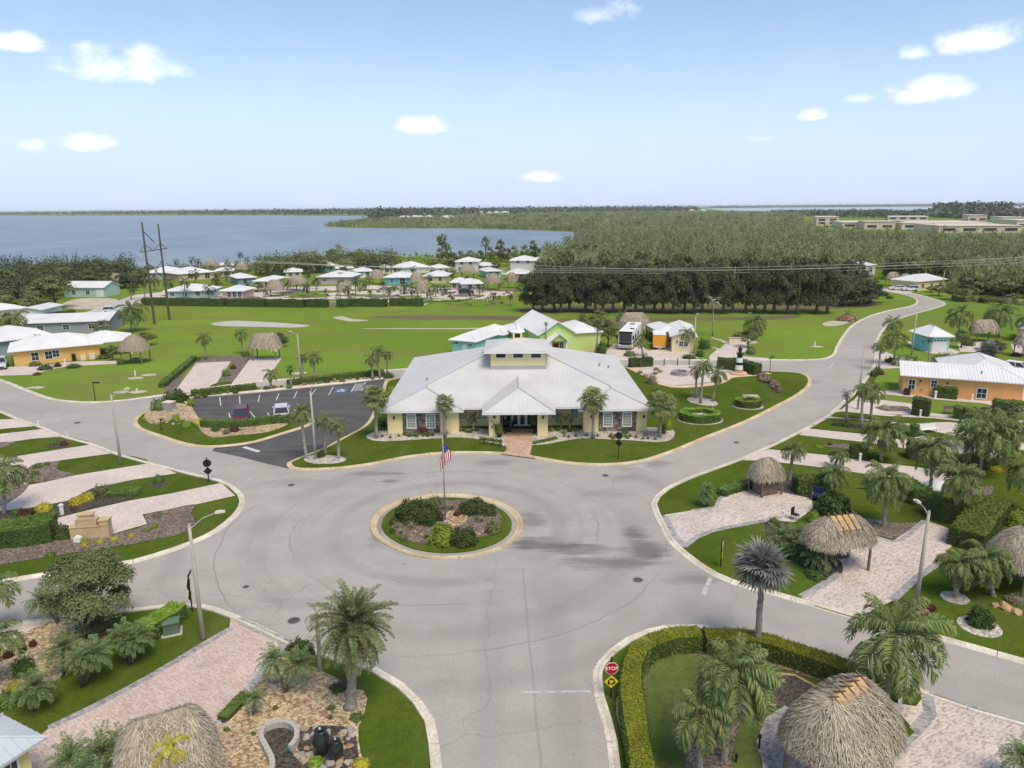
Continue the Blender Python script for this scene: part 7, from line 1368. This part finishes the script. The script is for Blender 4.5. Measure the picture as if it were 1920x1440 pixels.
# ------------------------------------------------------------------ hedges
SEH = [(1214,1560),(1206,1440),(1192,1350),(1184,1290),(1186,1245),(1197,1215),(1220,1196),(1262,1184),(1312,1182)]
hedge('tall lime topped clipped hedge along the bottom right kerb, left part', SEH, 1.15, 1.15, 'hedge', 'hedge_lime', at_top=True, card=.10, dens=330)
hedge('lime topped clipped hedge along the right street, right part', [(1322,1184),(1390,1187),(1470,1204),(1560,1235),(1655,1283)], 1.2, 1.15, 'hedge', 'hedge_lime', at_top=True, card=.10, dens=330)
hedge('big rounded clipped hedge block at the left edge', [(-30,1022),(20,1016),(60,1012),(104,1006)], 2.6, 1.6, 'hedge_dark', 'hedge', card=.15, dens=120)
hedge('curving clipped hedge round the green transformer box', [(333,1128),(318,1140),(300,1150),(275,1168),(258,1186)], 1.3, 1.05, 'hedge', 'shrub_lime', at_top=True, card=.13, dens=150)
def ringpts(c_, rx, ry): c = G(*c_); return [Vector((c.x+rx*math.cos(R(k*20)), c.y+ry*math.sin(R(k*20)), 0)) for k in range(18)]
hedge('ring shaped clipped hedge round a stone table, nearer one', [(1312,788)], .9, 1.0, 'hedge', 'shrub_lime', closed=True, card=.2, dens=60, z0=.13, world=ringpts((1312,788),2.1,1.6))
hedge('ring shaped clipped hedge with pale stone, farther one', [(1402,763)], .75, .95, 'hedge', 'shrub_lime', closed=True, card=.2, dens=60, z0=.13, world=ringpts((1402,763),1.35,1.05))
for lab, pts, w, h in (('square clipped dark hedge block on the right lots',[(1710,775),(1741,779)],1.8,2.1),('clipped hedge block against the orange house wall',[(1750,744),(1792,748)],1.3,1.6),('clipped hedge pair left block by the bench',[(1788,783),(1803,785)],1.5,1.5),('clipped hedge pair right block by the bench',[(1806,785),(1832,788)],1.5,1.5),('tall dark clipped hedge corner on the right lawn',[(1738,962),(1775,976),(1830,966)],1.5,1.7),('dark clipped hedge behind the white pedestal on the lawn',[(1594,857),(1622,859)],1.3,1.3),('dark hedge block right of the palm cluster',[(1700,857),(1732,860)],1.6,1.9),('low dark hedge row below the far right driveways',[(1765,874),(1852,880)],1.2,1.3),('dark clipped hedge behind the small hedge blocks at right',[(1860,770),(1915,778)],1.6,1.6),('dark hedge by the pale driveway at the far right',[(1705,815),(1720,817)],1.3,1.3)):
    hedge(lab, pts, w, h, 'hedge_dark', 'hedge', card=.2, dens=70)
hedge('broad bright topped diagonal hedge on the right', [(1808,1030),(1826,1008),(1845,985),(1862,965)], 2.4, 1.5, 'hedge_dark', 'hedge', card=.16, dens=110)
for lab, a, c in (('leftmost clipped hedge of the long meadow row',(270,572),(423,574)),('second clipped hedge of the long meadow row',(427,574),(499,575)),('third clipped hedge of the long meadow row',(503,575),(571,576)),('fourth clipped hedge of the long meadow row',(577,575),(614,576)),('short fifth clipped hedge of the long meadow row',(636,575),(650,576)),('sixth clipped hedge of the long meadow row',(657,574),(725,575)),('rightmost clipped hedge of the long meadow row',(733,573),(792,574))): hedge(lab, [a,c], 2.2, 2.0, 'hedge_dark', None, card=.35, dens=14)
hedge('low hedge along the front of the parking lot', [(380,799),(430,801),(480,797),(530,791),(575,788)], 1.0, .9, 'hedge', 'hedge', card=.2, dens=55, z0=.1)
hedge('low ragged hedge behind the parking lot, left part', [(360,742),(420,736),(480,729)], 1.1, .8, 'hedge', 'hedge', card=.25, dens=40, z0=.1); hedge('low ragged hedge behind the parking lot, right part', [(540,722),(600,715),(660,708),(720,703)], 1.2, .8, 'hedge', 'hedge', card=.25, dens=40, z0=.1)
hedge('dark hedge along the plaza street side left', [(1180,688),(1222,686)], 1.2, 1.4, 'hedge_dark', None, card=.25, dens=40, z0=.1); hedge('dark hedge behind the lighthouse', [(1345,690),(1370,692),(1400,697),(1420,703)], 1.6, 1.7, 'hedge_dark', None, card=.25, dens=40, z0=.1); hedge('dark hedge between motorhome and trailer lots', [(1213,640),(1240,636)], 1.5, 1.6, 'hedge_dark', None, card=.3, dens=25)
hedge('row of small shrubs along the left pink lot', [(304,727),(330,705),(365,675)], .9, .8, 'hedge_dark', 'hedge', card=.25, dens=40); hedge('clipped low hedge at the far left village street', [(88,598),(140,592)], 2.0, 1.4, 'hedge_dark', None, card=.35, dens=14)
hedge('groundcover hedge strip along the second left driveway', [(205,930),(230,929),(262,926)], 1.2, .55, 'shrub', 'hedge', card=.16, dens=80); hedge('dark low planting along the pink driveway edge', [(418,1352),(440,1328),(462,1306)], .7, .35, 'hedge_dark', 'shrub', card=.1, dens=160)
hedge('tall ornamental grass hedge below the right driveways', [(1490,922),(1525,922),(1560,924)], 1.6, 1.5, 'shrub', 'shrub', card=.22, dens=70); hedge('shrub row behind the small tiki bar', [(1352,930),(1385,918),(1410,913)], 1.0, .7, 'hedge_dark', 'shrub', card=.18, dens=70)
hedge('shrub mass on the lawn edge below the white cover', [(1690,925),(1712,938),(1728,946)], 1.8, 1.5, 'shrub', 'shrub', card=.2, dens=70)

# ------------------------------------------------------------------ shrubs
S_ = [('large dark round shrub at the back left of the roundabout',(772,972),26,34,'shrub'),('dark round shrub right of the large one in the roundabout',(800,976),24,32,'shrub'),('wide dark shrub at the back right of the roundabout',(890,958),24,22,'shrub'),('second dark shrub at the right edge of the roundabout',(914,962),17,16,'shrub'),('bright lime green round shrub at the front of the roundabout',(829,1016),24,32,'shrub_lime'),('dark round shrub beside the lime one at the front',(870,1018),24,27,'shrub'),('small olive bush at the back of the roundabout',(815,946),12,16,'olive'),('small dark bush at the left of the roundabout',(739,982),9,12,'shrub'),('low bush at the front left of the roundabout',(757,1012),8,10,'olive'),('little dark bush at the left rim of the roundabout',(736,998),6,8,'shrub'),('grey bush at the right of the roundabout',(924,998),13,22,'olive'),('low bush between stones right front of the roundabout',(858,966),8,8,'red'),
 ('yellow shrub left of the pedestal on the left',(82,958),15,16,'yellow'),('yellow shrub near the big left hedge pedestal',(64,966),10,11,'yellow'),('yellow shrub beside the middle left driveway, left one',(146,945),14,15,'yellow'),('yellow shrub beside the middle left driveway, right one',(165,938),13,16,'yellow'),('dark red shrub on the left mulch',(50,972),18,18,'red'),('small dark red plant beside the first left driveway',(140,957),7,7,'red'),('brown green bush on the left lawn strip',(190,928),14,19,'olive'),('small tree like bush in the mulch spot on the left lawn',(298,905),9,16,'shrub'),('grey green bush in the left mulch bed',(75,902),12,13,'grey'),('green bush in the left mulch bed',(66,896),8,14,'shrub'),('small round bush at the top of the left mulch bed',(72,877),9,9,'shrub'),('second small bush at the top of the left mulch bed',(88,872),5,6,'shrub'),('dark bush at the right end of the big left hedge',(118,1008),16,26,'hedge_dark'),('dark shrub on the left strip behind the pedestal',(100,834),10,12,'shrub'),('dark red shrub on the left strip',(120,835),7,10,'red'),('small green shrub in the near mulch bed',(295,968),9,9,'grey'),('brown tuft in the near mulch bed',(320,966),6,11,'brown'),('green mound at the lower left of the near mulch bed',(95,1043),10,9,'shrub'),('dark shrub by the left road in the near lots',(30,964),9,10,'shrub'),
 ('bright green leafy plant on the left gravel',(48,1262),20,34,'shrub'),('dark purple plant on the left gravel, left one',(17,1232),10,16,'red'),('dark purple plant on the left gravel, middle one',(42,1222),8,14,'red'),('dark purple plant on the left gravel, right one',(63,1212),7,14,'red'),('yellow green shrub above the bottom left roof',(28,1292),13,16,'yellow'),('pale green plant behind the dwarf palms at left',(122,1198),16,12,'shrub_lime'),('dark green shrub below the queen palm at left edge',(18,1318),24,20,'shrub'),('white speckled shrub beside the transformer',(240,1196),16,20,'grey'),
 ('dark leaved shrub at the corner of the tan gravel bed',(566,1232),22,34,'hedge_dark'),('reddish shrub beside the dwarf palm pair',(552,1222),18,18,'red'),('small dark mound by the palm bed edge',(486,1305),13,12,'brown'),('dark mulch coloured low shrub left of the date palm',(636,1292),17,10,'hedge_dark'),('small blue green plant in the tan gravel',(621,1330),8,9,'shrub'),('green grassy plant at the foot of the date palm',(668,1348),14,10,'shrub'),('yellow flowering plant by the urns',(677,1440),17,18,'yellow'),('leafy green plant in front of the urns',(592,1434),14,16,'shrub_lime'),('round cactus on the gravel left of the pond',(426,1371),6,8,'shrub'),('small green ball plant by the pond',(476,1378),5,7,'shrub'),('little green plant in the middle gravel',(517,1330),6,7,'shrub'),('dark ball plant at the pond wall',(495,1374),8,10,'hedge_dark'),
 ('dark bush beside the right tiki driveway',(1560,962),32,40,'hedge_dark'),('light green ball shrub beside the dark bush at right',(1524,978),13,22,'shrub_lime'),('dark shrub against the thatched hut posts',(1500,1045),32,26,'hedge_dark'),('leafy green shrub at the right hut corner',(1450,985),11,17,'shrub'),('dark mound below the large right hut',(1530,1082),20,14,'hedge_dark'),('dark leafy heart of the strap leaved plant on the right lawn',(1836,1172),22,34,'hedge_dark'),('lime shrub at the foot of the right leafy palm',(1782,1068),18,22,'shrub_lime'),('yellow groundcover at the right, left patch',(1870,884),12,9,'yellow'),('yellow groundcover at the right, middle patch',(1888,887),12,9,'yellow'),('yellow shrub above the yellow groundcover at right',(1908,876),14,16,'yellow'),('lime shrub at the right edge below the pale lawn',(1905,985),22,28,'shrub_lime'),('grey green boulder bed shrub at right',(1905,1128),18,15,'grey'),('purple brown groundcover round the lamp pole',(1725,1150),18,10,'brown'),('second purple brown patch right of the lamp pole',(1743,1142),12,10,'red'),('low shrub behind the right hut post',(1575,1010),14,16,'shrub'),('small dark shrub on the upper right strip, left',(1568,798),9,9,'hedge_dark'),('small dark shrub on the upper right strip, middle',(1585,800),9,10,'hedge_dark'),('small dark shrub on the upper right strip, right',(1602,801),8,8,'hedge_dark'),('dark shrub along the strip of palms',(1625,800),12,11,'hedge_dark'),('yellow green low shrub on the second right strip',(1535,840),9,7,'shrub_lime'),('dark red low shrub on the second right strip',(1555,835),5,6,'red'),('grass like plants on the first right strip',(1660,768),12,9,'grey'),('dark shrub at the corner of the orange house',(1637,705),10,13,'hedge_dark'),('purple shrub near the corner of the orange house',(1650,702),8,10,'red'),('rounded dark bush behind the left hut of the village strip',(1640,862),10,9,'hedge_dark'),('green bush between right driveways',(1838,858),16,15,'shrub'),('leafy lime bush at the right gardens',(1898,850),14,15,'shrub_lime'),('dark garden bush right side behind palms',(1870,812),16,18,'hedge_dark'),('dark bush at right behind the tall palm',(1912,826),18,20,'shrub'),
 ('clipped green bush at the left rear corner of the clubhouse',(735,738),10,16,'shrub_lime'),('dark bush at the left wall of the clubhouse',(716,800),9,18,'hedge_dark'),('lime bush at the right corner of the clubhouse',(1252,806),10,24,'shrub_lime'),('dark bush at the right corner of the clubhouse',(1240,812),9,20,'hedge_dark'),('green bush behind the right roof corner of the clubhouse',(1232,745),14,20,'hedge'),('pale bush beside the plaza wall right of the clubhouse roof',(1222,720),12,20,'grey'),('purple shrub under the left stone wall window',(795,812),11,14,'red'),('dark shrub under the right stone wall window',(1172,812),8,9,'hedge_dark'),('ball shrub at the right clubhouse pillar',(1211,817),5,8,'brown'),
 ('lime shrub at the parking island corner',(358,760),8,16,'shrub_lime'),('dark spreading shrub at the parking corner',(332,752),22,20,'hedge_dark'),('leafy shrub on the left of the parking island',(300,768),16,24,'shrub'),('lime shrub low on the parking island',(330,790),10,14,'shrub_lime'),('yellow green shrub trail on the parking island',(350,800),12,12,'shrub_lime'),('yellow shrub tip on the parking island',(372,796),10,11,'yellow'),('tiny yellow plant at the left tip of the parking island',(270,788),4,8,'yellow'),('dark green shrub on the parking island by the red car',(405,808),9,15,'hedge_dark'),('red shrub on the parking island',(440,808),12,8,'red'),('olive shrub by the parking island post',(425,813),8,10,'olive'),('dark shrub at the foot of the parking exit palms',(602,858),9,12,'hedge_dark'),
 ('dark bush at the left hut of the left lawn',(228,683),9,11,'hedge_dark'),('bush row under the orange house on the left',(195,672),14,8,'hedge_dark'),('dark bush row on the left driveway',(85,693),15,11,'hedge_dark'),('red brown bush on the left driveway',(108,688),8,9,'red'),('dark bush row before the pink driveway at left',(138,689),14,8,'hedge_dark'),('low dark bush on the left lawn corner',(70,703),8,6,'hedge_dark'),('bush under the left orange house windows',(65,686),12,8,'hedge'),('small green bush under the orange wall',(58,682),6,10,'shrub'),('bush between the pink lots, dark red',(437,692),7,9,'red'),('bush between the pink lots, green',(424,705),9,14,'shrub'),('bush by the right pink lot',(462,668),9,11,'shrub'),('bush at the head of the left pink lot',(372,676),5,7,'hedge_dark'),('shrub by the street behind the trio palms',(728,708),12,11,'hedge_dark'),('shrub patch on the meadow side of the street',(663,705),14,5,'brown'),
 ('dark bush right of the cream garage',(1320,654),12,20,'hedge_dark'),('dark bush below the cream garage front',(1292,672),14,9,'hedge_dark'),('dark bush at the lot by the lighthouse left',(1312,668),9,14,'hedge_dark'),('dark purple bushes behind the low cream wall',(1390,636),18,12,'red'),('bush at right of the lighthouse lot',(1408,664),9,14,'olive'),('shrub at the left of the motorhome driveway',(1127,664),11,26,'hedge_dark'),('grey tan garden bush by the motorhome',(1180,668),12,12,'olive'),('yellowish shrub before the motorhome palms',(1190,676),8,8,'shrub'),('dark bush mass behind the lime house',(1100,628),18,20,'olive'),('bushes beside the far cars',(1668,560),7,7,'hedge_dark'),('dark bush under the turquoise street palms',(1670,680),12,12,'hedge_dark'),('red bush by the right hut driveway',(1905,668),9,8,'red'),('dark bushes left of the right meadow hut',(1815,648),12,12,'hedge_dark')]
for lab, px, r, h, mk in S_:
    isl = 700 < px[0] < 945 and 940 < px[1] < 1030
    if isl: r *= 1.08; h *= 1.0; mk = 'hedge_dark' if mk == 'shrub' else mk
    shrub(lab, px, r, h, mk, 'shrubs', z0=.1 if isl or (690 < px[0] < 1262 and 735 < px[1] < 820) or (260 < px[0] < 460 and 755 < px[1] < 815) else 0, n=1500 if r > 20 else 700 if px[1] > 850 else 300)
for i, (x, y) in enumerate([(158,1024),(188,1018),(215,1013),(247,1007),(275,996),(290,990),(160,1016)]): shrub('%s small tuft in the yellow green row along the near mulch bed' % ('first second third fourth fifth sixth seventh'.split()[i]), (x,y), 7, 8, 'yellow' if i < 4 else 'shrub_lime', 'yellow tufts in the near mulch bed')
for i in range(16): shrub('low dark shrub clump in the white shell bed left of the entry', (756+i*3.6+rnd.uniform(-2,2), 814+rnd.uniform(-1,5)), 4.5, 6, ('shrub','hedge_dark')[i%2], 'left shell bed shrubs', z0=.12, n=200)
for i in range(12): shrub('low dark shrub near the left of the entry walk', (903+(i%6)*7, 824+(i//6)*7+i%6), 5, 6.5, ('shrub','hedge_dark')[i%2], 'entry walk shrubs left', z0=.12, n=200)
for i in range(9): shrub('low green shrub near the right of the entry walk', (1002+i*5, 832-i*1.1), 4.5, 6.5, 'shrub', 'entry walk shrubs right', z0=.12, n=200)
for i in range(12): shrub('dark shrub against the recessed clubhouse wall', ((858+i*6) if i < 7 else (1035+(i-7)*11), 806+rnd.uniform(-1,7)), 6, 7, ('hedge_dark','olive')[i%2], 'shrubs by the recessed walls', z0=.12, n=200)
for i in range(9): shrub('green shrub in the right shell bed', (1145+i*4.5, 820+rnd.uniform(-2,3)), 5, 7, 'shrub', 'right shell bed shrubs', z0=.12, n=200)
for i, (x, y) in enumerate([(717,819),(732,821),(748,818),(837,812),(1100,817),(1120,818),(1146,816),(1192,820),(1206,823),(1215,823),(1228,824),(1058,818),(1066,820),(1080,818)]): tuft('small spiky plant in the white shell bed', (x,y), 7, 'hedge_dark', 'yucca', 'spiky plants in the shell bed', z0=.12)
for i, (x, y, r) in enumerate([(772,990,16),(762,985,13),(745,990,14),(848,956,17),(860,957,14),(833,955,12),(904,978,16),(896,974,12),(922,985,13),(918,1000,14),(752,1000,12),(800,1008,14),(812,1010,12),(886,1015,12)]): tuft('pale feathery grass clump in the roundabout', (x,y), r, ('grey','olive')[i%2], 'grass', 'grass clumps in the roundabout', z0=.1)
tuft('blue green agave in the empty pond', (541,1411), 12, 'teal_agave', 'agave', None, z0=.07); tuft('agave on the pond rim', (551,1358), 9, 'silver', 'agave', None); tuft('big dark strap leaved plant in a shell ring on the right lawn', (1836,1174), 34, 'hedge_dark', 'yucca', None, zs=1.9); tuft('agave in the tan gravel by the date palm', (621,1348), 13, 'olive', 'agave', None); tuft('pale spiky plant left of the left pedestal', (82,968), 12, 'silver', 'yucca', None)
for i, (x, y) in enumerate([(1230,694),(1237,698),(1228,702),(1210,706),(1200,700),(1225,712)]): shrub('dry grassy bush on the plaza edge', (x,y), 6, 6, ('olive','brown')[i%2], 'plaza edge bushes', z0=.1, n=200)
for i in range(26): x = 356+i*14.3; shrub('small shrub in the strip behind the parking lot', (x, 745-i*1.55+rnd.uniform(-2,2)), rnd.uniform(4,8), rnd.uniform(4,7), ('hedge','olive','hedge_dark','brown')[i%4], 'strip shrubs behind the lot', z0=.1, n=200)
for i in range(60):
    p = (rnd.uniform(480,960), rnd.uniform(546,570)); shrub('low shrub among the village driveways', p, rnd.uniform(2.5,5), rnd.uniform(2.5,5), ('hedge_dark','olive','shrub')[i%3], 'village shrubs', n=120)
for i in range(24): shrub('round shrub in the row at the end of the long hedge', (800+i*5.0, 566-max(0,i-12)*1.1+rnd.uniform(-.5,.5)), 2.6, 3.2, 'hedge_dark', 'village kerb shrubs', n=120) if i < 22 else None
for i in range(20): shrub('bush at the right forest foot', (1790+i*7, 562+i*.5+rnd.uniform(-2,2)), rnd.uniform(6,11), rnd.uniform(6,12), ('olive','hedge_dark','wood')[i%3], 'forest foot bushes', n=260)

# ------------------------------------------------------------------ far woods: one mass of crowns and snags
def woods(name, polypx, count, hrange, mk, seed, rr=(1.8,3.4), near=9, bias=1.0, size=1.2, vert=False):
    rg = np.random.default_rng(seed); xs = [p[0] for p in polypx]; ys = [p[1] for p in polypx]; pos = []
    def inside(x, y):
        c = False; n = len(polypx)
        for i in range(n):
            (x1,y1),(x2,y2) = polypx[i], polypx[(i+1)%n]
            if (y1 > y) != (y2 > y) and x < (x2-x1)*(y-y1)/(y2-y1)+x1: c = not c
        return c
    while len(pos) < count:
        x = rg.uniform(min(xs),max(xs)); y = min(ys)+(max(ys)-min(ys))*rg.random()**bias
        if inside(x, y): g = G(x, y); pos.append((g.x, g.y))
    pos = np.array(pos); q = []; n = len(pos); h = rg.uniform(*hrange, n)*(.75+.5*rg.random(n)); dist = np.linalg.norm(pos,axis=1)
    scale = np.clip(dist/420, 1, 5)
    k = near
    for j in range(k):
        f = (j+.5)/k; a = rg.uniform(0,6.283,n); r = rg.uniform(*rr,n)*scale**.75*(1.05-.62*f)*rg.uniform(.35,1,n); z = h*(.30+.70*f)*rg.uniform(.9,1.06,n)
        c = np.stack([pos[:,0]+np.cos(a)*r, pos[:,1]+np.sin(a)*r, z], 1); nr = np.stack([np.cos(a), np.sin(a), np.full(n,.6)], 1)
        q.append(vcards(c, nr, 1.55*size*scale**.75*(1.2-.4*f), .8*size*scale**.75*(1.25-.5*f), rg) if vert else cards(c, nr, size*scale**.75*(1.25-.5*f), .75, .5, rg))
    q = np.concatenate(q); o = link(name, np_mesh(name, q, 4, L[mk])); o['kind'] = 'stuff'; return o
WD = [(1090,462),(1075,447),(1130,444),(1080,433),(1000,429),(860,427),(700,425),(640,423),(700,415),(760,409),(900,402),(1100,399),(1320,399),(1500,403),(1505,432),(1560,447),(1800,459),(1960,464),(2000,556),(1900,560),(1792,550),(1782,527),(1660,522),(1655,508),(1590,506),(1560,540),(1400,545),(1040,545),(1010,510),(1040,490)]
woods('woodland', WD, 8600, (5.5,9), 'wood', 5, (1.5,3.4), 32, 1.35, .72, True)
woods('woodland', WD, 2300, (5.5,10.5), 'olive', 6, (1.8,3.8), 30, 1.25, .75, True); woods('woodland', WD, 1300, (6,11.5), 'oak', 7, (1.8,3.8), 28, 1.25, .85)
def snags(poly, count, hr, seed, mk='grey'):
    rg = np.random.default_rng(seed); q = []
    for _ in range(count):
        i = rg.integers(0, 2000)/2000; x = rg.uniform(1060, 1930); y = 410+(545-410)*rg.random()**1.2; g = G(x, y)
        if x < 1130 and y < 470: continue
        if (x > 1500 and y < 455) or (1585 < x < 1790 and y > 505): continue
        h = rg.uniform(*hr)*(1+.2*(g.y > 500)); w = .13*max(1, g.y/260); lean = rg.normal(0,.5,2)
        for ax in ((1,0,0),(0,1,0)):
            a = np.array(ax)*w; b0 = np.array([g.x,g.y,1.0]); t_ = np.array([g.x+lean[0],g.y+lean[1],h]); q.append([b0-a,b0+a,t_+a*.4,t_-a*.4])
    o = link('snags', np_mesh('snags', np.array(q), 4, L[mk])); o['kind'] = 'stuff'
snags(WD, 2200, (6,11), 31)
woods('reedbed', [(612,424.5),(700,414),(1000,402),(1340,400),(1500,404),(1500,425),(1150,440),(1060,433),(860,427.5),(700,427)], 9000, (3.5,6.5), 'wood', 9, (3,6), 9, 1.0, 1.3, True)
woods('distant_woods', [(-100,394.5),(-100,404),(300,403.5),(690,404.5),(705,412),(900,404),(1100,400.5),(1300,399),(1310,391),(1100,391),(700,394)], 5200, (15,27), 'wood_far', 12, (6,12), 6, 1.0, 3.2)
woods('distant_woods', [(1330,389),(1930,384.5),(1930,386),(1330,390.5)], 1300, (14,24), 'wood_far', 14, (10,20), 5, 1.0, 5)
woods('distant_woods', [(1440,400),(1560,398),(1700,399),(1790,396),(1960,394),(1960,420),(1880,416),(1760,408),(1640,410),(1540,408)], 900, (7,11), 'wood_far', 16, (4,8), 14, 1.0, 2.2)
woods('distant_woods', [(690,407),(780,402),(900,399),(940,401),(860,405),(720,413)], 420, (8,13), 'wood_far', 18, (4,9), 8, 1.0, 2.4)
woods('distant_woods', [(1755,402),(1890,400),(1890,407),(1755,409)], 420, (15,26), 'wood_far', 19, (5,10), 16, 1.0, 2.4)
woods('shore_scrub', [(745,492),(760,486),(900,482),(1000,478),(1060,476),(1060,500),(900,500),(770,500)], 900, (1.5,3.2), 'shrub_lime', 21, (.8,1.6), 7, 1.0, 1.1)
woods('shore_scrub', [(270,512),(500,504),(500,512),(290,518)], 260, (2,3.5), 'wood', 22, (.8,1.6), 7, 1.0, 1.1)
woods('woodland', [(-80,520),(120,515),(262,520),(262,530),(150,545),(120,565),(-80,585)], 520, (6,9), 'ficus', 24, (1.8,3.2), 40, 1.0, .7)
woods('woodland', [(480,513),(600,505),(745,500),(748,508),(640,510),(480,520)], 380, (5,8), 'oak', 25, (1.6,2.8), 30, 1.0, .75)
# far white houses beyond the lake and on the spit
for i in range(26):
    p = G(rnd.choice((rnd.uniform(800,960), rnd.uniform(720,880), rnd.uniform(560,640), rnd.uniform(140,330))), 0 or 402.0) if i < 0 else None
for i in range(34):
    x = rnd.uniform(800,950) if i < 16 else rnd.uniform(715,885) if i < 28 else (rnd.uniform(1295,1330) if i < 31 else rnd.uniform(600,640)); y = 403.5+rnd.uniform(-1,.8) if i < 16 else 413.5+rnd.uniform(-.7,.7) if i < 28 else 400; g = G(x, y); s = g.y/700; w, d, h = 9*s**.5, 9*s**.5, 5.5*s**.5 if i > 15 else 5.5*s**.5
    root = empty('far_house', g, rnd.uniform(-.3,.3), 'tiny pale house in the row beyond the lake', 'house', 'far houses beyond the lake'); mb = MB(); mb.box2(-w/2,w/2,0,d,0,h); mb.build('wall', wallmat(PEACH if i % 3 == 0 else WHT_), root); add_roof(root, -w/2, w/2, 0, d, h, .35, 'hip', .5, M['roof'])
